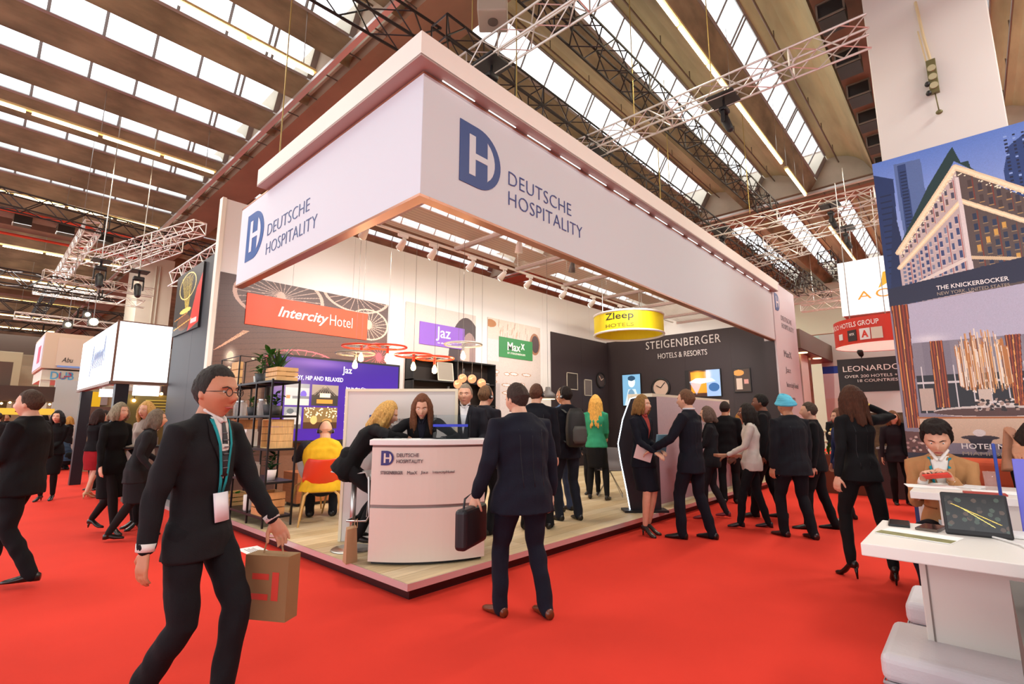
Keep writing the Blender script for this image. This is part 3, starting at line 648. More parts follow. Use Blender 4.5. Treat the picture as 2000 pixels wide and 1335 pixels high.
# dark shelf unit with frames, vases, magazine
ds = thing('dark_shelf_unit', 'black shelf unit below the beige mural', 'shelf', (3.62, 4.98, .14))
g = G()
for x in (0, 1.2, 2.4): g.box((x, 0, 0), (x + .03, .28, 2.62))
g.obj('upright', BLACK, ds)
for z in (.5, 1.05, 1.62, 2.12, 2.6): G().box((0, 0, z), (2.43, .28, z + .03)).obj('shelf_board', BLACK, ds)
G().box((0, .26, 0), (2.43, .285, 2.62)).obj('back_board', mat('shelf_back', '#20150f', .5), ds)
def picture_frame(loc, w, h, lean, label, c):
    t = thing('picture_frame', label, 'picture frame', loc); t.rotation_euler = (RAD(-lean), 0, 0)
    g = G(); f = .02
    for b in ((0, 0, w, f), (0, h - f, w, h), (0, 0, f, h), (w - f, 0, w, h)): g.box((b[0], 0, b[1]), (b[2], .015, b[3]))
    g.obj('frame', mat('pale_frame', '#cfc4b2', .4), t); G().box((f, .006, f), (w - f, .012, h - f)).obj('print', mat('print_' + c[1:], c, .6), t)
picture_frame((4.3, 5.0, 2.29), .45, .42, 8, 'white framed drawing on the top compartment of the dark shelf', '#8f8478')
picture_frame((5.62, 5.0, 1.9), .3, .42, 10, 'framed magazine cover at the right end of the dark shelf', '#4c3b36')
for k, (x, z, s) in enumerate(((5.1, 2.29, 1.0), (5.02, 1.79, .8), (4.65, 1.79, 1.2))):
    g = G(); g.limb([(0, 0, 0), (0, 0, .1 * s), (0, 0, .22 * s), (0, 0, .3 * s)], [.05 * s, .075 * s, .03 * s, .035 * s], 14)
    tag(g.obj('vase', mat('dark_glass', '#2a2624', .1, spec=.9), None, True, (x, 5.08, z)), ('tall black glossy vase in the top compartment', 'small black vase beside the framed magazine', 'broad black vase on the lower dark shelf')[k], 'vase')
# steigenberger wall
S2 = mat('silver_letters', '#d9cfcb', .4, .2)
sg = thing('wall_lettering', 'silver capital letters across the dark right wall', 'lettering', (11.595, 3.87, 3.6))
def serif_text(s, o, U, V, w, h, m, parent):
    ob = text(s, o, U, V, w, h, m, parent, bold=-.005, spacing=1.12, depth=.02)
    return ob
serif_text('STEIGENBERGER', (0, 0, .02), (0, -1, 0), (0, 0, 1), 2.28, .24, S2, sg)
# small serifs on the tall letters
g = G()
for k in range(13):
    y = -(.03 + k * .178)
    g.box((-.022, y - .05, .015), (0, y + .02, .03))
text('HOTELS & RESORTS', (0, -.38, -.3), (0, -1, 0), (0, 0, 1), 1.5, .16, S2, sg, bold=-.002, depth=.015)
def wall_tv(loc, w, h, label, im, tilt=0, name='wall_screen', glow=1.0):
    t = thing(name, label, 'screen' if glow else 'picture', loc)
    G().box((-.05, -w, 0), (0, 0, h)).obj('casing', BLACK, t)
    im.obj('screen_image', (-.052, -.02, .02), (0, -1, 0), (0, 0, 1), t, print_mat('tv_glow', .3, .6) if glow else None); return t
im = Img(120, 90, .98, .74, '#3a2018'); im.rect(.15, .1, .6, .7, '#e08a20'); im.ell(.35, .5, .16, .3, '#ffb040', 1, True); im.rect(.6, 0, .98, .74, '#8aa8d8'); im.ell(.8, .25, .15, .12, '#2a5a90'); im.ell(.65, .6, .1, .2, '#e8d8e0', .8, True); im.poly([(.1, .42), (.3, .52), (.75, .5), (.85, .42), (.45, .36)], '#d8ecff', .8); im.poly([(.1, .42), (.45, .36), (.3, .05)], '#9ac0e8', .5); im.rect(0, 0, .1, .74, '#181414')
wall_tv((11.6, 2.66, 2.1), 1.02, .78, 'wide screen with orange drink and glass picture on the dark wall', im)
im = Img(70, 100, .62, .96, '#7ab0d8'); im.ell(.32, .72, .12, .16, '#d8ecf8'); im.ell(.32, .84, .13, .08, '#2a4a68'); im.poly([(.05, 0), (.2, .5), (.45, .5), (.6, 0)], '#d0e8f8'); im.ell(.3, .3, .12, .2, '#7098b8')
wall_tv((11.6, 4.74, 1.9), .66, 1.0, 'blue picture of a person on the dark wall', im)
im = Img(50, 70, .4, .6, '#4a3830'); im.ell(.12, .5, .14, .08, '#e8a050'); im.rect(.05, .05, .2, .35, '#d8c0b0'); im.rect(.25, .2, .36, .32, '#d89a90')
wall_tv((11.6, 1.3, 2.2), .44, .64, 'small framed bar picture at the right end of the dark wall', im, glow=0)
CLK = mat('clock_face', '#d2b3a2', .6)
def clock(loc, ax, r, label, dark=False):
    t = thing('wall_clock', label, 'clock', loc)
    if ax == 'x': N = Vector((-1, 0, 0)); U = Vector((0, 1, 0))
    else: N = Vector((0, -1, 0)); U = Vector((1, 0, 0))
    G().torus(N * .03, r, r * .12, 32, 8, N).obj('rim', BLACK, t, True)
    G().cyl((0, 0, 0), N * .03, r, 28).obj('dial', CLK if not dark else mat('clock_dark', '#4a3c3a', .5), t)
    Z = Vector((0, 0, 1)); g = G()
    for a, l in ((.5, .55), (2.3, .75)): g.limb([N * .04, N * .04 + (U * math.cos(a) + Z * math.sin(a)) * r * l], .012, 5)
    g.obj('clock_hands', BLACK if not dark else CLK, t)
clock((11.6, 3.44, 2.42), 'x', .27, 'round clock with pale dial on the dark wall')
clock((11.12, 5.27, 2.72), 'y', .23, 'round black clock on the dark panel in the corner', True)
picture_frame((9.3, 5.25, 2.35), .55, .5, 0, 'dark framed picture on the corner panel, left one', '#2f2624')
picture_frame((10.2, 5.25, 2.2), .4, .5, 0, 'dark framed picture on the corner panel, right one', '#6e625e')
# yellow drum sign
zd = thing('yellow_drum_sign', 'round yellow hanging drum sign with black lettering', 'sign', (6.3, 1.5, 3.1))
YEL = mat('yellow_fabric', '#f2dc14', .6); R_ = .68
g = G(); n = 56
for k in range(n):
    a, b = 2 * PI * k / n, 2 * PI * (k + 1) / n
    for r, z0, z1, fl_ in ((R_, .03, .39, 0), (R_ - .01, .03, .39, 1)):
        q = [(r * math.cos(a), r * math.sin(a), z0), (r * math.cos(b), r * math.sin(b), z0), (r * math.cos(b), r * math.sin(b), z1), (r * math.cos(a), r * math.sin(a), z1)]
        g.add(q, [(0, 1, 2, 3) if not fl_ else (3, 2, 1, 0)])
g.obj('drum_skin', YEL, zd)
for z in (.02, .40): G().torus((0, 0, z), R_, .022, 56, 8).obj('rim', WHITE, zd, True)
g = G(); g.add([(R_ * .99 * math.cos(2 * PI * k / n), R_ * .99 * math.sin(2 * PI * k / n), .39) for k in range(n)], [tuple(range(n))]); g.obj('top_cover', mat('drum_top', '#f0ebd8', .7), zd)
g = G()
for k in range(3): a = k * 2.1; g.cyl((.5 * math.cos(a), .5 * math.sin(a), .4), (.5 * math.cos(a), .5 * math.sin(a), 1.2), .006, 4)
g.obj('suspension_wire', STEEL, zd)
def curve_text(s, parent, R, z, h, w, a0, m, bold=0, inner=False):
    ob = text(s, (0, 0, 0), (1, 0, 0), (0, 0, 1), w, h, m, parent, bold=bold, depth=.0)
    me = ob.data; bm = bmesh.new(); bm.from_mesh(me); bmesh.ops.triangulate(bm, faces=bm.faces[:]); bmesh.ops.subdivide_edges(bm, edges=[e for e in bm.edges if e.calc_length() > .04], cuts=3); bmesh.ops.triangulate(bm, faces=bm.faces[:]); bm.to_mesh(me); bm.free()
    for v in me.vertices:
        a = a0 + v.co.x / R; v.co = Vector((R * math.cos(a), R * math.sin(a), z + v.co.z))
    return ob
YT = mat('black_print', '#2a2416', .5)
curve_text('Zleep', zd, R_ + .005, .19, .17, .56, RAD(171), YT, .012)
curve_text('HOTELS', zd, R_ + .005, .08, .07, .56, RAD(171), mat('olive_print', '#857812', .5), .012)
# white partition behind the counter: runs parallel to the counter front
U45 = Vector((.677, -.736, 0)); F45 = Vector((.736, .677, 0))
pt = thing('counter_partition', 'white upright partition with the blue logo behind the reception counter', 'partition', (.37, 1.72, .14), RAD(-47.4))
G().box((0, .0, 0), (1.2, .05, 1.6)).obj('panel', mat('partition_white', '#d8d2cc', .6), pt)
CRM = mat('cream_frame', '#e6dcc0', .5)
g = G(); g.box((-.03, -.01, 0), (0, .06, 1.63)); g.box((1.2, -.01, 0), (1.23, .06, 1.63)); g.box((0, -.01, 1.6), (1.2, .06, 1.63)); g.obj('frame', CRM, pt)
dh_logo((.25, 0, 1.17), (1, 0, 0), (0, 0, 1), .17, BLUE, mat('partition_white'), pt)
text('DEUTSCHE', (.43, 0, 1.26), (1, 0, 0), (0, 0, 1), .28, .04, TG, pt); text('HOSPITALITY', (.43, 0, 1.19), (1, 0, 0), (0, 0, 1), .34, .04, TG, pt)
# reception counter, bowed front
ct = thing('reception_counter', 'white bowed reception counter with blue logo and hotel names', 'counter', (.495, .395, .14), RAD(-37.2))
def bow(x): return -.11 * (1 - (x / .525) ** 2)
CW = mat('counter_white', '#dccbbf', .35)
def bowslab(z0, z1, out, back, half=.525):
    n = 16; xs = np.linspace(-half, half, n + 1); P = [(x, bow(x * .525 / half) - out) for x in xs] + [(half, back), (-half, back)]
    g = G(); g.prism([(p[0], p[1]) for p in P], (0, 0, z0), (1, 0, 0), (0, 1, 0), z1 - z0); return g
bowslab(0.03, .49, 0, .30).obj('lower_front', CW, ct); bowslab(.49, .52, -.02, .28).obj('groove', mat('counter_groove', '#8d7f7a', .4, .3), ct)
bowslab(.52, 1.03, 0, .30).obj('upper_front', CW, ct); bowslab(1.03, 1.05, -.02, .28).obj('shadow_gap', mat('gap_rose', '#8f6a60', .5), ct)
bev(bowslab(1.05, 1.1, .02, .34, .55).obj('counter_top', WHITE, ct), .006)
bowslab(0, .03, -.05, .26, .5).obj('toe_kick', BLACK, ct)
def bend(ob):
    for v in ob.data.vertices: v.co.y += bow(v.co.x) + .0
dhp = [c for c in COL.objects if c.parent == ct]
dh_logo((-.44, -.004, .87), (1, 0, 0), (0, 0, 1), .13, mat('counter_navy', '#2b2270', .5), CW, ct)
text('DEUTSCHE', (-.30, -.004, .945), (1, 0, 0), (0, 0, 1), .2, .033, mat('counter_print', '#5a4a52', .5), ct); text('HOSPITALITY', (-.30, -.004, .89), (1, 0, 0), (0, 0, 1), .24, .033, mat('counter_print'), ct)
for s, x, w in (('STEIGENBERGER', -.44, .2), ('MaxX', -.2, .09), ('Jaz', -.08, .07), ('IntercityHotel', .03, .2)): text(s, (x, -.004, .79), (1, 0, 0), (0, 0, 1), w, .03, mat('counter_print'), ct)
for c in [c for c in COL.objects if c.parent == ct and c not in dhp]: bend(c)
# acrylic box with blue band on the counter + papers
ACR = mat('clear_acrylic', '#f2f6f8', .05, trans=1.0, spec=.5)
ACR.node_tree.nodes['Principled BSDF'].inputs['IOR'].default_value = 1.1
cx0 = Vector((.72, .22, 1.25))
ab = thing('acrylic_box', 'clear acrylic box with a blue band on the counter', 'box', (.74, .37, 1.241), RAD(-47.4))
g = G(); w = .17; d = .1; h = .23; t_ = .004
for b in ((-w, -d, 0, w, -d + t_, h), (-w, d - t_, 0, w, d, h), (-w, -d, 0, -w + t_, d, h), (w - t_, -d, 0, w, d, h), (-w, -d, 0, w, d, t_)): g.box(b[:3], b[3:])
g.obj('acrylic_walls', ACR, ab); G().box((-w + .002, -d - .002, .115), (w - .002, -d - .0005, .14)).obj('blue_band', mat('band_blue', '#2a3fd0', .5), ab)
pp = mat('paper_white', '#f4f2f0', .8)
for k, (x, y, a) in enumerate(((.27, .66, .3), (.45, .5, -.2))):
    tag(G().box((-.1, -.14, 0), (.1, .14, .003)).obj('paper_sheet', pp, None, False, (x, y, 1.2405)), ('white paper in front of the blonde woman on the counter', 'white paper before the long-haired woman on the counter')[k], 'paper').rotation_euler = (0, 0, a)
tb = thing('counter_tablet', 'flat black tablet lying on the counter', 'tablet', (.62, .5, 1.241), RAD(-40)); G().box((-.12, -.08, 0), (.12, .08, .008)).obj('case', BLACK, tb); G().box((-.11, -.07, .008), (.11, .07, .009)).obj('glass', mat('dark_screen', '#141418', .1), tb)
# bar stool, paper bag
bs = thing('bar_stool', 'white bar stool with steel column and round base', 'stool', (.27, 1.33, .14), RAD(130))
G().limb([(0, 0, 0), (0, 0, .012)], [.2, .19], 32, round_=False).obj('base_plate', STEEL, bs, True)
G().cyl((0, 0, .01), (0, 0, .72), .028, 14).obj('column', STEEL, bs, True)
g = G(); pts = [(-.19, 0, .34), (-.2, 0, .5), (-.19, 0, .7), (-.16, 0, .765), (-.05, 0, .75), (.1, 0, .75), (.19, 0, .77)]
g.limb(pts, [(.16, .012)] * 7, 12, side=(0, 1, 0)); g.obj('seat_shell', WHITE, bs, True)
g = G(); g.limb([(-.2, -.15, .72), (-.22, -.15, .35), (-.19, -.15, .3), (0, -.15, .3), (0, .15, .3), (-.19, .15, .3), (-.22, .15, .35), (-.2, .15, .72)], .012, 6); g.obj('footrest', STEEL, bs, True)
pb = thing('paper_bag', 'brown paper carrier bag standing beside the counter', 'bag', (.03, .93, .14), RAD(40))
KR = mat('kraft_paper', '#b08a66', .8, bump=.2, bscale=30)
g = G(); g.rings([((0, 0, 0), (1, 0, 0), (0, 1, 0), .1, .07), ((0, 0, .3), (1, 0, 0), (0, 1, 0), .11, .05)], 4); g.obj('bag_body', KR, pb)
g = G(); g.limb([(-.04, -.04, .29), (-.03, -.04, .37), (.03, -.04, .37), (.04, -.04, .29)], .004, 5); g.obj('handle', KR, pb)

# display wall at right (white block with mauve print)
dw = thing('display_block', 'white free-standing display block with a pale mauve front', 'display', (4.62, .2, .14))
G().box((0, 0, 0), (3.3, .42, 1.7)).obj('block_body', mat('block_cream', '#e8dfc8', .5), dw)
im = Img(160, 80, 3.1, 1.62, '#b99aa2'); im.grad('#a98a96', '#c9b7bb', 0, 1.62); im.ell(.8, 1.1, .5, .25, '#d3a994', .7, True); im.ell(2.2, 1.2, .5, .2, '#d8c0b4', .6, True); im.rect(2.2, .5, 2.6, .53, '#7a5a60'); im.rect(1.9, 1.25, 2.5, 1.3, '#6f4b50', .7); im.noise(.02)
im.obj('printed_picture', (.12, -.004, .04), (1, 0, 0), (0, 0, 1), dw)
ne = thing('light_edged_panel', 'dark curved display panel with a glowing white edge behind the woman in the navy dress', 'display', (4.1, .33, .14), RAD(-47.4))
pts = [(.16, 1.63), (.04, 1.6), (-.08, 1.3), (-.16, .95), (-.13, .7), (-.06, .3), (-.02, .03)]
G().prism([(p[0], p[1]) for p in pts] + [(.42, .03), (.42, 1.63)], (0, .01, 0), (1, 0, 0), (0, 0, 1), .04).obj('panel', mat('panel_dark', '#201d24', .4), ne)
G().limb([(p[0], .0, p[1]) for p in pts], .011, 8, side=(0, 1, 0)).obj('light_tube', mat('edge_light', '#e8f4ff', .4, emit='#dff0ff', es=6), ne, True)
G().box((-.12, -.12, 0), (.5, .15, .03)).obj('foot_plate', BLACK, ne)
# pendant lamps made of bicycle rims
BULB = mat('filament_bulb', '#ffe0b0', .3, emit='#ffcb80', es=22)
def wheel_lamp(loc, c, label, top=4.3, bulb=True):
    t = thing('wheel_pendant_lamp', label, 'lamp', loc)
    m = mat('wheel_' + c, c, .35, .2)
    G().torus((0, 0, 0), .29, .016, 40, 8).obj('rim', m, t, True)
    g = G()
    for k in range(18): a = 2 * PI * k / 18; g.cyl((.02 * math.cos(a + 1), .02 * math.sin(a + 1), .02 if k % 2 else -.02), (.285 * math.cos(a), .285 * math.sin(a), 0), .0025, 3)
    tag(g.obj('spokes', STEEL, t), kind='stuff')
    G().cyl((0, 0, -.1), (0, 0, .04), .022, 10).obj('socket', m, t)
    G().cyl((0, 0, .04), (0, 0, top - loc[2]), .0035, 4).obj('cable', mat('grey_cable', '#6d6661', .6), t)
    G().limb([(0, 0, -.12), (0, 0, -.16), (0, 0, -.2)], [.018, .035, .04], 12).obj('bulb', BULB, t, True)
    lamp('bulb_light', 'POINT', (0, 0, -.3), 14, (1, .7, .4), .05, parent=t)
wheel_lamp((1.84, 3.22, 2.56), '#d03a14', 'orange red wheel lamp, the right one of the pair nearest the violet screen')
wheel_lamp((1.56, 3.52, 2.57), '#c23a18', 'orange red wheel lamp, the left one of the pair above the violet screen')
wheel_lamp((1.51, 3.60, 2.46), '#8d8478', 'grey wheel lamp hanging just left below the red pair')
wheel_lamp((2.12, 2.92, 2.43), '#cf3410', 'orange red wheel lamp, left one of the lower pair')
wheel_lamp((2.33, 2.66, 2.38), '#d8401a', 'orange red wheel lamp, right one of the lower pair')
wheel_lamp((2.64, 2.35, 2.60), '#b4aea6', 'silver wheel lamp hanging before the violet board')
COP = mat('copper_glow', '#d9825a', .25, .8, emit='#ff9a70', es=1.2)
for k, (x, y, z) in enumerate(((3.12, 3.01, 2.04), (3.17, 2.95, 2.14), (3.28, 2.83, 2.13), (3.39, 2.71, 2.06))):
    t = thing('copper_globe_lamp', 'copper globe lamp in the cluster of four, %s from the left' % ('first', 'second', 'third', 'fourth')[k], 'lamp', (x, y, z))
    G().ball((0, 0, 0), .075, 18, 12).obj('globe', COP, t, True); G().cyl((0, 0, .07), (0, 0, 4.3 - z), .003, 4).obj('cable', mat('grey_cable'), t)
gl = thing('grey_dome_lamp', 'grey dome lamp hanging beside the man with the backpack', 'lamp', (4.25, 1.95, 1.8))
g = G(); g.limb([(0, 0, 0), (0, 0, .08), (0, 0, .14), (0, 0, .2)], [.14, .12, .05, .04], 20, round_=False); g.obj('dome_shade', mat('dome_grey', '#57504e', .5), gl, True)
G().cyl((0, 0, -.012), (0, 0, -.004), .12, 20).obj('diffuser', mat('warm_diffuser', '#ffe8c0', .5, emit='#ffd9a0', es=4), gl); G().cyl((0, 0, .2), (0, 0, 2.5), .004, 4).obj('cable', mat('grey_cable'), gl)

# ---- open rack with plants and crates along the left edge
rk = thing('open_metal_rack', 'black open metal rack with shelves along the left edge of the platform', 'rack', (.05, 3.0, .14))
yp = [0, .5, 1.08, 1.62, 2.2]; RK = mat('rack_black', '#181316', .45, .3)
for y in yp:
    for x in (0, .34): bev(G().box((x - .011, y - .011, 0), (x + .011, y + .011, 1.8)).obj('post', RK, rk), .002)
for z in (.12, .53, .93, 1.34, 1.78):
    g = G()
    for x in (0, .34): g.box((x - .01, 0, z - .02), (x + .01, 2.2, z))
    for y in yp: g.box((0, y - .01, z - .02), (.34, y + .01, z))
    g.obj('shelf_frame', RK, rk)
    G().box((-.008, 0, z), (.348, 2.2, z + .006)).obj('shelf_board', mat('rack_shelf', '#2c2023', .4), rk)
g = G()
for (a, b) in ((1.3, 1.78),):
    for x, y in ((0, 1.2), (.34, 1.2), (0, 1.95), (.34, 1.95)): g.box((x - .008, y - .008, 1.78), (x + .008, y + .008, 2.2))
    for x in (0, .34): g.box((x - .008, 1.2, 2.19), (x + .008, 1.95, 2.2))
    for y in (1.2, 1.95): g.box((0, y - .008, 2.19), (.34, y + .008, 2.2))
g.obj('top_cage', RK, rk)
PINE = mat('pine_wood', '#d6ad72', .6, var=.18, scale=6, stretch=(1, 12, 1)); PINE2 = mat('pine_wood_red', '#c98d58', .6, var=.2, scale=6, stretch=(1, 12, 1))
def crate(loc, w, d, h, label, rz=0, upright=False, m=PINE):
    """slatted wooden crate; w along x, d along y; upright = slats vertical, open to the front"""
    t = thing('wooden_crate', label, 'crate', loc, rz); th = .012
    n = 3; gap = .012; sh = (h - gap * (n - 1)) / n
    if not upright:
        for k in range(n):
            z = k * (sh + gap)
            for nm, b in (('slat', ((0, 0, z), (w, th, z + sh))), ('slat', ((0, d - th, z), (w, d, z + sh)))): G().box(*b).obj(nm, m, t)
            G().box((0, th, z), (th, d - th, z + sh)).obj('end_board', m, t); G().box((w - th, th, z), (w, d - th, z + sh)).obj('end_board', m, t)
        G().box((th, th, 0), (w - th, d - th, .01)).obj('bottom_board', m, t)
    else:
        sw = (w - .02 * 3) / 4
        for k in range(4): G().box((k * (sw + .02), 0, 0), (k * (sw + .02) + sw, th, h)).obj('slat', m, t)
        for k in range(4): G().box((0, th, k * (h - .004) / 4), (th, d, (k + 1) * (h - .004) / 4 - .006)).obj('end_board', m, t)
        for k in range(4): G().box((w - th, th, k * (h - .004) / 4), (w, d, (k + 1) * (h - .004) / 4 - .006)).obj('end_board', m, t)
        G().box((th, th, 0), (w - th, d, .01)).obj('bottom_board', m, t); G().box((th, th, h - .012), (w - th, d, h)).obj('top_board', m, t)
    return t
Z = lambda z: .14 + z + .007
crate((.1, 3.02, Z(1.78)), .27, .36, .17, 'pale wooden crate on top of the rack at the front end')
crate((.08, 4.32, Z(1.78)), .06, .28, .34, 'upright wooden crate inside the cage on the rack top')
crate((.37, 3.04, Z(.93)), .3, .28, .36, 'large pine crate standing upright on the middle shelf, front bay', RAD(90), True)
crate((.36, 4.2, Z(.93)), .3, .26, .36, 'slatted crate standing on the middle shelf, third bay', RAD(90), True, PINE2)
crate((.06, 3.08, Z(.12)), .28, .32, .27, 'reddish pine crate on the bottom shelf, front bay', m=PINE2)
crate((.06, 4.2, Z(.12)), .26, .36, .16, 'low wooden planter crate with green plant on the bottom shelf')
LEAF = mat('leaf_green', '#2f6e22', .45, var=.35, scale=14); LEAFD = mat('leaf_dark', '#1f4a20', .4, var=.3, scale=12)
def leaf_mesh(L, w):
    g = G(); n = 5; vs = []
    for i in range(n + 1):
        t = i / n; ww = w * math.sin(PI * min(.98, t * .9 + .08)) ; z = -.35 * L * t * t
        vs += [(-ww / 2, L * t, z + .1 * ww), (0, L * t, z), (ww / 2, L * t, z + .1 * ww)]
    fs = []
    for i in range(n):
        for k in range(2): a = i * 3 + k; fs.append((a, a + 1, a + 4, a + 3))
    g.add(vs, fs); return g
def plant(loc, kind, h, n, label, pot=('#3d3f42', .08, .13), lm=LEAF):
    t = thing('potted_plant', label, 'plant', loc)
    z0 = 0
    if pot:
        c, r, ph = pot; m = mat('pot_' + c, c, .6)
        G().limb([(0, 0, 0), (0, 0, ph)], [r * .75, r], 20, round_=False).obj('pot', m, t, True); z0 = ph - .01
        G().cyl((0, 0, ph - .02), (0, 0, ph - .008 + .01), r * .9, 16).obj('soil', mat('soil', '#2a1d14', .9), t)
    lmh = leaf_mesh(h * (.8 if kind == 'blade' else .45), .05 if kind == 'blade' else .06).mesh('leaf', lm)
    for k in range(n):
        o = wrap(lmh, 'leaf', t); a = 2.4 * k
        if kind == 'blade':
            o.location = (.02 * math.cos(a), .02 * math.sin(a), z0); o.rotation_euler = (RAD(85 - 38 * random.random()), 0, a); s = .7 + .4 * random.random()
        else:
            q = (k + .5) / n; o.location = (.35 * h * q * (1 - .4 * q) * .5 * math.cos(a), .35 * h * q * .5 * math.sin(a), z0 + h * q * .75); o.rotation_euler = (RAD(50 - 45 * random.random()), 0, a); s = .7 + .5 * random.random()
        o.scale = (s, s, s)
    if kind != 'blade': G().cyl((0, 0, z0 - .01), (0, 0, z0 + h * .7), .008, 5).obj('stem', mat('stem_green', '#4b5a2a', .6), t)
    return t
plant((.2, 3.2, Z(1.92)), 'blade', .42, 16, 'tall dark blade-leaved plant behind the front crate on the rack top', None, LEAFD)
plant((.2, 3.46, Z(1.78)), 'bush', .42, 26, 'bushy light green plant in the middle of the rack top', ('#3d3f42', .08, .12))
plant((.2, 3.78, Z(1.78)), 'bush', .34, 20, 'plant with white blossoms in a dark pot on the rack top', ('#4a4f50', .085, .13))
plant((.22, 3.95, Z(1.78)), 'bush', .12, 8, 'small plant in a pale pot beside the flowering plant', ('#cfd3cc', .06, .11))
plant((.2, 3.22, Z(1.34)), 'bush', .24, 14, 'upright dark plant in a dark pot on the upper shelf, front end', ('#3b3734', .075, .12), LEAFD)
plant((.2, 3.42, Z(1.34)), 'bush', .16, 16, 'round green plant in a dark pot on the upper shelf, first bay', ('#3b3b3d', .085, .14))
plant((.2, 3.98, Z(1.34)), 'bush', .2, 14, 'leafy plant in a dark pot on the upper shelf, second bay', ('#3b3b3d', .08, .12))
plant((.2, 3.22, Z(.53)), 'bush', .26, 22, 'spiky green plant in a white pot on the lower shelf, front end', ('#e9dad4', .065, .13), LEAFD)
plant((.2, 4.38, Z(.13)), 'bush', .18, 22, 'grassy plant growing in the low crate on the bottom shelf', None)
plant((.2, 4.05, Z(.53)), 'bush', .3, 12, 'thin green plant on the lower shelf behind the white boxes', ('#57504a', .06, .1))
def simple(name, label, cat, loc, g, m, smooth=False, rz=0, parts=()):
    o = g.obj(name, m, None, smooth, loc); o.rotation_euler = (0, 0, rz); tag(o, label, cat); return o
jar = mat('clear_jar', '#d8dadc', .1, alpha=.35)
for k, y in enumerate((3.62, 4.32, 4.5)):
    t = thing('glass_jar', 'glass jar on the upper rack shelf, %s' % ('between two plants', 'in the third bay', 'in the back bay')[k], 'jar', (.18, y, Z(1.34)))
    G().limb([(0, 0, 0), (0, 0, .16), (0, 0, .2)], [.06, .06, .045], 16, round_=False).obj('glass_body', jar, t, True); G().cyl((0, 0, .2), (0, 0, .22), .05, 14).obj('lid', STEEL, t)
for k, (y, z, w, h) in enumerate(((3.78, .93, .13, .2), (3.62, .53, .2, .17), (3.95, .53, .15, .14))):
    t = thing('white_box', 'white square box on the rack, %s' % ('middle shelf beside the big crate', 'lower shelf with lettering', 'lower shelf second bay')[k], 'box', (.06, y, Z(z)))
    bev(G().box((0, 0, 0), (.16, w, h)).obj('box_body', mat('ceramic_white', '#e2ddd6', .4), t), .008); G().box((.01, .01, h), (.15, w - .01, h + .03)).obj('lid', mat('ceramic_white'), t)
    g = G()
    for q in range(4): g.box((-.001, .02 + q * w / 5, .03), (0, .028 + q * w / 5, h - .03))
    g.obj('brush_strokes', mat('script_grey', '#7d6a66', .6), t)
mg_ = thing('white_mug', 'big white mug on the bottom shelf', 'mug', (.12, 3.66, Z(.12)))
G().limb([(0, 0, 0), (0, 0, .02), (0, 0, .2)], [.05, .06, .065], 20, round_=False).obj('cup', mat('ceramic_white'), mg_, True); G().torus((0, .09, .1), .05, .011, 20, 6, (1, 0, 0)).obj('handle', mat('ceramic_white'), mg_, True)
# chairs
WOODL = mat('beech_leg', '#c79a58', .5)
def shell_chair(loc, rz, c, label):
    t = thing('shell_chair', label, 'chair', loc, rz); m = mat('chair_' + c, c, .4)
    g = G(); n = 13; vs = []; rows = [(.18, .0, .43, .20, 0), (.22, .0, .425, .21, 0), (.1, 0, .42, .24, .03), (-.08, 0, .43, .25, .07), (-.17, 0, .5, .255, .12), (-.21, 0, .6, .25, .16), (-.235, 0, .7, .23, .13), (-.25, 0, .8, .19, .07)]
    rows = [(.22, .43, .19, .005), (.1, .415, .225, .03), (-.06, .42, .245, .07), (-.16, .48, .25, .11), (-.2, .58, .25, .16), (-.225, .7, .235, .15), (-.24, .8, .19, .09)]
    for (y, z, hw, up) in rows:
        for k in range(n):
            s = (k / (n - 1)) * 2 - 1; e = abs(s) ** 2.4
            vs.append((hw * s, y + up * e * (1.3 if z > .47 else .0), z + up * e * (.2 if z > .55 else 1)))
    fs = []
    for i in range(len(rows) - 1):
        for k in range(n - 1): a = i * n + k; fs.append((a, a + 1, a + n + 1, a + n))
    g.add(vs, fs); o = g.obj('seat_shell', m, t, True); sd = o.modifiers.new('th', 'SOLIDIFY'); sd.thickness = .012; ss = o.modifiers.new('s', 'SUBSURF'); ss.levels = ss.render_levels = 1
    for sx in (-1, 1):
        for sy in (-1, 1): G().limb([(sx * .15, sy * .13, .40), (sx * .2, sy * .17, .36), (sx * .25, sy * .22, 0)], [.014, .017, .012], 8).obj('leg', WOODL, t, True)
    G().box((-.15, -.13, .385), (.15, .13, .405)).obj('seat_support', WOODL, t)
    return t
shell_chair((.70, 2.84, .14), RAD(-28), '#d83a12', 'orange red shell chair with wooden legs under the man in the yellow vest')
shell_chair((.95, 3.62, .14), RAD(-100), '#d9d2cf', 'pale grey shell chair behind the rack')
shell_chair((1.35, 3.35, .14), RAD(-60), '#cfcac8', 'pale shell chair left of the yellow vest')
dtb = thing('meeting_table', 'meeting table in front of the man in the yellow vest', 'table', (1.6, 2.9, .14)); 
G().cyl((0, 0, .71), (0, 0, .74), .4, 32).obj('table_top', WHITE, dtb, True); G().cyl((0, 0, .02), (0, 0, .71), .035, 12).obj('column', BLACK, dtb); G().cyl((0, 0, 0), (0, 0, .02), .25, 24).obj('foot', BLACK, dtb)
lb = thing('wooden_low_bench', 'orange brown wooden box bench below the violet screen', 'bench', (1.0, 4.2, .14)); G().box((0, 0, .05), (2.2, .5, .5)).obj('box_body', mat('cherry_wood', '#a5623a', .5, var=.15, scale=5, stretch=(1, 1, 8)), lb); G().box((.05, .05, 0), (2.15, .45, .05)).obj('toe_kick', BLACK, lb)
wc = thing('wire_chair', 'dark wire chair behind the woman in the green jacket', 'chair', (5.2, 1.35, .14), RAD(120))
g = G()
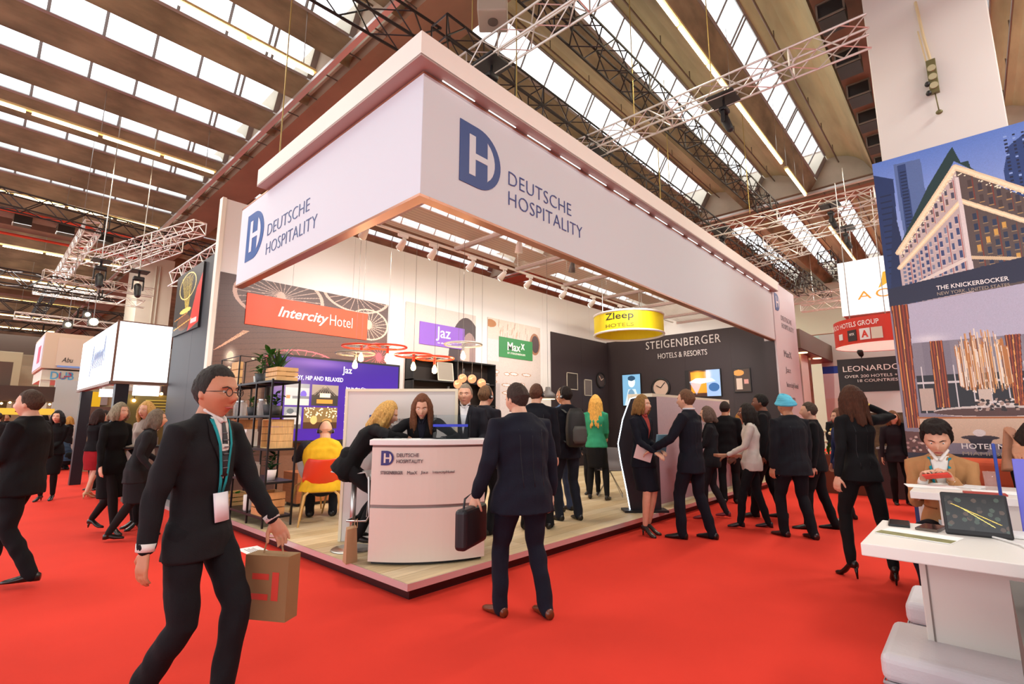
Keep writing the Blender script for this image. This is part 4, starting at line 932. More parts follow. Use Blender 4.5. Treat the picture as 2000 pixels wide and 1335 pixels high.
for sx in (-1, 1):
    for sy in (-1, 1): g.limb([(0, 0, .42), (sx * .2, sy * .2, .02)], .008, 5)
    g.limb([(sx * .2, -.2, .02), (sx * .2, .2, .02)], .008, 5)
g.obj('wire_base', STEEL, wc)
G().limb([(0, .2, .45), (0, -.12, .43), (0, -.22, .6), (0, -.27, .8)], [(.22, .012)] * 4, 14, side=(1, 0, 0)).obj('seat_shell', mat('chair_taupe', '#5a4f50', .5), wc, True)
# ================================================================ NEIGHBOURING STANDS, LEFT
pw = thing('black_picture_wall', 'dark grey wall left of the stand carrying a gold and red picture', 'wall', (.1, 5.62, 0))
for k in range(2): G().box((0, k * 1.24, 0), (.2, k * 1.24 + 1.235, 4.3)).obj('wall_panel', mat('slate_panel', '#33383d', .5), pw)
pic = thing('gold_red_picture', 'picture with a golden glass chandelier and a red corner on the dark wall', 'picture', (.095, 8.05, 3.05))
G().box((-.03, -1.62, 0), (0, 0, 1.2)).obj('panel', BLACK, pic)
im = Img(130, 100, 1.62, 1.2, '#1c130f'); im.poly([(1.0, 0), (1.62, .1), (1.62, 1.0), (1.35, .75)], '#d42a18')
for k in range(30): im.line(.75 + .02 * k * .3, .45, .35 + k * .025, 1.1, .008, random.choice(['#c9b030', '#8a7420', '#e0cc50']))
im.ell(.75, .42, .35, .05, '#ffe070'); im.ring(.75, .9, .5, .25, .04, '#ffe890'); im.ell(.7, .2, .4, .15, '#6a3c18'); im.line(.1, .12, 1.2, .22, .02, '#e8b850'); im.line(.1, .3, .9, .36, .02, '#c98a30'); im.rect(1.15, .12, 1.5, .2, '#ffffff', .7)
im.obj('printed_picture', (-.032, 0, 0), (0, -1, 0), (0, 0, 1), pic)
BOXLIT = mat('backlit_fabric', '#f6fafa', .6, emit='#f2faff', es=1.5)
lb_ = thing('lit_white_sign_box', 'glowing white box sign on black pillars at left', 'sign', (-.78, 8.11, 0))
G().box((.02, 0, 2.16), (.86, .06, 3.26)).obj('front_panel', BOXLIT, lb_); G().box((0, .02, 2.14), (.06, 4.1, 3.26)).obj('side_panel', BOXLIT, lb_)
BRZ = mat('bronze_frame', '#8a6f60', .4, .5)
g = G(); g.box((-.012, -.02, 2.12), (.02, .02, 3.28)); g.box((-.012, -.012, 2.1), (.88, .1, 2.15)); g.box((-.012, 0, 2.1), (.1, 4.1, 2.15)); g.box((0, -.01, 3.26), (.88, .05, 3.28)); g.obj('frame', BRZ, lb_)
SCR = mat('script_blue_grey', '#8fa3bd', .5)
g = G()
for k, (u, h, l) in enumerate(((.0, .5, 0), (.22, .3, 0), (.38, .3, 0), (.52, .3, 0), (.66, .32, 0), (.8, .3, 0), (.95, .3, 0), (1.12, .62, 0))):
    y = 2.4 - u * 1.15; g.limb([(-.006, y + .12, 2.52 - (.15 if k == 0 else 0)), (-.006, y, 2.7 + h * .3), (-.006, y - .06, 2.62 + h * .8), (-.006, y - .1, 2.6)], .008, 4)
g.obj('script_lettering', SCR, lb_)
PILL = mat('black_blue_pillar', '#14151f', .4)
for x, y in ((.08, .03), (.03, 3.6)): G().box((x, y, 0), (x + .2, y + .2, 2.12)).obj('pillar', PILL, lb_)
G().box((.45, .6, 1.92), (.88, .64, 2.12)).obj('inner_lit_band', BOXLIT, lb_)
G().box((.2, 2.5, 1.95), (.5, 2.55, 2.12)).obj('inner_lit_band', BOXLIT, lb_)
ow = thing('olive_display_wall', 'olive brown display wall with fine yellow lines under the glowing sign', 'wall', (-.35, 9.0, 0))
G().box((0, 0, 0), (.8, .05, 1.95)).obj('wall_board', mat('olive_wall', '#6a5f2a', .6), ow)
g = G()
for k in range(9): g.box((.3, -.012, 1.35 + k * .06), (.7, 0, 1.37 + k * .06))
g.obj('yellow_lines', mat('yellow_line', '#c9b84a', .6), ow)
for k, (x, z) in enumerate(((-.25, 1.83), (.2, 1.98))):
    t = thing('bulb_lamp', 'small warm bulb lamp %s the olive wall' % ('at the left edge of', 'at the top right of')[k], 'lamp', (x, 8.975, z)); G().ball((0, 0, 0), .03, 12, 8).obj('bulb', BULB, t, True); G().cyl((0, 0, .03), (0, 0, .3), .008, 5).obj('socket', BLACK, t)
cs = thing('coral_sculpture', 'white coral-like sculpture in front of the olive wall', 'sculpture', (.06, 8.75, 1.1))
g = G()
for k in range(22):
    a = k * 2.4; q = .5 + .5 * random.random(); g.limb([(0, 0, 0), (.06 * math.cos(a) * q, .06 * math.sin(a) * q, .12), (.13 * math.cos(a) * q, .1 * math.sin(a) * q, .14 + .2 * random.random())], [.02, .016, .012], 6)
g.obj('branches', WHITE, cs, True); G().box((-.1, -.1, -1.1), (.1, .1, 0)).obj('pedestal', mat('grey_pedestal', '#8c8278', .6), cs)
G_low = thing('low_grey_counter', 'low brown grey counter base behind the man in the dark suit', 'counter', (-.45, 7.4, 0)); G().box((0, 0, 0), (.5, .6, .95)).obj('counter_body', mat('taupe', '#6b5c52', .6), G_low); G().box((-.02, -.02, .95), (.52, .62, .98)).obj('counter_top', BLACK, G_low)
kb = tag(G().box((-.12, 5.7, 0), (.09, 8.0, .05)).obj('neighbour_platform', mat('grey_platform', '#9a9092', .5)), 'thin grey platform edge of the neighbouring stand at left', 'platform')
# far tower with coloured letters
dt = thing('far_sign_tower', 'far beige sign tower at left with blue and pink letters', 'sign', (-.94, 20, 0))
BEI = mat('beige_fabric', '#d8c2ae', .7); CRE = mat('cream_fabric', '#e0dccb', .7)
G().box((0, 0, 3.25), (3, 3.5, 4.5)).obj('upper_box', BEI, dt); G().box((.05, .15, 2.85), (3, 3.4, 3.2)).obj('lower_box', CRE, dt)
G().box((.35, -.05, 3.35), (1.8, 0, 4.35)).obj('front_board', mat('pale_board', '#dcc8b8', .7), dt); G().box((.4, -.06, 3.3), (1.7, 0, 3.36)).obj('blue_strip', mat('sky_blue_strip', '#86a8f0', .5), dt)
G().box((-.02, .1, 3.3), (0, 3.3, 4.4)).obj('side_poster', mat('pale_poster', '#d8d8e6', .6), dt); G().box((-.03, .8, 3.5), (-.02, 1.6, 4.1)).obj('side_emblem', mat('pink_red', '#d05070', .5), dt)
text('Abu', (.5, -.055, 3.48), (1, 0, 0), (0, 0, 1), .3, .17, BLACK, dt, shear=.3)
text('DUB', (.28, .14, 2.88), (1, 0, 0), (0, 0, 1), .62, .27, mat('light_blue_letters', '#5ab0e0', .5), dt, bold=.012)
G().limb([(.52, .12, 3.1), (.52, .12, 2.93), (.64, .12, 2.93), (.64, .12, 3.0), (.78, .12, 3.0), (.82, .12, 3.06), (.76, .12, 3.13)], .02, 6).obj('pink_letter', mat('pink_red'), dt)
G().box((-.6 + .94, -1.0, 0), (.2 + .94, -.9, 2.8)).obj('white_wall', mat('wall_bluish_white', '#c8cdd2', .7), dt)
G().box((.05, .2, 0), (.3, .5, 2.85)).obj('pillar', CRE, dt); G().box((2.5, .2, 0), (2.8, .5, 2.85)).obj('pillar', CRE, dt)
br = thing('far_bar_canopy', 'dark far bar canopy with small warm bulbs at the left edge', 'canopy', (-2.6, 17, 0))
G().box((.3, 0, 2.0), (1.85, .8, 2.45)).obj('canopy_box', mat('bar_brown', '#3d2a20', .6), br); G().box((0, 0, 1.62), (1.9, .9, 1.8)).obj('lit_counter_band', mat('yellow_glow', '#c9a832', .5, emit='#d8b040', es=.7), br)
G().box((.1, .1, 0), (1.85, .8, 1.2)).obj('bar_counter', mat('bar_front', '#5a4438', .6), br); G().box((.6, .9, 0), (.9, 1.1, 3.2)).obj('bar_pillar', mat('bar_front'), br)
for k in range(7): G().ball((.75 + .17 * k, -.02, 1.93 + .03 * (k % 2)), .028, 8, 6).obj('bulb', BULB, br)
G().box((.02, -.02, 2.0), (.28, 0, 2.4)).obj('framed_lettering', mat('bw_poster', '#8a8684', .6), br)
ys = thing('yellow_far_sign', 'yellow sign with a black and white poster beside the black pillar at far left', 'sign', (-.12, 15.5, 0))
G().box((0, 0, 1.85), (.26, .04, 2.28)).obj('yellow_board', mat('sign_yellow', '#e8cf10', .5), ys); G().box((.26, -.01, 1.9), (.42, .03, 2.3)).obj('poster', mat('bw_poster'), ys)
G().box((0, .1, 0), (1.2, .2, 2.35)).obj('wall_board', mat('sandy_wall', '#9a8a6a', .7), ys); G().box((0, .0, 1.55), (.9, .1, 1.85)).obj('shelf_band', mat('bar_front'), ys)
ex = thing('exit_sign', 'small green exit sign on the sandy wall at far left', 'sign', (.47, 15.56, 2.08)); G().box((0, 0, 0), (.13, .03, .16)).obj('sign_box', mat('exit_green', '#2aa050', .5, emit='#30c060', es=.8), ex); G().box((.05, -.004, .02), (.08, 0, .14)).obj('running_figure', SW, ex)
# white far wall pieces and beige booths filling the far left
for k, (x, y, w, d, h, c, lb2) in enumerate(((-2.8, 27, 1.6, 2, 4.4, '#8f8468', 'tall olive grey far stand at the left edge'), (-1.1, 30, 1.5, 3, 4.6, '#a89a80', 'beige far stand behind the sign tower'), (.6, 17.8, 1.0, .3, 2.6, '#d6d4cc', 'pale far wall behind the exit sign'), (2.2, 13.5, 3, 3, 4.2, '#4a4444', 'dark stand behind the black picture wall'), (-3, 40, 9, 2, 4.0, '#9c8c74', 'long beige stand at the far end of the aisle'))):
    t = thing('far_stand', lb2, 'stand', (x, y, 0)); G().box((0, 0, 0), (w, d, h * .62)).obj('stand_wall', mat('fs' + str(k), c, .7), t); bev(G().box((-.1, -.15, h * .66), (w + .1, d, h)).obj('header', mat('fsh' + str(k), c, .5), t), .02)
    for q in (.1, w - .2): G().box((q, -.1, h * .6), (q + .1, 0, h * .68)).obj('bracket', BLACK, t)
for k, (x, y, z) in enumerate(((-.55, 13.0, 3.95), (-.3, 16.5, 4.7), (-.85, 15.0, 4.1))):
    t = thing('flood_spot', 'glowing warm floodlight above the white sign, %s' % ('nearest and brightest', 'right one', 'small left one')[k], 'lamp', (x, y, z)); G().cyl((0, .1, .1), (0, .1, 9.95 - z), .008, 4).obj('cable', STEEL, t); G().ball((0, 0, 0), .09 if k == 0 else .06, 12, 8).obj('lens', LENS, t, True); G().box((-.1, .05, -.1), (.1, .25, .12)).obj('housing', BLACK, t)

# ================================================================ RIGHT SIDE, FAR
cb = thing('brown_canopy_stand', 'brown flat canopy on a white column with copper edges, beyond the stand', 'canopy', (13.1, .2, 0))
BRN = mat('canopy_brown', '#5a2f22', .5); G().box((0, -.25, 3.45), (4.6, 4, 4.0)).obj('canopy_slab', mat('canopy_fascia', '#6d5746', .6), cb); G().box((.02, -.23, 3.43), (4.58, 3.9, 3.46)).obj('canopy_underside', BRN, cb)
G().box((1.0, 0, 0), (1.9, .8, 3.44)).obj('column', mat('warm_white', '#e8dcd0', .6), cb)
for x in (1.92, 2.02, 2.12): G().box((x, -.02, 0), (x + .05, .1, 3.44)).obj('copper_strip', mat('copper_satin', '#b0745a', .3, .6), cb)
G().box((0, .1, .1), (.5, 1, 3.44)).obj('dark_post', DKW, cb)
for x in (.9, 2.7): G().cyl((x, -.1, 3.41), (x, -.1, 3.43), .12, 14).obj('downlight', mat('warm_diffuser'), cb)
rf = thing('far_food_stand', 'far stand with a blue band and colourful food pictures', 'stand', (17.5, -.9, 0))
G().box((0, -3.0, 3.05), (.1, 1.2, 3.3)).obj('blue_band', mat('band_blue_deep', '#1f48b0', .5), rf); G().box((0, -3.0, 0), (.1, 1.2, 2.2)).obj('white_front', WPANEL, rf)
im = Img(90, 40, 4.2, .85, '#c9a860'); 
for k in range(90): im.ell(random.random() * 4.2, random.random() * .85, .15, .08, random.choice(['#d8b060', '#7a8a3a', '#e8dcc0', '#6a4a8a', '#c06030', '#f0e8d0']))
im.rect(0, 0, .6, .85, '#e8eef4'); im.obj('food_picture', (-.005, 1.2, 2.2), (0, -1, 0), (0, 0, 1), rf)
G().box((.1, -3, 0), (.3, 1.2, 3.3)).obj('back_wall', WPANEL, rf); G().box((-.02, -3.0, 3.3), (.2, 1.2, 4.4)).obj('upper_grid_wall', mat('grid_wall', '#b9b6b2', .7), rf)
fs = thing('green_far_wall', 'pale green far wall with a window strip beyond the canopy', 'wall', (29, -9, 0)); G().box((0, 0, 0), (.3, 24, 5.2)).obj('wall_board', mat('pale_green', '#b2bda6', .8), fs); G().box((-.05, 0, 5.2), (.3, 24, 5.6)).obj('white_rail', WPANEL, fs); G().box((-.05, 0, 6.2), (.3, 24, 9)).obj('upper_board', mat('pale_green'), fs)
flw = thing('flower_planter', 'planter with white and yellow flowers behind the walking visitors', 'planter', (9.6, -1.35, 0))
G().box((-.2, -.45, 0), (.2, .45, .75)).obj('planter_box', mat('brown_planter', '#6a3a24', .6), flw)
lm_ = leaf_mesh(.22, .05).mesh('leaf', LEAF); fm = G().ball((0, 0, 0), .035, 8, 5).mesh('blossom', mat('blossom', '#f0ecd0', .6)); fy = G().ball((0, 0, 0), .03, 8, 5).mesh('blossom', mat('blossom_yellow', '#e0b83a', .6))
for k in range(34):
    o = wrap(lm_, 'leaf', flw, (random.uniform(-.15, .15), random.uniform(-.4, .4), .74 + .1 * random.random())); o.rotation_euler = (RAD(random.uniform(20, 80)), 0, random.random() * 6.3)
for k in range(26): wrap(fm if k % 3 else fy, 'blossom', flw, (random.uniform(-.17, .17), random.uniform(-.42, .42), .95 + .3 * random.random()))
rd = thing('red_drum_sign', 'round red hanging sign with white lettering and small square logos', 'sign', (10, -2.25, 2.93))
RED = mat('red_sign', '#dc3a28', .5); R2 = .86; g = G(); n = 56
for k in range(n):
    a, b = 2 * PI * k / n, 2 * PI * (k + 1) / n
    q = [(R2 * math.cos(a), R2 * math.sin(a), 0), (R2 * math.cos(b), R2 * math.sin(b), 0), (R2 * math.cos(b), R2 * math.sin(b), .52), (R2 * math.cos(a), R2 * math.sin(a), .52)]; g.add(q, [(0, 1, 2, 3)])
g.obj('drum_skin', RED, rd)
g = G(); g.add([(R2 * math.cos(2 * PI * k / n), R2 * math.sin(2 * PI * k / n), .01) for k in range(n)], [tuple(reversed(range(n)))]); g.obj('lit_bottom', mat('lit_cream', '#fff4e4', .5, emit='#ffeedd', es=.6), rd)
curve_text('LEONARDO HOTELS GROUP', rd, R2 + .02, .34, .1, 1.37, RAD(92), SW, .01)
for k, (c, s) in enumerate((('#f0f0f0', None), ('#3a3234', 'NYX'), ('#f2eeee', 'A'), ('#e0d4c4', None))):
    a = RAD((130, 149, 165, 178)[k]); cN = Vector((math.cos(a), math.sin(a), 0)); U = Vector((-math.sin(a), math.cos(a), 0)); o = cN * (R2 + .004); w = .09 if k else .055
    G().prism([(-w, .06 if k else .12), (w, .06 if k else .12), (w, .28 if k else .24), (-w, .28 if k else .24)], o, U, (0, 0, 1), .01).obj('logo_square', mat('sq' + c[1:], c, .5), rd)
    if s == 'A': text('A', o + U * -.06 + Vector((0, 0, .1)), U, (0, 0, 1), .12, .14, RED, rd, bold=.04, depth=.014)
    if s == 'NYX': text('NYX', o + U * -.05 + Vector((0, 0, .17)), U, (0, 0, 1), .1, .05, SW, rd, depth=.014)
g = G()
for k in range(3): a = k * 2.1; g.cyl((.6 * math.cos(a), .6 * math.sin(a), .5), (.6 * math.cos(a), .6 * math.sin(a), 3.6), .008, 4)
g.obj('suspension_wire', STEEL, rd)
lw = thing('black_lettered_wall', 'black stand wall with white hotel lettering under the red drum sign', 'wall', (10.6, -1.28, 0))
G().box((0, -3.2, 2.05), (.1, 0, 2.78)).obj('black_header', mat('header_black', '#231f20', .5), lw); G().box((.02, -3.2, 1.6), (.1, 0, 2.05)).obj('white_band', WPANEL, lw); G().box((.02, -3.2, 0), (.1, 0, 1.6)).obj('brown_wall', mat('brown_green_wall', '#5e4a34', .7, var=.5, scale=9), lw)
text('LEONARDO HOTELS GERMANY', (-.004, -.1, 2.5), (0, -1, 0), (0, 0, 1), 2.7, .12, SW, lw)
text('OVER 200 HOTELS + MORE THAN 100 DESTINATIONS', (-.004, -.12, 2.36), (0, -1, 0), (0, 0, 1), 2.5, .06, SW, lw); text('18 COUNTRIES IN EUROPE AND BEYOND', (-.004, -.35, 2.26), (0, -1, 0), (0, 0, 1), 2.0, .06, SW, lw)
t = thing('clip_spotlight', 'small black clip spotlight on top of the black lettered wall', 'spotlight', (10.55, -1.75, 2.8)); G().limb([(0, 0, .05), (-.12, 0, .1)], [.05, .06], 10).obj('head', BLACK, t, True); G().cyl((0, 0, -.02), (0, 0, .06), .012, 5).obj('clip', BLACK, t)
cg = thing('lounge_counter', 'dark glass counter in the aisle before the black lettered wall', 'counter', (9.3, -2.9, 0)); G().box((0, 0, 0), (.8, .9, .9)).obj('counter_body', mat('dark_counter', '#3a2c2c', .4), cg); G().box((-.02, -.02, .9), (.82, .92, .93)).obj('counter_top', STEEL, cg)
ac = thing('hanging_white_sign', 'white hanging box sign with golden letters and a golden wing', 'sign', (12, -1.27, 3.98))
G().box((0, -3.6, .02), (3.4, 0, 1.38)).obj('box_skin', mat('lit_white_fabric', '#f4f2f4', .6, emit='#f4f4ff', es=.55), ac); G().box((0.01, -3.58, 0), (3.38, -.02, .02)).obj('box_bottom', mat('rose_bottom', '#b98078', .7), ac)
GLD = mat('gold_letters', '#e8a83c', .4, .2)
text('ACCOR', (-.006, -.35, .38), (0, -1, 0), (0, 0, 1), 1.75, .2, GLD, ac, bold=.0, spacing=1.3)
G().prism([(.78, .6), (1.0, .72), (1.35, .95), (1.25, .98), (1.05, .86), (1.02, 1.0), (.9, .98), (.86, .78)], (-.006, 0, 0), (0, -1, 0), (0, 0, 1), .006).obj('wing_emblem', mat('gold_wing', '#f0c040', .4), ac)
G().prism([(1.12, 1.0), (1.22, 1.02), (1.34, 1.3), (1.2, 1.32), (1.1, 1.15)], (-.006, 0, 0), (0, -1, 0), (0, 0, 1), .006).obj('wing_emblem', mat('gold_wing'), ac)
g = G()
for x in (.3, 3.0):
    for y in (-.3, -3.2): g.cyl((x, y, 1.38), (x, y, 4), .01, 4)
g.obj('suspension_wire', STEEL, ac)
# ================================================================ RIGHT SIDE, NEAR: picture wall, tables, seats
pf = thing('right_platform', 'low platform of the stand at right with pale blue grey floor', 'platform')
G().box((-1.2, -7, 0), (6.5, -2.97, .085)).obj('deck', mat('bluegrey_floor', '#aab9c6', .4), pf); G().box((-1.2, -2.985, 0), (6.5, -2.95, .09)).obj('edge_trim', mat('trim_grey', '#b9b2a8', .45, .2), pf)
pwl = thing('hotel_picture_wall', 'huge picture wall with a hotel at dusk above and a lobby with chandelier below', 'picture', (3.35, -2.94, .09))
G().box((.0, -2.4, 0), (.14, .0, 3.83)).obj('wall_core', mat('edge_blue', '#20336e', .45), pwl)
im = Img(400, 800, 1.7, 2.95, '#6f8fd8')
im.grad('#a9bfee', '#5f86d6', 1.9, 2.95)
im.poly([(-.01, 1.4), (-.01, 2.835), (.151, 2.738), (.138, 2.32), (.1, 1.469)], '#1f3566')
im.poly([(.165, 2.883), (.367, 2.871), (.378, 2.2), (.19, 1.9), (.165, 2.469)], '#5a74a8'); im.poly([(.19, 2.86), (.255, 2.86), (.262, 2.0), (.2, 1.9)], '#2c4478')
for k in range(20): im.rect(.205, 2.15 + k * .033, .25, 2.165 + k * .033, '#16284e')
for k in range(14): im.rect(.03, 1.8 + k * .06, .12, 1.815 + k * .06, '#16254a')
im.poly([(.0, 1.4), (.12, 2.5), (.165, 2.0), (.2, 1.4)], '#1a2b55')
im.poly([(.92, 1.9), (.9, 2.55), (.95, 2.76), (1.2, 2.95), (1.7, 2.95), (1.7, 1.9)], '#26427c')
for i in range(26):
    for j in range(14): im.rect(.93 + j * .055, 2.0 + i * .034, .95 + j * .055, 2.017 + i * .034, '#121f44' if (i + j) % 5 else '#8fb0e8')
im.poly([(.6, 2.90), (.57, 2.86), (.393, 2.577), (.15, 2.1), (.2, 2.06), (.597, 2.76), (1.2, 2.07), (1.7, 1.6), (1.7, 1.78), (1.2, 2.26), (.99, 2.349), (.887, 2.47), (.85, 2.44), (.7, 2.66), (.69, 2.73), (.64, 2.73)], '#1d3a3a')
im.poly([(.597, 2.72), (.12, 2.0), (.11, 1.5), (.6, 1.5)], '#c9b8b4'); im.poly([(.597, 2.72), (1.7, 1.5), (.6, 1.5)], '#5d4f4a'); im.poly([(.6, 1.5), (1.7, 1.3), (1.7, 1.6)], '#5d4f4a')
# windows of the left and right facades: rows converge toward the sides
def facade(x0, zt0, zb0, x1, zt1, zb1, nx, nz, wins, piers, sill):
    for i in range(nx):
        t = ((i + .5) / nx) ** .9; x = x0 + (x1 - x0) * t; zt = zt0 + (zt1 - zt0) * t; zb = zb0 + (zb1 - zb0) * t; hw = abs(x1 - x0) / nx * .24
        for j in range(nz):
            z = zb + (zt - zb) * (j + .5) / nz; hh = (zt - zb) / nz * .3
            im.rect(x - hw, z - hh, x + hw, z + hh, wins[(i + j * 3) % len(wins)])
            im.rect(x - hw * 1.4, z - hh * 1.35, x + hw * 1.4, z - hh * 1.05, sill, .8)
        if i % 2 == 0: im.rect(x + hw * 1.5, zb, x + hw * 2.0, zt, piers)
facade(.58, 2.28, 1.62, .13, 1.84, 1.62, 12, 6, ['#3a4a78', '#42557f', '#7a86a0'], '#a8382c', '#e2d6d0')
facade(.64, 2.28, 1.68, 1.65, 1.5, 1.3, 20, 6, ['#1f3050', '#2a3a5a', '#d8a850', '#27354f'], '#7a3a30', '#a8906a')
facade(.58, 2.62, 2.42, .13, 2.0, 1.92, 12, 2, ['#4a4a5e', '#6a5a5a'], '#a8382c', '#e8d0a0')
facade(.64, 2.6, 2.38, 1.65, 1.75, 1.6, 20, 2, ['#3a3440', '#4a3c3a'], '#7a3a30', '#c9a060')
facade(.66, 1.75, 1.63, 1.65, 1.45, 1.35, 16, 1, ['#f0b848', '#ffd070'], '#5d4f4a', '#a8906a')
for (w, c) in ((.05, '#f0dcb0'), (.022, '#fff2cc')):
    im.line(.597, 2.70, .12, 2.0, w, c); im.line(.597, 2.70, 1.7, 1.72, w, c); im.line(.605, 2.37, .115, 1.85, w * .8, c); im.line(.605, 2.37, 1.7, 1.5, w * .8, c); im.line(.605, 1.84, .15, 1.64, w * .6, '#e8dcd0'); im.line(.605, 1.84, 1.5, 1.6, w * .6, '#e0c8a0')
im.poly([(.588, 2.6), (.612, 2.6), (.62, 1.6), (.588, 1.6)], '#e6dcd8')
for k in range(120): q = random.random(); im.ell(.597 + q * 1.0, 2.66 - q * .88 + random.uniform(-.03, .03), .006, .006, '#fff8d8')
for k in range(80): q = random.random(); im.ell(.597 - q * .47, 2.66 - q * .7 + random.uniform(-.03, .03), .006, .006, '#fff8d8')
im.poly([(0, 1.48), (0, 1.66), (1.7, 1.86), (1.7, 1.64)], '#262a44')
im.poly([(0, .0), (0, 1.485), (1.7, 1.60), (1.7, .0)], '#8b8290')
im.poly([(.1, 1.10), (.1, 1.487), (1.7, 1.60), (1.7, 1.14)], '#bdb9cc'); im.ell(.25, 1.15, .15, .05, '#e8e4ea', .8, True)
im.rect(.13, .7, 1.7, 1.12, '#817a86'); 
for k in range(12): im.rect(.13 + k * .13, .7, .2 + k * .13, 1.12, '#958e98', .5)
im.rect(.13, .48, 1.7, .82, '#1f1e26')
for k in range(14): im.rect(.17 + k * .11, .48, .178 + k * .11, .9, '#d8d0d0')
im.rect(.13, .74, 1.7, .76, '#d8d0d0'); im.rect(.14, .5, .24, .7, '#c8b0a0')
for (a, b, c, d) in ((.01, .137, .111, 0.02), (.254, .345, .341, .246), (.745, .841, .794, .739), (1.3, 1.42, 1.4, 1.3)):
    z1 = 1.49 if a < .1 else 1.125; z0 = .35 if a < .1 else .53
    im.poly([(a, z1), (b, z1), (c, z0), (d, z0)], '#6a2412')
    for k in range(5): q = (k + .5) / 5; im.line(a + (b - a) * q, z1, d + (c - d) * q, z0, (b - a) * .06, ['#e08a3a', '#b04a1c', '#f0a850', '#a03c16', '#c96428'][k])
for k in range(120):
    x = .42 + random.random() * .33; e = 1 - ((x - .585) / .2) ** 2; zt = 1.0 + .22 * e * random.random(); zb = .78 - .1 * e * random.random() - .05
    im.line(x, zt, x + .004, zb, .006, random.choice(['#e0a868', '#c07a3c', '#f0d8b8', '#8a5a3a', '#f4e6d4']))
im.rect(.53, .45, .61, .68, '#d8c4b4'); 
im.ell(.62, .49, .4, .05, '#d8ccc4'); im.ell(.62, .485, .4, .035, '#5a3a34')
for k in range(60): im.ell(.5 + random.random() * .26, .5 + random.random() * .09, .012, .01, random.choice(['#e8dcd4', '#2a1c1c', '#b09080']))
im.rect(.1, .22, 1.7, .44, '#dcbca0'); im.rect(.1, .43, 1.7, .445, '#b8682c'); im.line(.11, .2, .11, .45, .01, '#c8702c'); im.ell(.5, .27, .12, .02, '#3a2c34'); im.poly([(.42, .26), (.58, .26), (.53, .15), (.47, .15)], '#2a2030'); im.ell(.5, .31, .04, .03, '#e8dcd8')
im.poly([(0, .13), (0, .32), (.26, .3), (.26, .13)], '#6a4038'); im.poly([(.66, .13), (.66, .2), (1.0, .33), (1.0, .13)], '#6a4038')
for k in range(90): im.ell(random.choice([random.random() * .26, .7 + random.random() * .3]), .14 + random.random() * .13, .012, .01, random.choice(['#b08078', '#4a2c2a', '#d8b8a8']))
im.poly([(0, .0), (0, .13), (1.7, .13), (1.7, .0)], '#2b2838'); im.noise(.04)
im.obj('printed_picture', (-.004, 0, .91), (0, -1, 0), (0, 0, 1), pwl)
text('THE KNICKERBOCKER', (-.006, -.355, 2.495), (0, -.994, -.0), (0, 0, 1), .47, .04, SW, pwl, bold=.012, depth=.003)
text('NEW YORK, UNITED STATES', (-.006, -.355, 2.44), (0, -.994, -.0), (0, 0, 1), .47, .035, mat('beige_print', '#b8a894', .5), pwl, depth=.003)
text('HOTEL MIAMI', (-.006, -.375, 1.085 - .0), (0, -1, 0), (0, 0, 1), .4, .045, SW, pwl, bold=.01, depth=.003); text('MIAMI BEACH', (-.006, -.375, 1.03), (0, -1, 0), (0, 0, 1), .4, .03, mat('beige_print'), pwl, depth=.003)
TW = mat('table_white', '#e9e4de', .35)
def hi_table(x0, x1, label, sx):
    t = thing('white_table', label, 'table', (x0, -3.06, .09))
    bev(G().box((0, -1.6, .82), (x1 - x0, 0, .865)).obj('table_top', TW, t), .004)
    bev(G().box((sx, -1.5, 0), (sx + .3, -.14, .82)).obj('support_box', mat('support_white', '#d6cdc4', .45), t), .003)
    g = G(); g.box((sx - .003, -.165, 0), (sx, -.16, .82)); g.obj('panel_joint', mat('joint_dark', '#7a6e66', .6), t); return t
hi_table(-.19, .41, 'white table nearest the camera with a tablet stand on it', .3)
hi_table(1.73, 2.44, 'second white table, the seated woman behind it', .03)
LEA = mat('white_leather', '#c9c4c8', .45, bump=.12, bscale=90)
def pouf(loc, w, d, h, label, rz=0):
    t = thing('leather_pouf', label, 'pouf', loc, rz)
    o = bev(G().box((0, 0, .02), (w, d, h - .1)).obj('side_panel', LEA, t), .02, 3); o2 = bev(G().box((-.006, -.006, h - .1), (w + .006, d + .006, h)).obj('seat_cushion', LEA, t), .03, 4)
    g = G(); P = [(0, 0), (w, 0), (w, d), (0, d)]; g.limb([(p[0], p[1], h - .1) for p in P + [P[0]]], .006, 6); g.limb([(0, d / 2 - .0, .03), (0, d / 2, h - .1)], .004, 5); g.obj('seam_piping', mat('piping', '#a09aa0', .5), t, True); return t
pouf((-.14, -4.2, .09), .42, 1.12, .48, 'wide white leather pouf at the lower right corner')
pouf((.62, -3.45, .09), .36, .36, .47, 'small white leather pouf under the near table')
ob = thing('upholstered_bench', 'orange upholstered seat behind the seated woman', 'seat', (3.02, -4.2, .09)); bev(G().box((0, 0, .78), (.2, .95, 1.02)).obj('backrest', mat('orange_fabric', '#e8623a', .7), ob), .05, 4); bev(G().box((-.3, 0, .3), (.1, .95, .46)).obj('seat_cushion', mat('orange_fabric'), ob), .04, 3); G().box((-.25, .05, 0), (.15, .9, .3)).obj('seat_base', BLACK, ob)
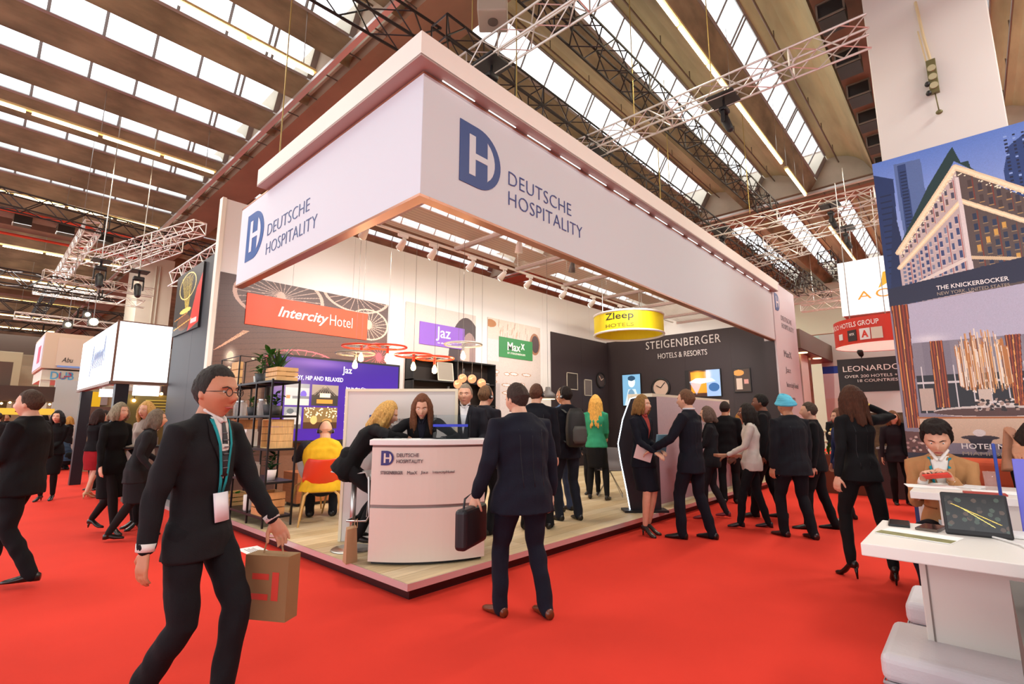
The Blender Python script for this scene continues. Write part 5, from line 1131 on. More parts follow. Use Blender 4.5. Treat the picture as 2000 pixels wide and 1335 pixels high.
# tablet in stand, phones, papers, cables on the near table
zt = .955
td = thing('tablet_stand', 'black tablet in a tilted case standing on the near table', 'tablet', (.22, -3.29, zt + .002), RAD(-84)); td.rotation_euler = (RAD(-14), 0, RAD(-83))
bev(G().box((0, 0, 0), (.2, .015, .165)).obj('case', mat('case_black', '#1c1a1c', .5), td), .006)
im = Img(90, 70, .18, .13, '#16120f')
for k in range(30): im.ell(random.random() * .18, random.random() * .13, .008, .008, random.choice(['#4a3a30', '#2a2420', '#3a443a']))
im.line(.02, .1, .16, .03, .003, '#e0c050'); im.line(.05, .085, .14, .02, .003, '#f0d870'); im.obj('screen_image', (.01, -.0015, .02), (1, 0, 0), (0, 0, 1), td, print_mat('tab_glow', .15, .35))
G().limb([(.03, .015, .1), (.03, .09, -.0)], .006, 5).obj('kickstand', BLACK, td)
def flat(name, label, cat, loc, w, d, h, rz, m, m2=None):
    t = thing(name, label, cat, loc, rz); bev(G().box((-w / 2, -d / 2, 0), (w / 2, d / 2, h)).obj('body', m, t), .002)
    if m2: G().box((-w / 2 + .004, -d / 2 + .004, h), (w / 2 - .004, d / 2 - .004, h + .0008)).obj('screen', m2, t)
    return t
flat('smartphone', 'black phone in the back corner of the near table, left one', 'phone', (.33, -3.13, zt + .001), .075, .14, .009, RAD(95), BLACK, mat('dark_screen'))
flat('smartphone', 'brownish phone beside the black one on the near table', 'phone', (.3, -3.24, zt + .001), .075, .14, .01, RAD(80), mat('bronze_phone', '#6a5a50', .3, .5), mat('dark_screen'))
bro = thing('brochure', 'brochure with an olive landscape picture on the near table', 'brochure', (.10, -3.21, zt + .001), RAD(-12)); G().box((-.08, -.12, 0), (.08, .12, .003)).obj('sheet', pp, bro); G().box((-.08, -.12, .003), (-.01, .12, .0035)).obj('landscape_print', mat('olive_print2', '#7d7a4a', .6, var=.4, scale=30), bro)
g = G(); g.limb([(.33, -3.3, zt + .006), (.3, -3.38, zt + .006), (.2, -3.46, zt + .006), (.13, -3.5, zt + .006), (.05, -3.52, zt + .006)], .004, 6); tag(g.obj('white_cable', WHITE, None, True), 'white charging cable lying behind the brochure on the near table', 'cable')
flat('booklet', 'white papers behind the tablet at the right edge of the near table', 'paper', (.36, -3.55, zt + .001), .12, .2, .012, RAD(10), pp)
# second table: papers, glass, blue divider posts
z2 = .955
for k, (x, y, a) in enumerate(((2.1, -3.15, .2), (2.3, -3.3, -.3), (2.0, -3.5, .1))):
    tag(bev(G().box((-.1, -.14, 0), (.1, .14, .004)).obj('paper_sheet', pp, None, False, (x, y, z2 + .001)), .001), 'paper sheet on the second table, %s' % ('under the left hand of the seated woman', 'below the red phone', 'near the tumbler')[k], 'paper').rotation_euler = (0, 0, a)
gl_ = thing('water_glass', 'square tumbler on the second table', 'glass', (2.15, -3.46, z2 + .001)); G().limb([(0, 0, 0), (0, 0, .12)], [.032, .038], 16, round_=False).obj('tumbler', mat('tumbler_glass', '#c8a8a0', .05, alpha=.35), gl_, True)
fo = flat('red_folder', 'flat red black folder on the second table', 'folder', (1.85, -3.42, z2 + .001), .1, .2, .01, RAD(5), mat('folder_red', '#a03028', .5))
dv = thing('blue_divider_post', 'slim blue divider board edge beside the tablet', 'divider', (.78, -3.47, .09)); bev(G().box((0, -.012, 0), (.08, .0, 1.21)).obj('board_edge', mat('divider_blue', '#1f3f9c', .4), dv), .003); G().box((-.02, -.03, 0), (.1, .02, .02)).obj('foot', BLACK, dv)
dv2 = thing('violet_divider_board', 'violet blue divider board at the right edge of the picture', 'divider', (.45, -3.52, .09)); bev(G().box((0, -.2, .78), (.02, 0, 1.16)).obj('board', mat('divider_violet', '#6a6ad0', .35), dv2), .003); G().box((0, -.22, .76), (.025, .0, .78)).obj('clamp', BLACK, dv2)
bb = thing('black_bag', 'black bag edge at the right border beside the near table', 'bag', (-.62, -3.62, .93)); o = bev(G().box((-.1, -.12, 0), (.1, .12, .2)).obj('bag_body', mat('bag_black', '#161412', .5), bb), .04, 4); G().torus((0, 0, .2), .05, .008, 16, 6, (1, 0, 0)).obj('handle', BLACK, bb)
tag(G().box((-1.0, -3.9, .0), (-.3, -3.45, .925)).obj('side_cabinet', mat('side_cab', '#5a544f', .6)), 'dark cabinet carrying the black bag at the right border', 'cabinet')
# small things on the carpet
fl1 = thing('floor_sticker', 'white printed floor sticker on the carpet beside the platform', 'sticker', (-.18, 2.62, .001), RAD(0)); G().box((-.11, -.17, 0), (.11, .17, .002)).obj('label_sheet', pp, fl1)
g = G()
for k in range(5): g.box((-.06 + k * .022, -.1, .002), (-.05 + k * .022, .1 - .03 * (k % 2), .003))
g.obj('print_lines', TG, fl1)
fl2 = thing('floor_sticker', 'white floor sticker on the carpet far left beside the neighbouring stand', 'sticker', (-.42, 6.6, .001)); G().box((-.08, -.14, 0), (.1, .14, .002)).obj('label_sheet', pp, fl2)
tag(G().box((-.02, -.01, 0), (.02, .01, .006)).obj('litter_scrap', mat('scrap', '#d8b080', .7), None, False, (-1.02, -1.64, 0)), 'tiny beige scrap on the carpet in the foreground', 'litter')
# ================================================================ PEOPLE
def remesh(g, vox, smooth=2, wrinkle=0.0, wscale=9.0, name='m'):
    me = g.mesh(name, []) if False else None
    me = bpy.data.meshes.new(name); me.from_pydata(g.v, [], g.f); me.update()
    o = bpy.data.objects.new(name, me); COL.objects.link(o)
    r = o.modifiers.new('r', 'REMESH'); r.mode = 'VOXEL'; r.voxel_size = vox; r.use_smooth_shade = True
    if smooth: s_ = o.modifiers.new('s', 'SMOOTH'); s_.factor = .5; s_.iterations = smooth
    dg = bpy.context.evaluated_depsgraph_get(); out = bpy.data.meshes.new_from_object(o.evaluated_get(dg))
    bpy.data.objects.remove(o); bpy.data.meshes.remove(me)
    if wrinkle:
        n = len(out.vertices); co = np.empty(n * 3, np.float32); out.vertices.foreach_get('co', co); no = np.empty(n * 3, np.float32); out.vertices.foreach_get('normal', no)
        co = co.reshape(-1, 3); no = no.reshape(-1, 3); x, y, z = co.T; w = wscale
        d = (np.sin(w * (2.1 * z + .9 * x + .6 * np.sin(w * .7 * y + 1))) * np.sin(w * (.8 * x - 1.1 * z + .9 * y) + 2) + .5 * np.sin(w * 2.3 * (z * .9 + y * .7 - x * .5) + np.sin(w * x)))
        co += no * (d * wrinkle)[:, None]; out.vertices.foreach_set('co', co.ravel()); out.update()
    out.polygons.foreach_set('use_smooth', [True] * len(out.polygons))
    return out
def V3(*a): return np.array(a, float)
def unit(v): v = np.array(v, float); return v / (np.linalg.norm(v) + 1e-9)
def ik(a, b, l1, l2, pole):
    a = np.array(a, float); b = np.array(b, float); d = b - a; L = np.linalg.norm(d); mx = (l1 + l2) * .995
    if L > mx: b = a + d / L * mx; d = b - a; L = mx
    t = d / L; x = (l1 * l1 - l2 * l2 + L * L) / (2 * L); h = math.sqrt(max(0, l1 * l1 - x * x))
    p = np.array(pole, float); p = p - t * (p @ t); p = unit(p); return a + t * x + p * h, b
def smooth01(x): x = np.clip(x, 0, 1); return x * x * (3 - 2 * x)
def head_pts(off=0.0, n=40, m=30, fem=False, hair=None):
    th = np.linspace(.02, PI - .02, m)[:, None]; ph = np.linspace(0, 2 * PI, n, endpoint=False)[None, :]
    dx = np.sin(th) * np.cos(ph); dy = np.sin(th) * np.sin(ph); dz = np.cos(th) * np.ones_like(ph)
    X, Y, Z_ = dx * .074, dy * .096, dz * .116
    t = np.clip(-Z_ / .1, 0, 1); X = X * (1 - (.34 if fem else .26) * t ** 1.6); back = Y < 0
    Y = np.where(back, Y * (1 - .5 * t), Y * (1 - .10 * t)); Y = Y + np.where(Z_ > 0, -.006, 0)
    f = smooth01((dy - .2) / .4); ax = np.abs(X)
    Y = Y + f * (.024 * np.exp(-(X / .011) ** 2) * np.where(Z_ > -.03, np.exp(-((Z_ + .03) / .03) ** 2), np.exp(-((Z_ + .03) / .010) ** 2))
         - .012 * np.exp(-((ax - .030) / .015) ** 2 - ((Z_ - .004) / .013) ** 2) + .005 * np.exp(-((Z_ - .026) / .009) ** 2) * (ax < .05)
         + .007 * np.exp(-(X / .020) ** 2 - ((Z_ + .058) / .006) ** 2) + .006 * np.exp(-(X / .018) ** 2 - ((Z_ + .072) / .006) ** 2) - .003 * np.exp(-(X / .02) ** 2 - ((Z_ + .065) / .003) ** 2)
         + .011 * np.exp(-(X / .020) ** 2 - ((Z_ + .10) / .014) ** 2) + .005 * np.exp(-((ax - .045) / .018) ** 2 - ((Z_ + .03) / .02) ** 2))
    if hair is not None:
        fr = dy / (np.sqrt(dx ** 2 + dy ** 2) + 1e-6); zl = hair['line'](fr)
        mk = smooth01((Z_ - zl + .008) / .014); rp = .25 + .75 * smooth01((Z_ - zl) / .055); s = (1 + hair['th'] * rp * (1 + .18 * np.sin(17 * ph + 5 * dz) + .1 * np.sin(9 * ph - 14 * dz))) * mk + .8 * (1 - mk)
        X, Y, Z_ = X * s, Y * s, Z_ * s
    return np.stack([X, Y, Z_], -1)
def grid_geo(g, P):
    m, n, _ = P.shape; vs = P.reshape(-1, 3); fs = []
    for i in range(m - 1):
        for k in range(n): k2 = (k + 1) % n; fs.append((i * n + k, (i + 1) * n + k, (i + 1) * n + k2, i * n + k2))
    fs += [tuple(range(n)), tuple(reversed([(m - 1) * n + k for k in range(n)]))]; g.add(vs, fs)
SKIN = {'a': mat('skin_light', '#d8a488', .5, var=.06, scale=20), 'b': mat('skin_tan', '#ba7e5e', .5, var=.06, scale=20), 'c': mat('skin_brown', '#7a4a34', .5)}
LIP = mat('lip', '#a8504a', .45); EYEW = mat('eye_white', '#e8e2dc', .3); IRIS = mat('iris_dark', '#2a1c16', .2)
def cloth(c, rough=.85):
    h = c.strip('#'); v = [int(h[i:i + 2], 16) for i in (0, 2, 4)]
    if max(v) < 80: v = [int(q * .62) for q in v]
    return mat('cloth_' + h, '#%02x%02x%02x' % tuple(v), rough, var=.15, scale=7, bump=.3, bscale=220, spec=.25)
def hairm(c): return mat('hair_' + c.strip('#'), c, .62, var=.4, scale=22, stretch=(6, 6, 1), bump=.6, bscale=60, spec=.25)
def hand_geo(g, wr, d, palm_n, s=1.0, curl=.5, mirror=1):
    """palm from wrist wr along d; palm_n = palm normal; four unequal fingers and a side thumb"""
    d = unit(d); pn = np.array(palm_n, float); pn = unit(pn - d * (pn @ d)); sd = np.cross(d, pn) * mirror
    g.limb([wr, wr + d * .03 * s, wr + d * .075 * s, wr + d * .092 * s], [(.024 * s, .017 * s), (.034 * s, .015 * s), (.041 * s, .014 * s), (.038 * s, .011 * s)], 12, side=sd)
    for k, (o, L) in enumerate(((-.031, .060), (-.0105, .076), (.0105, .082), (.031, .072))):
        b = wr + d * .086 * s + sd * o * s; c = curl * (.9 + .08 * k); dirs = []
        for j in range(3): a = c * (j + .6) * .75; dirs.append(d * math.cos(a) + pn * math.sin(a))
        p = [b - d * .02 * s, b]; 
        for j, q in enumerate((.45, .32, .23)): p.append(p[-1] + dirs[j] * L * q * s)
        g.limb(p, [.009 * s, .0088 * s, .0082 * s, .0075 * s, .0065 * s], 8)
    b = wr + d * .028 * s + sd * .028 * s; t1 = unit(sd * .75 + d * .65 + pn * .25); t2 = unit(sd * .25 + d * .9 + pn * (.3 + .5 * curl))
    g.limb([b, b + t1 * .036 * s, b + t1 * .036 * s + t2 * .03 * s, b + t1 * .036 * s + t2 * .052 * s], [.013 * s, .0115 * s, .010 * s, .008 * s], 8)
def person(label, loc, face, H=1.75, fem=False, lean=0, side=0, twist=0, pel=(0, 0, 0), lf=(-.1, 0, 0), rf=(.1, 0, 0), lfy=8, rfy=-8,
           lh=(-.25, .05, .80), rh=(.25, .05, .80), lel=None, rel=None, curl=.5, head=(0, 0, 0), skin='a', hair=('short', '#3a2a20'),
           top='#23242b', topkind='jacket', bot='#1c1d24', botkind='trousers', hem=-.17, skirtz=.5, shoe='#1a1614', heel=0.0, shirt=None, tie=None,
           lanyard=None, near=False, cuff=None, legcol=None, extras=(), knee=None, build=1.0, eyes=True, neckw=1.0, hsz=1.0):
    s = H / 1.75; t = thing('person', label, 'person', loc, RAD(face) - PI / 2)
    hp = heel
    P = V3(pel[0], pel[1], .945 + pel[2] + hp)
    ll, sl = RAD(lean), RAD(side); T = unit(V3(math.sin(sl), math.sin(ll) * math.cos(sl), math.cos(ll) * math.cos(sl)))
    tw_ = RAD(twist); R = V3(math.cos(tw_), math.sin(tw_), 0); R = unit(R - T * (R @ T)); F = np.cross(T, R)
    R0 = V3(1, 0, 0)
    sw = (.165 if fem else .192) * build ** .5
    sp = lambda h: P + T * h
    nb = sp(.53); N = unit(T * .6 + V3(0, 0, 1) * .4 + F * .12); hc = nb + N * .118
    yaw, pit, rol = [RAD(a) for a in head]
    # head frame: rotate torso frame
    hf = unit(F * (1, 1, 0) + V3(0, 1e-6, 0)); hr = unit(np.cross(hf, V3(0, 0, 1)));
    Mh = Matrix((tuple(hr), tuple(hf), (0, 0, 1))).transposed()
    Mh = Mh @ Matrix.Rotation(yaw, 3, 'Z') @ Matrix.Rotation(pit, 3, 'X') @ Matrix.Rotation(rol, 3, 'Y')
    Mh = np.array(Mh)
    hc = hc + Mh @ V3(0, .02, .0)
    hs = 1.07 * hsz
    HT = lambda p: (np.asarray(p) @ Mh.T * hs + hc) * s
    sh = {-1: sp(.438) - R * sw, 1: sp(.438) + R * sw}
    tgt = {-1: V3(*lh), 1: V3(*rh)}; pol = {-1: lel, 1: rel}
    el, wr = {}, {}
    for k in (-1, 1):
        pole = V3(*pol[k]) if pol[k] else -F * .95 + R * k * .22 - T * .2
        el[k], wr[k] = ik(sh[k], tgt[k], .285, .25, pole)
    hipj = {k: P - V3(0, 0, .03) + R0 * k * (.092 if botkind == 'trousers' else .078) for k in (-1, 1)}
    ft = {-1: V3(*lf), 1: V3(*rf)}; fy = {-1: RAD(lfy), 1: RAD(rfy)}; kn, an = {}, {}
    for k in (-1, 1):
        fd = V3(-math.sin(fy[k]), math.cos(fy[k]), 0)
        pole = V3(*knee[k]) if knee and knee.get(k) else fd
        kn[k], an[k] = ik(hipj[k], ft[k] + V3(0, 0, .085 + hp), .43, .42, pole)
    vox = .0055 if near else .009
    # --- body (skin): head, neck, chest core, arms, hands, legs
    g = G(); hp_ = head_pts(fem=fem, n=56 if near else 36, m=44 if near else 26); grid_geo(g, HT(hp_))
    for k in (-1, 1): g.ball(tuple(HT((k * .074, -.008, -.012))), (.009 * s, .016 * s, .026 * s), 8, 6)
    nw = (.052 if fem else .062) * neckw
    g.limb([sp(.44) * s, nb * s, (nb * .45 + hc * .55 + N * -.01) * s], [nw * 1.15 * s, nw * s, nw * .9 * s], 14)
    g.limb([sp(.05) * s, sp(.25) * s, sp(.44) * s], [(.09 * s, .06 * s), (.1 * s, .06 * s), (.12 * s, .06 * s)], 12, side=R)
    sleeved = topkind != 'sleeveless'
    for k in (-1, 1):
        r_ = (.03, .028, .026, .022) if sleeved else (.046, .042, .036, .024)
        g.limb([sp(.45) * s, sh[k] * s, el[k] * s, wr[k] * s], [.04 * s, r_[0] * s, r_[2] * s, r_[3] * s], 10)
        fd = unit(wr[k] - el[k]); pn = unit(-R * k * .8 + F * .2 if fd[2] < -.5 else V3(0, 0, -1) - R * k * .3)
        hand_geo(g, wr[k] * s, fd, pn, s * (.94 if fem else 1.02), curl, -k if fd[2] < -.5 else k)
        lr = (.068, .052, .048, .034) if botkind != 'trousers' else (.05, .04, .035, .03)
        lm = kn[k] * .66 + an[k] * .34
        g.limb([P * s, hipj[k] * s, kn[k] * s, lm * s, an[k] * s], [.06 * s, lr[0] * s, lr[1] * s, (lr[2] + .004) * s, lr[3] * s], 12)
    me = remesh(g, vox, 1); me.materials.append(SKIN[skin]); body = wrap(me, 'body', t)
    if legcol:   # tights
        g = G()
        for k in (-1, 1):
            lm = kn[k] * .66 + an[k] * .34; g.limb([P * s, hipj[k] * s, kn[k] * s, lm * s, an[k] * s], [.07 * s, .082 * s, .060 * s, .059 * s, .041 * s], 12)
        me = remesh(g, .01, 1); me.materials.append(cloth(legcol)); wrap(me, 'tights', t)
    # --- face details
    if eyes:
        for k in (-1, 1):
            e = G(); e.ball(tuple(HT((k * .030, .0680, .003))), .0100 * s, 10, 8); e.obj('eye', EYEW, t, True)
            e = G(); e.ball(tuple(HT((k * .030, .0745, .001))), .0050 * s, 8, 6); e.obj('iris', IRIS, t, True)
            e = G(); e.limb([HT((k * .013, .089, .020)), HT((k * .030, .084, .026)), HT((k * .046, .074, .021))], [.0028 * s, .0034 * s, .0022 * s], 6); e.obj('eyebrow', hairm(hair[1]) if hair[0] != 'turban' else IRIS, t, True)
        e = G(); e.limb([HT((-.021, .078, -.065)), HT((0, .0855, -.064)), HT((.021, .078, -.065))], [(.002 * s, .003 * s), (.004 * s, .0062 * s), (.002 * s, .003 * s)], 8); e.obj('lips', LIP, t, True)
    # --- hair
    hk, hcol = hair[0], hair[1]
    if hk != 'none':
        g = G(); line = {'short': lambda f: np.where(f > 0, -.022 + .088 * smooth01((f - .08) / .5), -.022 + .056 * f), 'bald': lambda f: np.where(f > -.2, .4, -.045)}.get(hk, lambda f: np.where(f > 0, -.04 + .108 * smooth01((f - .15) / .5), -.04 + .04 * f))
        if hk == 'bald':
            g.limb([HT((-.073, .01, -.0)), HT((-.066, -.045, -.015)), HT((0, -.088, -.02)), HT((.066, -.045, -.015)), HT((.073, .01, 0))], [(.008 * s, .016 * s), (.014 * s, .03 * s), (.016 * s, .034 * s), (.014 * s, .03 * s), (.008 * s, .016 * s)], 10, side=(1, 0, 0))
        elif hk == 'turban':
            grid_geo(g, HT(head_pts(n=36, m=24, hair=dict(line=lambda f: .02 + .01 * f, th=.16))))
            for q in range(6): z = .028 + q * .017; rr = 1.12 - q * .11; P_ = [HT((.083 * rr * math.cos(a), -.008 + .105 * rr * math.sin(a), z + .018 * math.sin(a) + (.01 * math.cos(a * 1 + q)))) for a in np.linspace(0, 2 * PI, 25)]; g.limb(P_, [.019 * s] * 25, 8)
        else:
            grid_geo(g, HT(head_pts(n=48, m=36, fem=fem, hair=dict(line=line, th={'short': .10, 'bob': .16, 'long': .15, 'updo': .14, 'pixie': .22}.get(hk, .12)))))
            if hk in ('bob', 'long'):
                L = -.12 if hk == 'bob' else -.29
                if len(hair) > 2: L = hair[2]
                for a in np.linspace(RAD(145), RAD(395), 15):
                    ca, sa = math.cos(a), math.sin(a); fl = .012 * math.sin(a * 7); L2 = L * (1 + .08 * math.sin(a * 5))
                    bk = smooth01(-sa) * .03
                    g.limb([HT((.062 * ca, -.012 + .078 * sa, .06)), HT((.086 * ca, -.014 + .098 * sa, 0)), HT((.092 * ca + fl, -.022 + .100 * sa, L2 * .5)), HT(((.086 + (.012 if hk == 'long' else -.004)) * ca + fl, -.03 + .088 * sa - bk, L2))], [.024 * s, .025 * s, .026 * s, .016 * s], 8)
            if hk == 'updo': g.ball(tuple(HT((0, -.11, .03))), (.045 * s, .04 * s, .045 * s), 12, 8)
            if hk == 'pixie':
                for q in range(14): a = q * .45; g.limb([HT((.05 * math.cos(a), .05 * math.sin(a), .115)), HT((.078 * math.cos(a + .5), .088 * math.sin(a + .5), .08))], [.018 * s, .014 * s], 6)
        me = remesh(g, .007 if near else .009, 1, .0016 if hk != 'turban' else 0, 60); me.materials.append(cloth(hcol) if hk == 'turban' else hairm(hcol)); wrap(me, 'turban' if hk == 'turban' else 'hair', t)
    # --- top
    bf = build; g = G()
    if fem: prof = [(hem, .196, .150), (-.05, .188, .142), (.03, .165, .122), (.13, .132, .096), (.25, .148, .112), (.33, .160, .128), (.42, .158, .10), (.48, .125, .078), (.525, .068, .062)]
    else: prof = [(hem, .208, .150), (-.05, .200, .142), (.04, .172, .122), (.14, .168, .118), (.27, .186, .128), (.38, .190, .124), (.45, .172, .10), (.50, .125, .08), (.535, .075, .068)]
    if topkind in ('sweater', 'vest'): prof[0] = (hem, prof[1][1] * .97, prof[1][2] * .97)
    R_ = []
    for (h, a, b) in prof:
        if h < 0:
            down = V3(0, 0, -1) if abs(lean) < 35 else -T
            c = P + down * (-h) + F * (.01); uu, vv = unit(R0 * .5 + R * .5), unit(F * (1, 1, 0))
            if lean >= 35: uu, vv = R, F
        else: c = sp(h); uu, vv = R, F
        R_.append((c * s, uu, vv, a * s * bf, b * s * bf ** 1.5))
    g.rings(R_, 20)
    if topkind != 'sleeveless':
        for k in (-1, 1):
            md = (sh[k] + el[k]) / 2; fm_ = (el[k] + wr[k]) / 2; w2 = wr[k] - unit(wr[k] - el[k]) * .012
            a = (.052 if fem else .062) * bf ** .5; 
            g.limb([(sp(.475) + R * k * .06) * s, (sh[k] + T * .004) * s, md * s, el[k] * s, fm_ * s, w2 * s], [.045 * s, (a + .004) * s, a * s, (a - .006) * s, (a - .013) * s, (a - .02) * s], 14)
    me = remesh(g, .009 if near else .012, 3, .0045, 13); me.materials.append(cloth(top)); jk = wrap(me, {'jacket': 'jacket', 'coat': 'coat', 'sweater': 'sweater', 'dress': 'dress', 'vest': 'vest', 'sleeveless': 'vest'}[topkind], t)
    if cuff:
        for k in (-1, 1):
            d = unit(wr[k] - el[k]); a = (.052 if fem else .062) - .021; g = G(); g.limb([(wr[k] - d * .03) * s, (wr[k] + d * .006) * s], [a * s, (a - .003) * s], 14, round_=False); g.obj('shirt_cuff', cloth(cuff), t, True)
    # --- bottoms
    g = G()
    if botkind == 'trousers':
        g.limb([(P + V3(0, 0, .1)) * s, P * s, (P - V3(0, 0, .08)) * s], [((.125 if fem else .150) * s * bf, (.09 if fem else .105) * s * bf), ((.150 if fem else .165) * s * bf, (.108 if fem else .122) * s * bf), (.15 * s, .105 * s)], 16, side=R0)
        q = .88 if fem else 1.0
        for k in (-1, 1):
            a2 = an[k] - V3(0, 0, .035); mid = (hipj[k] + kn[k]) / 2
            g.limb([(hipj[k] - R0 * k * (.012 if fem else 0)) * s, mid * s, kn[k] * s, ((kn[k] + an[k]) / 2) * s, a2 * s], [.090 * s * q * bf ** .5, .085 * s * q * bf ** .5, .068 * s * q, (.064 * q) * s, (.056 if not fem else .042) * s], 14)
        me = remesh(g, .010 if near else .012, 2, .0042, 12); me.materials.append(cloth(bot)); wrap(me, 'trousers', t)
    else:
        kc = (kn[-1] + kn[1]) / 2; top_ = P + V3(0, 0, .12); mid = P - V3(0, 0, .03); dn = kc * 1.0; hz = skirtz
        if P[2] - kc[2] > .25:
            lo = V3(P[0] * .4 + kc[0] * .6, P[1] * .4 + kc[1] * .6, hz)
            g.rings([(top_ * s, R0, (0, 1, 0), .110 * s, .078 * s), (mid * s, R0, (0, 1, 0), .172 * s, .126 * s), ((mid * .5 + lo * .5) * s, R0, (0, 1, 0), .180 * s, .142 * s), (lo * s, R0, (0, 1, 0), .168 * s, .140 * s)], 20)
        me = remesh(g, .012, 2, .003, 10); me.materials.append(cloth(bot)); wrap(me, 'skirt', t)
    # --- shoes
    for k in (-1, 1):
        fd = V3(-math.sin(fy[k]), math.cos(fy[k]), 0); sd = V3(math.cos(fy[k]), math.sin(fy[k]), 0); a = an[k]; gz = a[2] - .085 - hp; q = .86 if fem else 1.0
        g = G(); st_ = [(-.062, .030, .032, hp + .034), (-.03, .034, .045, hp + .045), (.02, .034, .040 if not fem else .03, hp * .85 + .042), (.075, .040, .030, hp * .35 + .030), (.13, .043, .022, .022), (.175, .034, .017, .017), (.198, .016, .012, .012)]
        g.rings([((a + fd * x * q + V3(0, 0, gz + zz - a[2])) * s, sd, V3(0, 0, 1), rx * q * s, rz * s) for x, rx, rz, zz in st_], 14)
        if not (fem and hp): g.limb([(a + V3(0, 0, -.05)) * s, (a + V3(0, 0, .02)) * s], [.037 * s * q, .036 * s * q], 12, round_=False)
        if hp: g.limb([(a - fd * .045 * q + V3(0, 0, gz + hp + .02 - a[2])) * s, (a - fd * .055 * q + V3(0, 0, gz - a[2] + .004)) * s], [.018 * s, .007 * s], 8, round_=False)
        else: g.rings([((a + fd * x * q + V3(0, 0, gz + .006 - a[2])) * s, sd, fd, .001, .001) for x in (0, .001)], 4)
        g.obj('shoe', mat('shoe_' + shoe.strip('#'), shoe, .3), t, True)
    # --- things worn on the front: shirt wedge, tie, lanyard, projected on the jacket
    bpy.context.view_layer.update(); bv = BVHTree.FromPolygons([v.co.copy() for v in jk.data.vertices], [tuple(q.vertices) for q in jk.data.polygons]) if (near or shirt or tie or lanyard or extras) else None
    def patch(name, rows, m, off=.004, back=False, th=.003):
        Fv = Vector(F) * (-1 if back else 1); vs = []; nn = 7; last = .1
        for (xl, xr, h) in rows:
            for i in range(nn):
                x = xl + (xr - xl) * i / (nn - 1); o = Vector(sp(h) + R * x) * s
                hit = bv.ray_cast(o + Fv * .6, -Fv)
                if hit[0] is not None: last = (hit[0] - o).dot(Fv)
                vs.append(o + Fv * (last + off))
        fs = []
        for r in range(len(rows) - 1):
            for i in range(nn - 1): a = r * nn + i; fs.append((a, a + 1, a + nn + 1, a + nn))
        g = G(); g.add(vs, fs); o = g.obj(name, m, t, True); md = o.modifiers.new('th', 'SOLIDIFY'); md.thickness = th; md.offset = 0; return o
    if shirt:
        lo_ = .20 if topkind == 'jacket' else .3
        patch('shirt', [(-.055 + .055 * q, .055 - .055 * q, .52 - (.52 - lo_) * q) for q in np.linspace(0, .97, 9)], cloth(shirt), .003)
        for k in (-1, 1):
            patch('lapel', [(k * (.058 - .056 * q), k * (.058 - .056 * q + .045 * math.sin(PI * min(1, q * 1.1 + .12))), .515 - (.515 - lo_) * q) for q in np.linspace(0, .97, 9)], cloth(top), .006)
        if topkind == 'jacket': g = G(); g.ball(tuple(Vector((sp(lo_ - .03) + F * .118) * s)), .007, 8, 5)
        g2 = G()
        for k in (-1, 1): g2.limb([(nb + R * k * .05 + F * .02 + T * .025) * s, (nb + R * k * .012 + F * .085 - T * .03) * s], [.012 * s, .012 * s], 8)
        g2.obj('collar', cloth(shirt), t, True)
    if tie: patch('tie', [(-.014, .014, .50), (-.011, .011, .485), (-.018, .018, .42), (-.028, .028, .30), (-.024, .024, .22)], mat('tie_' + tie.strip('#'), tie, .5, bump=.2), .009)
    if lanyard:
        c, bc, bh = lanyard
        for k in (-1, 1): patch('lanyard', [(k * .06 - .008 + (-k * .05) * q, k * .06 + .008 + (-k * .05) * q, .51 - (.51 - bh) * q) for q in np.linspace(0, 1, 7)], cloth(c), .010)
        o = patch('badge', [(-.05, .05, bh + .01), (-.05, .05, bh - .13)], mat('badge_' + bc.strip('#'), bc, .4), .014)
    for e in extras:
        if e[0] == 'patch': patch(e[1], e[2], e[3], *(e[4:]))
    # seams at the back of jackets
    if near and topkind in ('jacket',):
        for x in (-.1, 0, .1): patch('back_seam', [(x * (1 - .15 * q) - .0015, x * (1 - .15 * q) + .0015, .40 - .42 * q) for q in np.linspace(0, 1, 8)], BLACK, .0015, True, .001)
    t['s'] = s
    info = dict(s=s, HT=HT, sp=sp, R=R, F=F, T=T, wr=wr, el=el, sh=sh, P=P, t=t, hc=hc, Mh=Mh, kn=kn, patch=patch)
    return info
def headset(p, m=None):
    HT, s, t = p['HT'], p['s'], p['t']
    g = G(); g.limb([HT((.086 * math.cos(a), -.01, .135 * math.sin(a) - .01)) for a in np.linspace(0, PI, 13)], [(.007 * s, .004 * s)] * 13, 6, side=(0, 1, 0)); g.obj('headphone_band', BLACK, t, True)
    for k in (-1, 1):
        g = G(); g.limb([HT((k * .070, -.008, -.012)), HT((k * .096, -.008, -.012))], [.026 * s, .024 * s], 14, round_=False); g.obj('headphone_cup', BLACK, t, True)
        g = G(); g.limb([HT((k * .096, -.008, -.012)), HT((k * .100, -.008, -.012))], [.015 * s, .013 * s], 12, round_=False); g.obj('headphone_cap', mat('cup_silver', '#cfd2d4', .3, .4), t, True)
def world(p, v):   # point in person's frame (metres, unscaled) -> world
    t = p['t']; a = t.rotation_euler[2]; v = np.array(v) * p['s']
    return (t.location[0] + v[0] * math.cos(a) - v[1] * math.sin(a), t.location[1] + v[0] * math.sin(a) + v[1] * math.cos(a), t.location[2] + v[2])
def handbag(name, label, cat, loc, rz, w, d, h, m, strap=.25, parent=None):
    t = thing(name, label, cat, loc, rz)
    bev(G().box((-w / 2, -d / 2, -h), (w / 2, d / 2, 0)).obj('bag_body', m, t), min(.03, d / 3), 3)
    g = G(); g.limb([(-w * .35, 0, -.01), (-w * .3, 0, strap * .7), (0, 0, strap), (w * .3, 0, strap * .7), (w * .35, 0, -.01)], .008, 6); g.obj('bag_strap', m, t, True)
    return t
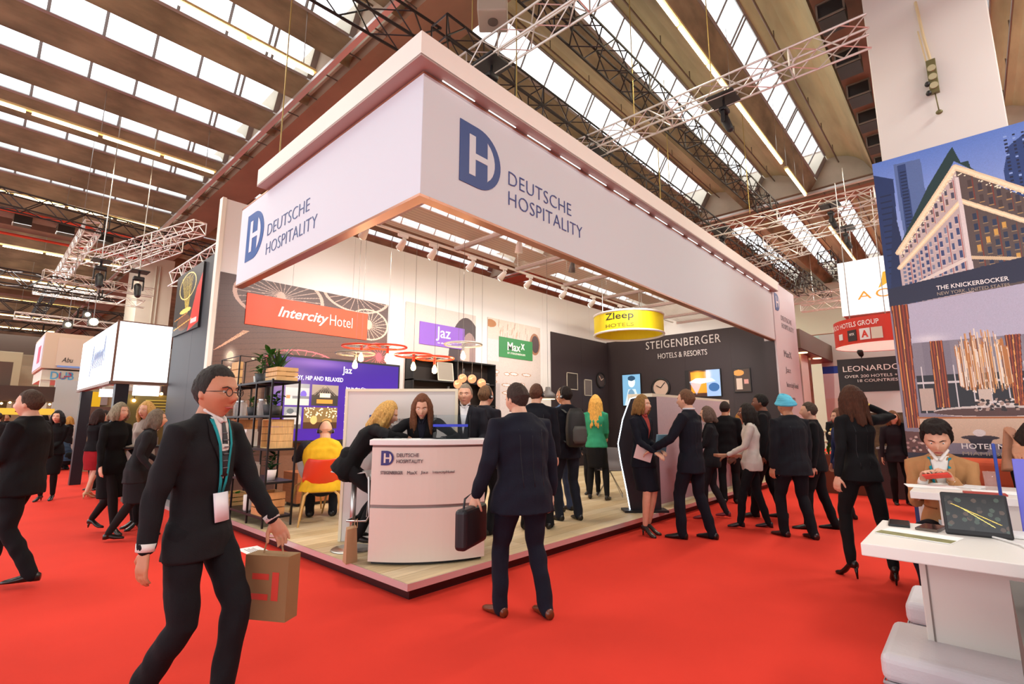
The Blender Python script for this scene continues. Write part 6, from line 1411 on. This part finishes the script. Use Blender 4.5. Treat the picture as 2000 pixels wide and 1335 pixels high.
RIGHT, AWAY, TOWARD, LEFT = -47.4, 42.6, 222.6, 132.6
Pl = .142
# --- foreground walker, dark suit
p = person('man in dark suit with glasses, striped tie and white badge striding in the left foreground', (-1.65, -.48, 0), RIGHT - 8, 1.74, build=.92, hsz=1.1, head=(-6, -2, 0), hair=('short', '#2c2622'), skin='b', top='#26262b', bot='#1d1d22',
           lf=(-.05, .16, 0), rf=(.08, -.20, .03), lfy=2, rfy=-4, lh=(-.25, .26, .86), rh=(.25, -.06, .80), shirt='#d9d4d0', tie='#24242a', lanyard=('#1f8f98', '#eae6ee', .13), near=True, pel=(0, 0, -.03), cuff='#d9d4d0')
HT, s = p['HT'], p['s']; g = G()
for k in (-1, 1): g.torus(tuple(HT((k * .031, .099, .002))), .020 * s, .0022, 20, 5, tuple(p['Mh'] @ V3(0, 1, 0)))
g.limb([HT((-.011, .101, .004)), HT((.011, .101, .004))], .002, 5)
for k in (-1, 1): g.limb([HT((k * .051, .097, .006)), HT((k * .078, -.01, .002))], .002, 5)
g.obj('glasses', BLACK, p['t'], True)
for q in range(6): p['patch']('tie_stripe', [(-.018, .018, .44 - q * .035), (-.018, .018, .434 - q * .035)], mat('tie_grey', '#55555c', .5), .012)
w = world(p, p['wr'][-1] + V3(0, .02, -.1))
b_ = thing('shopping_bag', 'brown paper bag with red print carried by the walking man in the foreground', 'bag', w, RAD(RIGHT - 12 + 90))
G().box((-.05, -.13, -.40), (.05, .13, -.08)).obj('bag_body', mat('bag_brown', '#8a6a44', .8), b_)
g = G(); g.limb([(0, -.06, -.08), (0, -.04, .0), (0, .04, .0), (0, .06, -.08)], .005, 5); g.obj('handle', KR, b_)
g = G()
for sx in (-.052, .051): g.box((sx, -.08, -.3), (sx + .001, -.04, -.16)); g.box((sx, -.02, -.3), (sx + .001, .08, -.27)); g.box((sx, -.02, -.2), (sx + .001, .08, -.17))
g.obj('red_print', mat('print_red', '#c83a2a', .6), b_)
# --- left aisle
p = person('man in black jacket walking at the left edge holding a white paper', (-2.10, 2.93, 0), 150, 1.72, lf=(-.1, -.22, .04), rf=(.1, .22, 0), top='#15151a', bot='#16161c', head=(0, 0, 0), rh=(.3, .2, 1.0), lh=(-.1, .3, 1.02), hair=('short', '#4a362a'), build=1.12)
w = world(p, p['wr'][1] + V3(0, .1, 0)); tag(bev(G().box((-.12, -.01, -.09), (.12, .004, .09)).obj('white_folder', pp, None, False, w), .002), 'white folder in the hand of the man at the left edge', 'folder').rotation_euler = (0, 0, RAD(130))
p = person('woman with black fringe in black suit standing with folded hands at far left', (-1.33, 9.15, 0), TOWARD + 20, 1.6, True, lf=(-.08, 0, 0), rf=(.09, .06, 0), lh=(-.03, .2, 1.0), rh=(.04, .2, 1.0), hair=('bob', '#15100e', -.16), top='#141316', bot='#121114', botkind='skirt', legcol='#1a1618', skirtz=.5, heel=.04, hem=-.1, skin='a')
p = person('woman in black jacket and red patterned skirt with beige heels', (-.79, 8.97, 0), LEFT - 100, 1.62, True, lf=(-.07, .1, 0), rf=(.07, -.08, 0), lh=(-.1, .3, 1.15), rh=(.15, .25, 1.0), hair=('bob', '#2e1a14', -.17), top='#17161c', bot='#9a1f28', botkind='skirt', skirtz=.55, shoe='#c9a27a', heel=.06, hem=-.08)
p = person('grey-haired woman in long black coat walking past the white sign', (-1.15, 4.86, 0), LEFT - 190, 1.63, True, lf=(-.06, -.28, .06), rf=(.07, .22, 0), hair=('bob', '#8a7f68', -.1), top='#0f0e11', topkind='coat', bot='#0f0e11', botkind='skirt', skirtz=.48, legcol='#241a1a', heel=.05, hem=-.2, lh=(-.2, .2, 1.0), rh=(.25, .1, .85))
p = person('person in dark grey coat crossing behind the foreground man', (-1.0, 4.3, 0), RIGHT + 30, 1.6, True, lf=(-.08, .18, 0), rf=(.08, -.2, .03), lean=14, hair=('bob', '#6e6152', -.12), top='#37373b', topkind='coat', bot='#303035', botkind='skirt', skirtz=.46, legcol='#2a1f20', hem=-.22, lh=(-.2, .28, .95), rh=(.22, .2, .9))
p = person('blonde woman in beige cardigan and black trousers holding a dark folder', (-.80, 5.02, .0), TOWARD - 15, 1.66, True, lf=(-.08, .05, 0), rf=(.09, -.05, 0), hair=('bob', '#c99c5a', -.14), top='#a89c90', topkind='sweater', bot='#191719', heel=.05, lh=(-.02, .27, 1.12), rh=(.1, .27, 1.05), hem=-.14, head=(15, 0, 0))
w = world(p, V3(.03, .3, 1.12)); tag(bev(G().box((-.15, -.1, -.012), (.15, .1, .012)).obj('dark_folder', BLACK, None, False, w), .004), 'dark folder held by the blonde woman in the beige cardigan', 'folder')
p = person('man in blue jacket crouching far down the left aisle', (-.35, 16.6, 0), LEFT, 1.75, pel=(0, -.1, -.62), lf=(-.15, .1, 0), rf=(.15, .05, 0), lean=30, lh=(-.2, .45, .6), rh=(.2, .45, .6), top='#2c3f58', bot='#15151a', hair=('short', '#6a5a4c'), hem=-.05)
FAR = [(-2.45, 12.5, 1.72, 'bald', '#8a6a50', '#2a2a30', 'man with thinning hair at the left edge crowd, nearest one', 40), (-2.2, 14, 1.7, 'short', '#5a4634', '#1b1b22', 'dark-jacketed man in the far left crowd', 220), (-1.9, 15.8, 1.68, 'short', '#3a2c24', '#34343c', 'man in grey jacket in the far left crowd', 100),
       (-1.6, 19, 1.7, 'short', '#2a1e18', '#202028', 'man in black deep in the left aisle', 240), (-.25, 17.6, 1.6, 'bob', '#c8964e', '#33303a', 'blonde woman far down the left aisle', 150), (-.7, 19.5, 1.7, 'bob', '#1c1512', '#17171c', 'dark-haired woman far down the left aisle', 200), (-.45, 10.4, 1.68, 'short', '#2c211c', '#15151a', 'man in black standing behind the red skirt', 210)]
for x, y, h, hk, hc_, tc_, lb3, fa in FAR: person(lb3, (x, y, 0), fa, h, hk == 'bob', hair=(hk, hc_), top=tc_, bot='#15151a', eyes=False, lh=(-.2, .25, 1.0))
# --- inside the stand
p = person('bald man in yellow vest and grey shirt seated on the orange chair', (.72, 2.88, .142), 62, 1.80, pel=(0, 0, -.46), lf=(-.14, .42, 0), rf=(.14, .40, 0), lean=12, lh=(-.18, .48, .80), rh=(.2, .48, .80), hair=('bald', '#6a5a50'), top='#dcae22', topkind='sleeveless', bot='#23222a', hem=-.10, head=(0, -8, 0), build=1.35, near=True, neckw=1.15, lel=(-1, -.2, -.6), rel=(1, -.2, -.6))
g = G()
for k in (-1, 1): g.limb([p['sh'][k] * p['s'] * (1, 1, 1), (p['sh'][k] + p['el'][k]) / 2 * p['s'], p['el'][k] * p['s'], p['wr'][k] * p['s']], [.085, .072, .062, .045], 14)
me = remesh(g, .01, 2, .003, 16); me.materials.append(cloth('#45434e')); wrap(me, 'shirt_sleeves', p['t'])
g = G(); g.torus(tuple(p['sp'](.53) * p['s']), .075, .018, 24, 8); g.obj('collar', cloth('#1f2a2a'), p['t'], True); headset(p)
p = person('blonde woman in black suit and pink scarf bending over the counter from the bar stool', (.24, 1.34, .142), RIGHT + 10, 1.72, True, pel=(0, -.04, -.10), lf=(-.10, .02, .10), rf=(.10, .10, .08), lean=36, lh=(-.18, .52, 1.13), rh=(.2, .55, 1.13), head=(-5, -22, 0), hair=('bob', '#c79a54', -.19), top='#17171a', bot='#141417', shoe='#141414', shirt='#c03a6a', near=True, hem=-.12, lel=(-1, -.5, .1), rel=(1, -.5, .1))
p = person('brunette woman in black with long hair leaning down behind the counter', (.763, .872, .142), TOWARD + 8, 1.68, True, lean=32, pel=(0, -.12, -.02), lh=(-.16, .36, 1.10), rh=(.14, .36, 1.10), head=(0, -22, 0), hair=('long', '#6a4028'), top='#15141a', bot='#15141a', shirt='#2a2a40', near=True, hem=-.15, lel=(-1, -.3, .1), rel=(1, -.3, .1))
p = person('smiling older man in white shirt and dark jacket behind the acrylic box', (1.36, .86, .142), TOWARD - 5, 1.72, hair=('short', '#8a7a68'), top='#2a2b38', bot='#1d1d26', shirt='#e6e6ea', near=True, lh=(-.2, .3, 1.05), rh=(.2, .3, 1.05), skin='a')
p = person('man with brown hair turned away next to the smiling man', (1.66, .86, .142), AWAY - 40, 1.72, hair=('short', '#6b4e34'), top='#33303c', bot='#22222a', eyes=False)
headset(p)
p = person('large man in dark navy suit walking in the centre with brown leather shoes', (.40, -.86, 0), AWAY + 30, 1.74, lf=(-.13, .12, 0), rf=(.15, -.08, .0), lfy=10, rfy=-6, lh=(-.34, .10, .88), rh=(.30, .06, .84), hair=('short', '#3b2c26'), top='#20233a', bot='#1e2138', shoe='#6a3018', head=(10, -14, 0), near=True, build=1.22, lean=5, hem=-.20)
w = world(p, p['wr'][-1] + V3(-.03, .02, -.10)); handbag('laptop_bag', 'black laptop bag carried by the man in the navy suit in the centre', 'bag', (w[0], w[1], w[2] + .02), RAD(AWAY - 20), .40, .09, .28, mat('bag_black2', '#14131a', .45), .09)
p = person('man with headphones in dark navy jacket seen from behind, nearest in the group', (2.25, .55, .142), AWAY - 8, 1.76, hair=('short', '#5a3a2a'), top='#1d1f2e', bot='#17171f', head=(-18, -4, 0), near=True, lf=(-.14, .0, 0), rf=(.14, .08, 0), build=1.1); headset(p)
p = person('man with headphones, jeans and backpack looking left', (2.98, .62, .142), LEFT - 62, 1.77, hair=('short', '#20150f'), skin='b', top='#1a1c2a', bot='#2c3244', head=(22, -3, 0), near=True, lf=(-.12, .03, 0), rf=(.12, -.06, 0), lh=(-.05, .3, 1.12), rh=(.1, .3, 1.12)); headset(p)
bp = thing('backpack', 'black and grey backpack worn by the man in jeans', 'backpack', (0, 0, 0)); bp.matrix_world = Matrix.Translation(world(p, p['sp'](.22) - p['F'] * .20)) @ Matrix.Rotation(RAD(LEFT - 62 - 90), 4, 'Z')
g = G(); g.rings([((0, 0, z), (1, 0, 0), (0, 1, 0), rx, ry) for z, rx, ry in ((-.24, .10, .06), (-.2, .14, .09), (0, .15, .10), (.18, .13, .085), (.26, .08, .05))], 16); g.obj('pack_body', mat('pack_black', '#1c1d1c', .6, bump=.2), bp, True)
g = G(); g.rings([((0, -.09, z), (1, 0, 0), (0, 1, 0), rx, .035) for z, rx in ((-.19, .08), (-.15, .11), (-.02, .11), (.03, .08))], 14); g.obj('front_pocket', mat('pack_grey', '#4a4c48', .6), bp, True)
g = G()
for k in (-1, 1): g.limb([(k * .1, .06, .2), (k * .12, .20, .28), (k * .12, .34, .16), (k * .12, .33, -.05), (k * .1, .08, -.18)], [(.02, .006)] * 5, 8)
g.obj('shoulder_strap', mat('pack_grey'), bp, True)
p = person('grey-haired man with headphones standing behind the backpack man', (3.50, 1.05, .142), LEFT - 50, 1.80, hair=('short', '#7d6c58'), top='#3f5878', bot='#3a4560', head=(0, 0, 0)); headset(p)
p = person('woman with long wavy blonde hair in green jacket and black skirt seen from behind', (4.72, 1.30, .142), AWAY - 20, 1.74, True, hair=('long', '#cf9a48', -.36), top='#2f8a66', bot='#18161a', botkind='skirt', skirtz=.52, legcol='#1b191d', hem=-.1, lf=(-.14, .05, 0), rf=(.16, -.03, 0), rh=(.12, .28, 1.0), lh=(-.12, .26, 1.0))
p = person('dark-haired woman half hidden beside the green jacket', (5.2, 1.7, .142), 200, 1.55, True, hair=('bob', '#3a241a', -.14), top='#1c1b22', bot='#1c1b22', eyes=False)
# --- right aisle
p = person('woman in navy dress suit with dark pumps holding papers at the platform edge', (3.50, -.20, 0), TOWARD + 38, 1.72, True, hair=('bob', '#8a6638', -.11), top='#1d2134', topkind='jacket', bot='#1a1e30', botkind='skirt', skirtz=.55, shoe='#2b2622', heel=.06, shirt='#a8433c', lh=(-.02, .26, 1.08), rh=(.14, .3, 1.05), hem=-.16, near=True, lf=(-.07, 0, 0), rf=(.08, .06, 0), head=(10, 0, 0))
w = world(p, V3(.02, .31, 1.14)); tag(bev(G().box((-.09, -.012, -.13), (.09, .012, .13)).obj('blue_folder', mat('folder_teal', '#6d95a6', .5), None, False, w), .003), 'light blue folder held by the woman in the navy dress', 'folder').rotation_euler = (RAD(-12), 0, RAD(TOWARD - 60))
p = person('tall man in dark navy suit reaching left with a folded paper, seen from behind', (3.66, -.78, 0), LEFT - 42, 1.84, hair=('short', '#6a4a34'), top='#1b1e30', bot='#191b2c', shirt=None, lf=(-.10, .12, 0), rf=(.14, -.14, 0), lh=(-.30, .34, 1.02), rh=(.26, .10, .86), near=True, hem=-.2, head=(-4, 0, 0))
g = G(); g.torus(tuple(p['sp'](.545) * p['s']), .066, .011, 24, 6); g.obj('shirt_collar', cloth('#dfe3ea'), p['t'], True)
w = world(p, p['wr'][-1] + V3(-.0, .10, .0)); tag(G().box((-.11, -.002, -.15), (.11, .002, .02)).obj('folded_paper', mat('pinkish_paper', '#d8c0bc', .8), None, False, w), 'folded paper between the man in navy suit and the woman', 'paper').rotation_euler = (0, .3, RAD(-47))
w = world(p, p['wr'][1] + V3(.0, .03, -.08)); handbag('red_bag', 'flat dark red leather bag carried by the man in navy suit', 'bag', w, RAD(-47), .30, .06, .20, mat('wine_leather', '#7a2c28', .4), .05)
p = person('woman in grey blazer with black bag standing before the mauve display block', (5.15, -.45, 0), LEFT - 20, 1.66, True, hair=('bob', '#5e4a40', -.1), top='#2c2c34', bot='#34303a', lh=(-.05, .33, 1.05), rh=(.1, .3, 1.02), shirt='#b8b4b4', lf=(-.1, .15, 0), rf=(.1, -.18, .02), shoe='#7a2430')
w = world(p, V3(.18, .14, .98)); handbag('shoulder_bag', 'black shoulder bag of the woman in the grey blazer', 'bag', w, RAD(-47), .36, .12, .26, mat('bag_black2'), .35)
p = person('man in black suit with blue tie standing at the end of the display block', (6.75, -.12, 0), 20, 1.80, hair=('short', '#2c1e18'), skin='b', top='#17161c', bot='#15151a', shirt='#e0e2ea', tie='#3a6ab8', lh=(-.1, .28, 1.05), head=(-20, 0, 0))
p = person('small smiling blonde woman between the two men at the far end', (7.75, -.05, 0), TOWARD + 10, 1.62, True, hair=('bob', '#c8904a', -.1), top='#8a8478', topkind='sweater', bot='#16161a', lh=(-.1, .25, 1.1))
p = person('woman in cream blouse with black hair and flat shoes walking left', (4.85, -1.12, 0), LEFT - 20, 1.68, True, hair=('bob', '#1a110e', -.16), skin='c', top='#cfc6bd', topkind='sweater', bot='#14141c', lf=(-.09, .22, 0), rf=(.09, -.16, 0), shoe='#2a1a20', lh=(-.15, .32, 1.0), rh=(.2, .2, .95), hem=-.16, near=True)
w = world(p, V3(.05, .32, .98)); tag(bev(G().box((-.16, -.1, -.02), (.16, .1, .02)).obj('tan_portfolio', mat('tan_leather', '#b0765a', .5), None, False, w), .008), 'tan portfolio carried by the woman in the cream blouse', 'portfolio').rotation_euler = (0, 0, RAD(-50))
p = person('dark-skinned man in black suit walking behind the cream blouse', (5.75, -1.05, 0), LEFT - 30, 1.86, hair=('short', '#120d0b'), skin='c', top='#1c1b22', bot='#18171e', lf=(-.1, .2, 0), rf=(.1, -.15, 0))
p = person('man with light blue turban and dark grey suit seen from behind', (4.58, -1.68, 0), AWAY + 12, 1.76, hair=('turban', '#5ab4cf'), skin='b', top='#23242e', bot='#1a1b24', lf=(-.11, .10, 0), rf=(.13, -.10, 0), near=True, build=1.18, hem=-.2, eyes=False, shoe='#3a1c1a')
p = person('man in black suit to the right of the turban', (5.35, -1.78, 0), AWAY + 60, 1.70, hair=('short', '#4a3a30'), top='#17171e', bot='#17171e', lf=(-.1, .16, 0), rf=(.1, -.16, 0), eyes=False)
p = person('woman with red brown hair in black trouser suit raising her right arm', (3.16, -2.60, 0), AWAY + 6, 1.68, True, hair=('long', '#4a2a1a', -.22), top='#1b1b1e', bot='#19191b', lf=(-.12, .10, 0), rf=(.12, -.12, 0), rfy=-38, lfy=12, rh=(.22, .10, 1.62), rel=(1, -.1, -.35), lh=(-.29, -.02, .80), heel=.09, hem=-.13, near=True, shoe='#17120f', eyes=False, head=(14, 0, 0))
g = G(); wq = p['wr'][1] * p['s']; d_ = unit(p['wr'][1] - p['el'][1]); g.limb([wq - d_ * .012, wq + d_ * .006], [.031, .030], 14, round_=False); g.obj('wrist_watch', mat('watch_gold', '#d8b050', .25, .8), p['t'], True)
p = person('blurred woman in blue jacket facing left behind the raised arm', (6.3, -1.95, 0), LEFT, 1.62, True, hair=('bob', '#6b4432', -.1), top='#26365e', bot='#3a3038', lf=(-.08, .15, 0), rf=(.08, -.1, 0))
for (x, y, h, hk, hc_, tc_, lb3, fa) in ((8.6, -2.35, 1.62, 'bob', '#7a5236', '#3a2c38', 'person in plum jacket at the counter deep in the right aisle', 200), (8.75, -2.62, 1.7, 'short', '#2a1e18', '#1a1a20', 'man in black at the counter deep in the right aisle', 230), (11.5, -1.0, 1.72, 'short', '#3a2c24', '#2c2c34', 'man far behind between the tower and the flowers', 220)):
    person(lb3, (x, y, 0), fa, h, hk == 'bob', hair=(hk, hc_), top=tc_, bot='#15151a', eyes=False)
# --- right stand, seated
p = person('short-haired woman in tan jacket at the second table with a red phone', (2.62, -3.20, .09), 178, 1.80, True, pel=(0, 0, -.42), lf=(-.12, .36, 0), rf=(.12, .35, 0), lean=9, lh=(-.07, .35, .88), rh=(.085, .34, .87), curl=.8, head=(4, -26, 0), hair=('pixie', '#1f1410'), skin='a', top='#b98658', bot='#1a1830', shirt='#eeeae4', cuff='#eeeae4', lanyard=('#1a8a9a', '#e8ecec', .06), near=True, hem=-.01, lel=(-.3, -.6, -1), rel=(.3, -.6, -1))
for h in (.36, .29, .22, .15):
    for k in (-1, 1): p['patch']('jacket_pleat', [(k * .05, k * .13, h), (k * .05, k * .13, h - .010)], cloth('#96603c'), .007)
w = world(p, V3(-.0, .43, .91)); ph_ = thing('red_phone', 'red phone in the hands of the seated woman', 'phone', w, RAD(85)); ph_.rotation_euler = (RAD(25), RAD(10), RAD(80)); bev(G().box((-.075, -.038, -.005), (.075, .038, .005)).obj('case', mat('phone_red', '#e03a28', .4), ph_), .003); G().box((-.07, -.034, .005), (.07, .034, .0056)).obj('screen', mat('dark_screen'), ph_)
stl = thing('side_chair', 'white chair back under the seated woman', 'chair', (2.62, -3.2, .09), RAD(88)); bev(G().box((-.2, -.22, .40), (.2, .2, .46)).obj('seat', WHITE, stl), .01); bev(G().box((-.2, -.26, .40), (.2, -.22, .80)).obj('backrest', WHITE, stl), .01)
for sx in (-.17, .17):
    for sy in (-.2, .17): G().cyl((sx, sy, 0), (sx, sy, .4), .012, 8).obj('leg', STEEL, stl)
p = person('woman with glasses and black top resting her chin on her hand at the right border', (2.78, -3.74, .09), 176, 1.78, True, pel=(0, 0, -.42), lf=(-.12, .36, 0), rf=(.12, .36, 0), lean=10, lh=(-.05, .33, 1.0), rh=(.10, .24, 1.12), hair=('bob', '#2a1a14', -.15), top='#15151a', bot='#15151a', near=True, hem=-.06, topkind='sleeveless', skin='b', head=(0, -5, 0))
st3 = thing('black_stool', 'black stool under the woman at the right border', 'stool', (2.78, -3.74, .09)); G().cyl((0, 0, .40), (0, 0, .46), .19, 24).obj('seat', BLACK, st3, True); G().cyl((0, 0, .01), (0, 0, .4), .03, 12).obj('column', STEEL, st3, True); G().cyl((0, 0, 0), (0, 0, .015), .2, 24).obj('foot_plate', STEEL, st3, True)
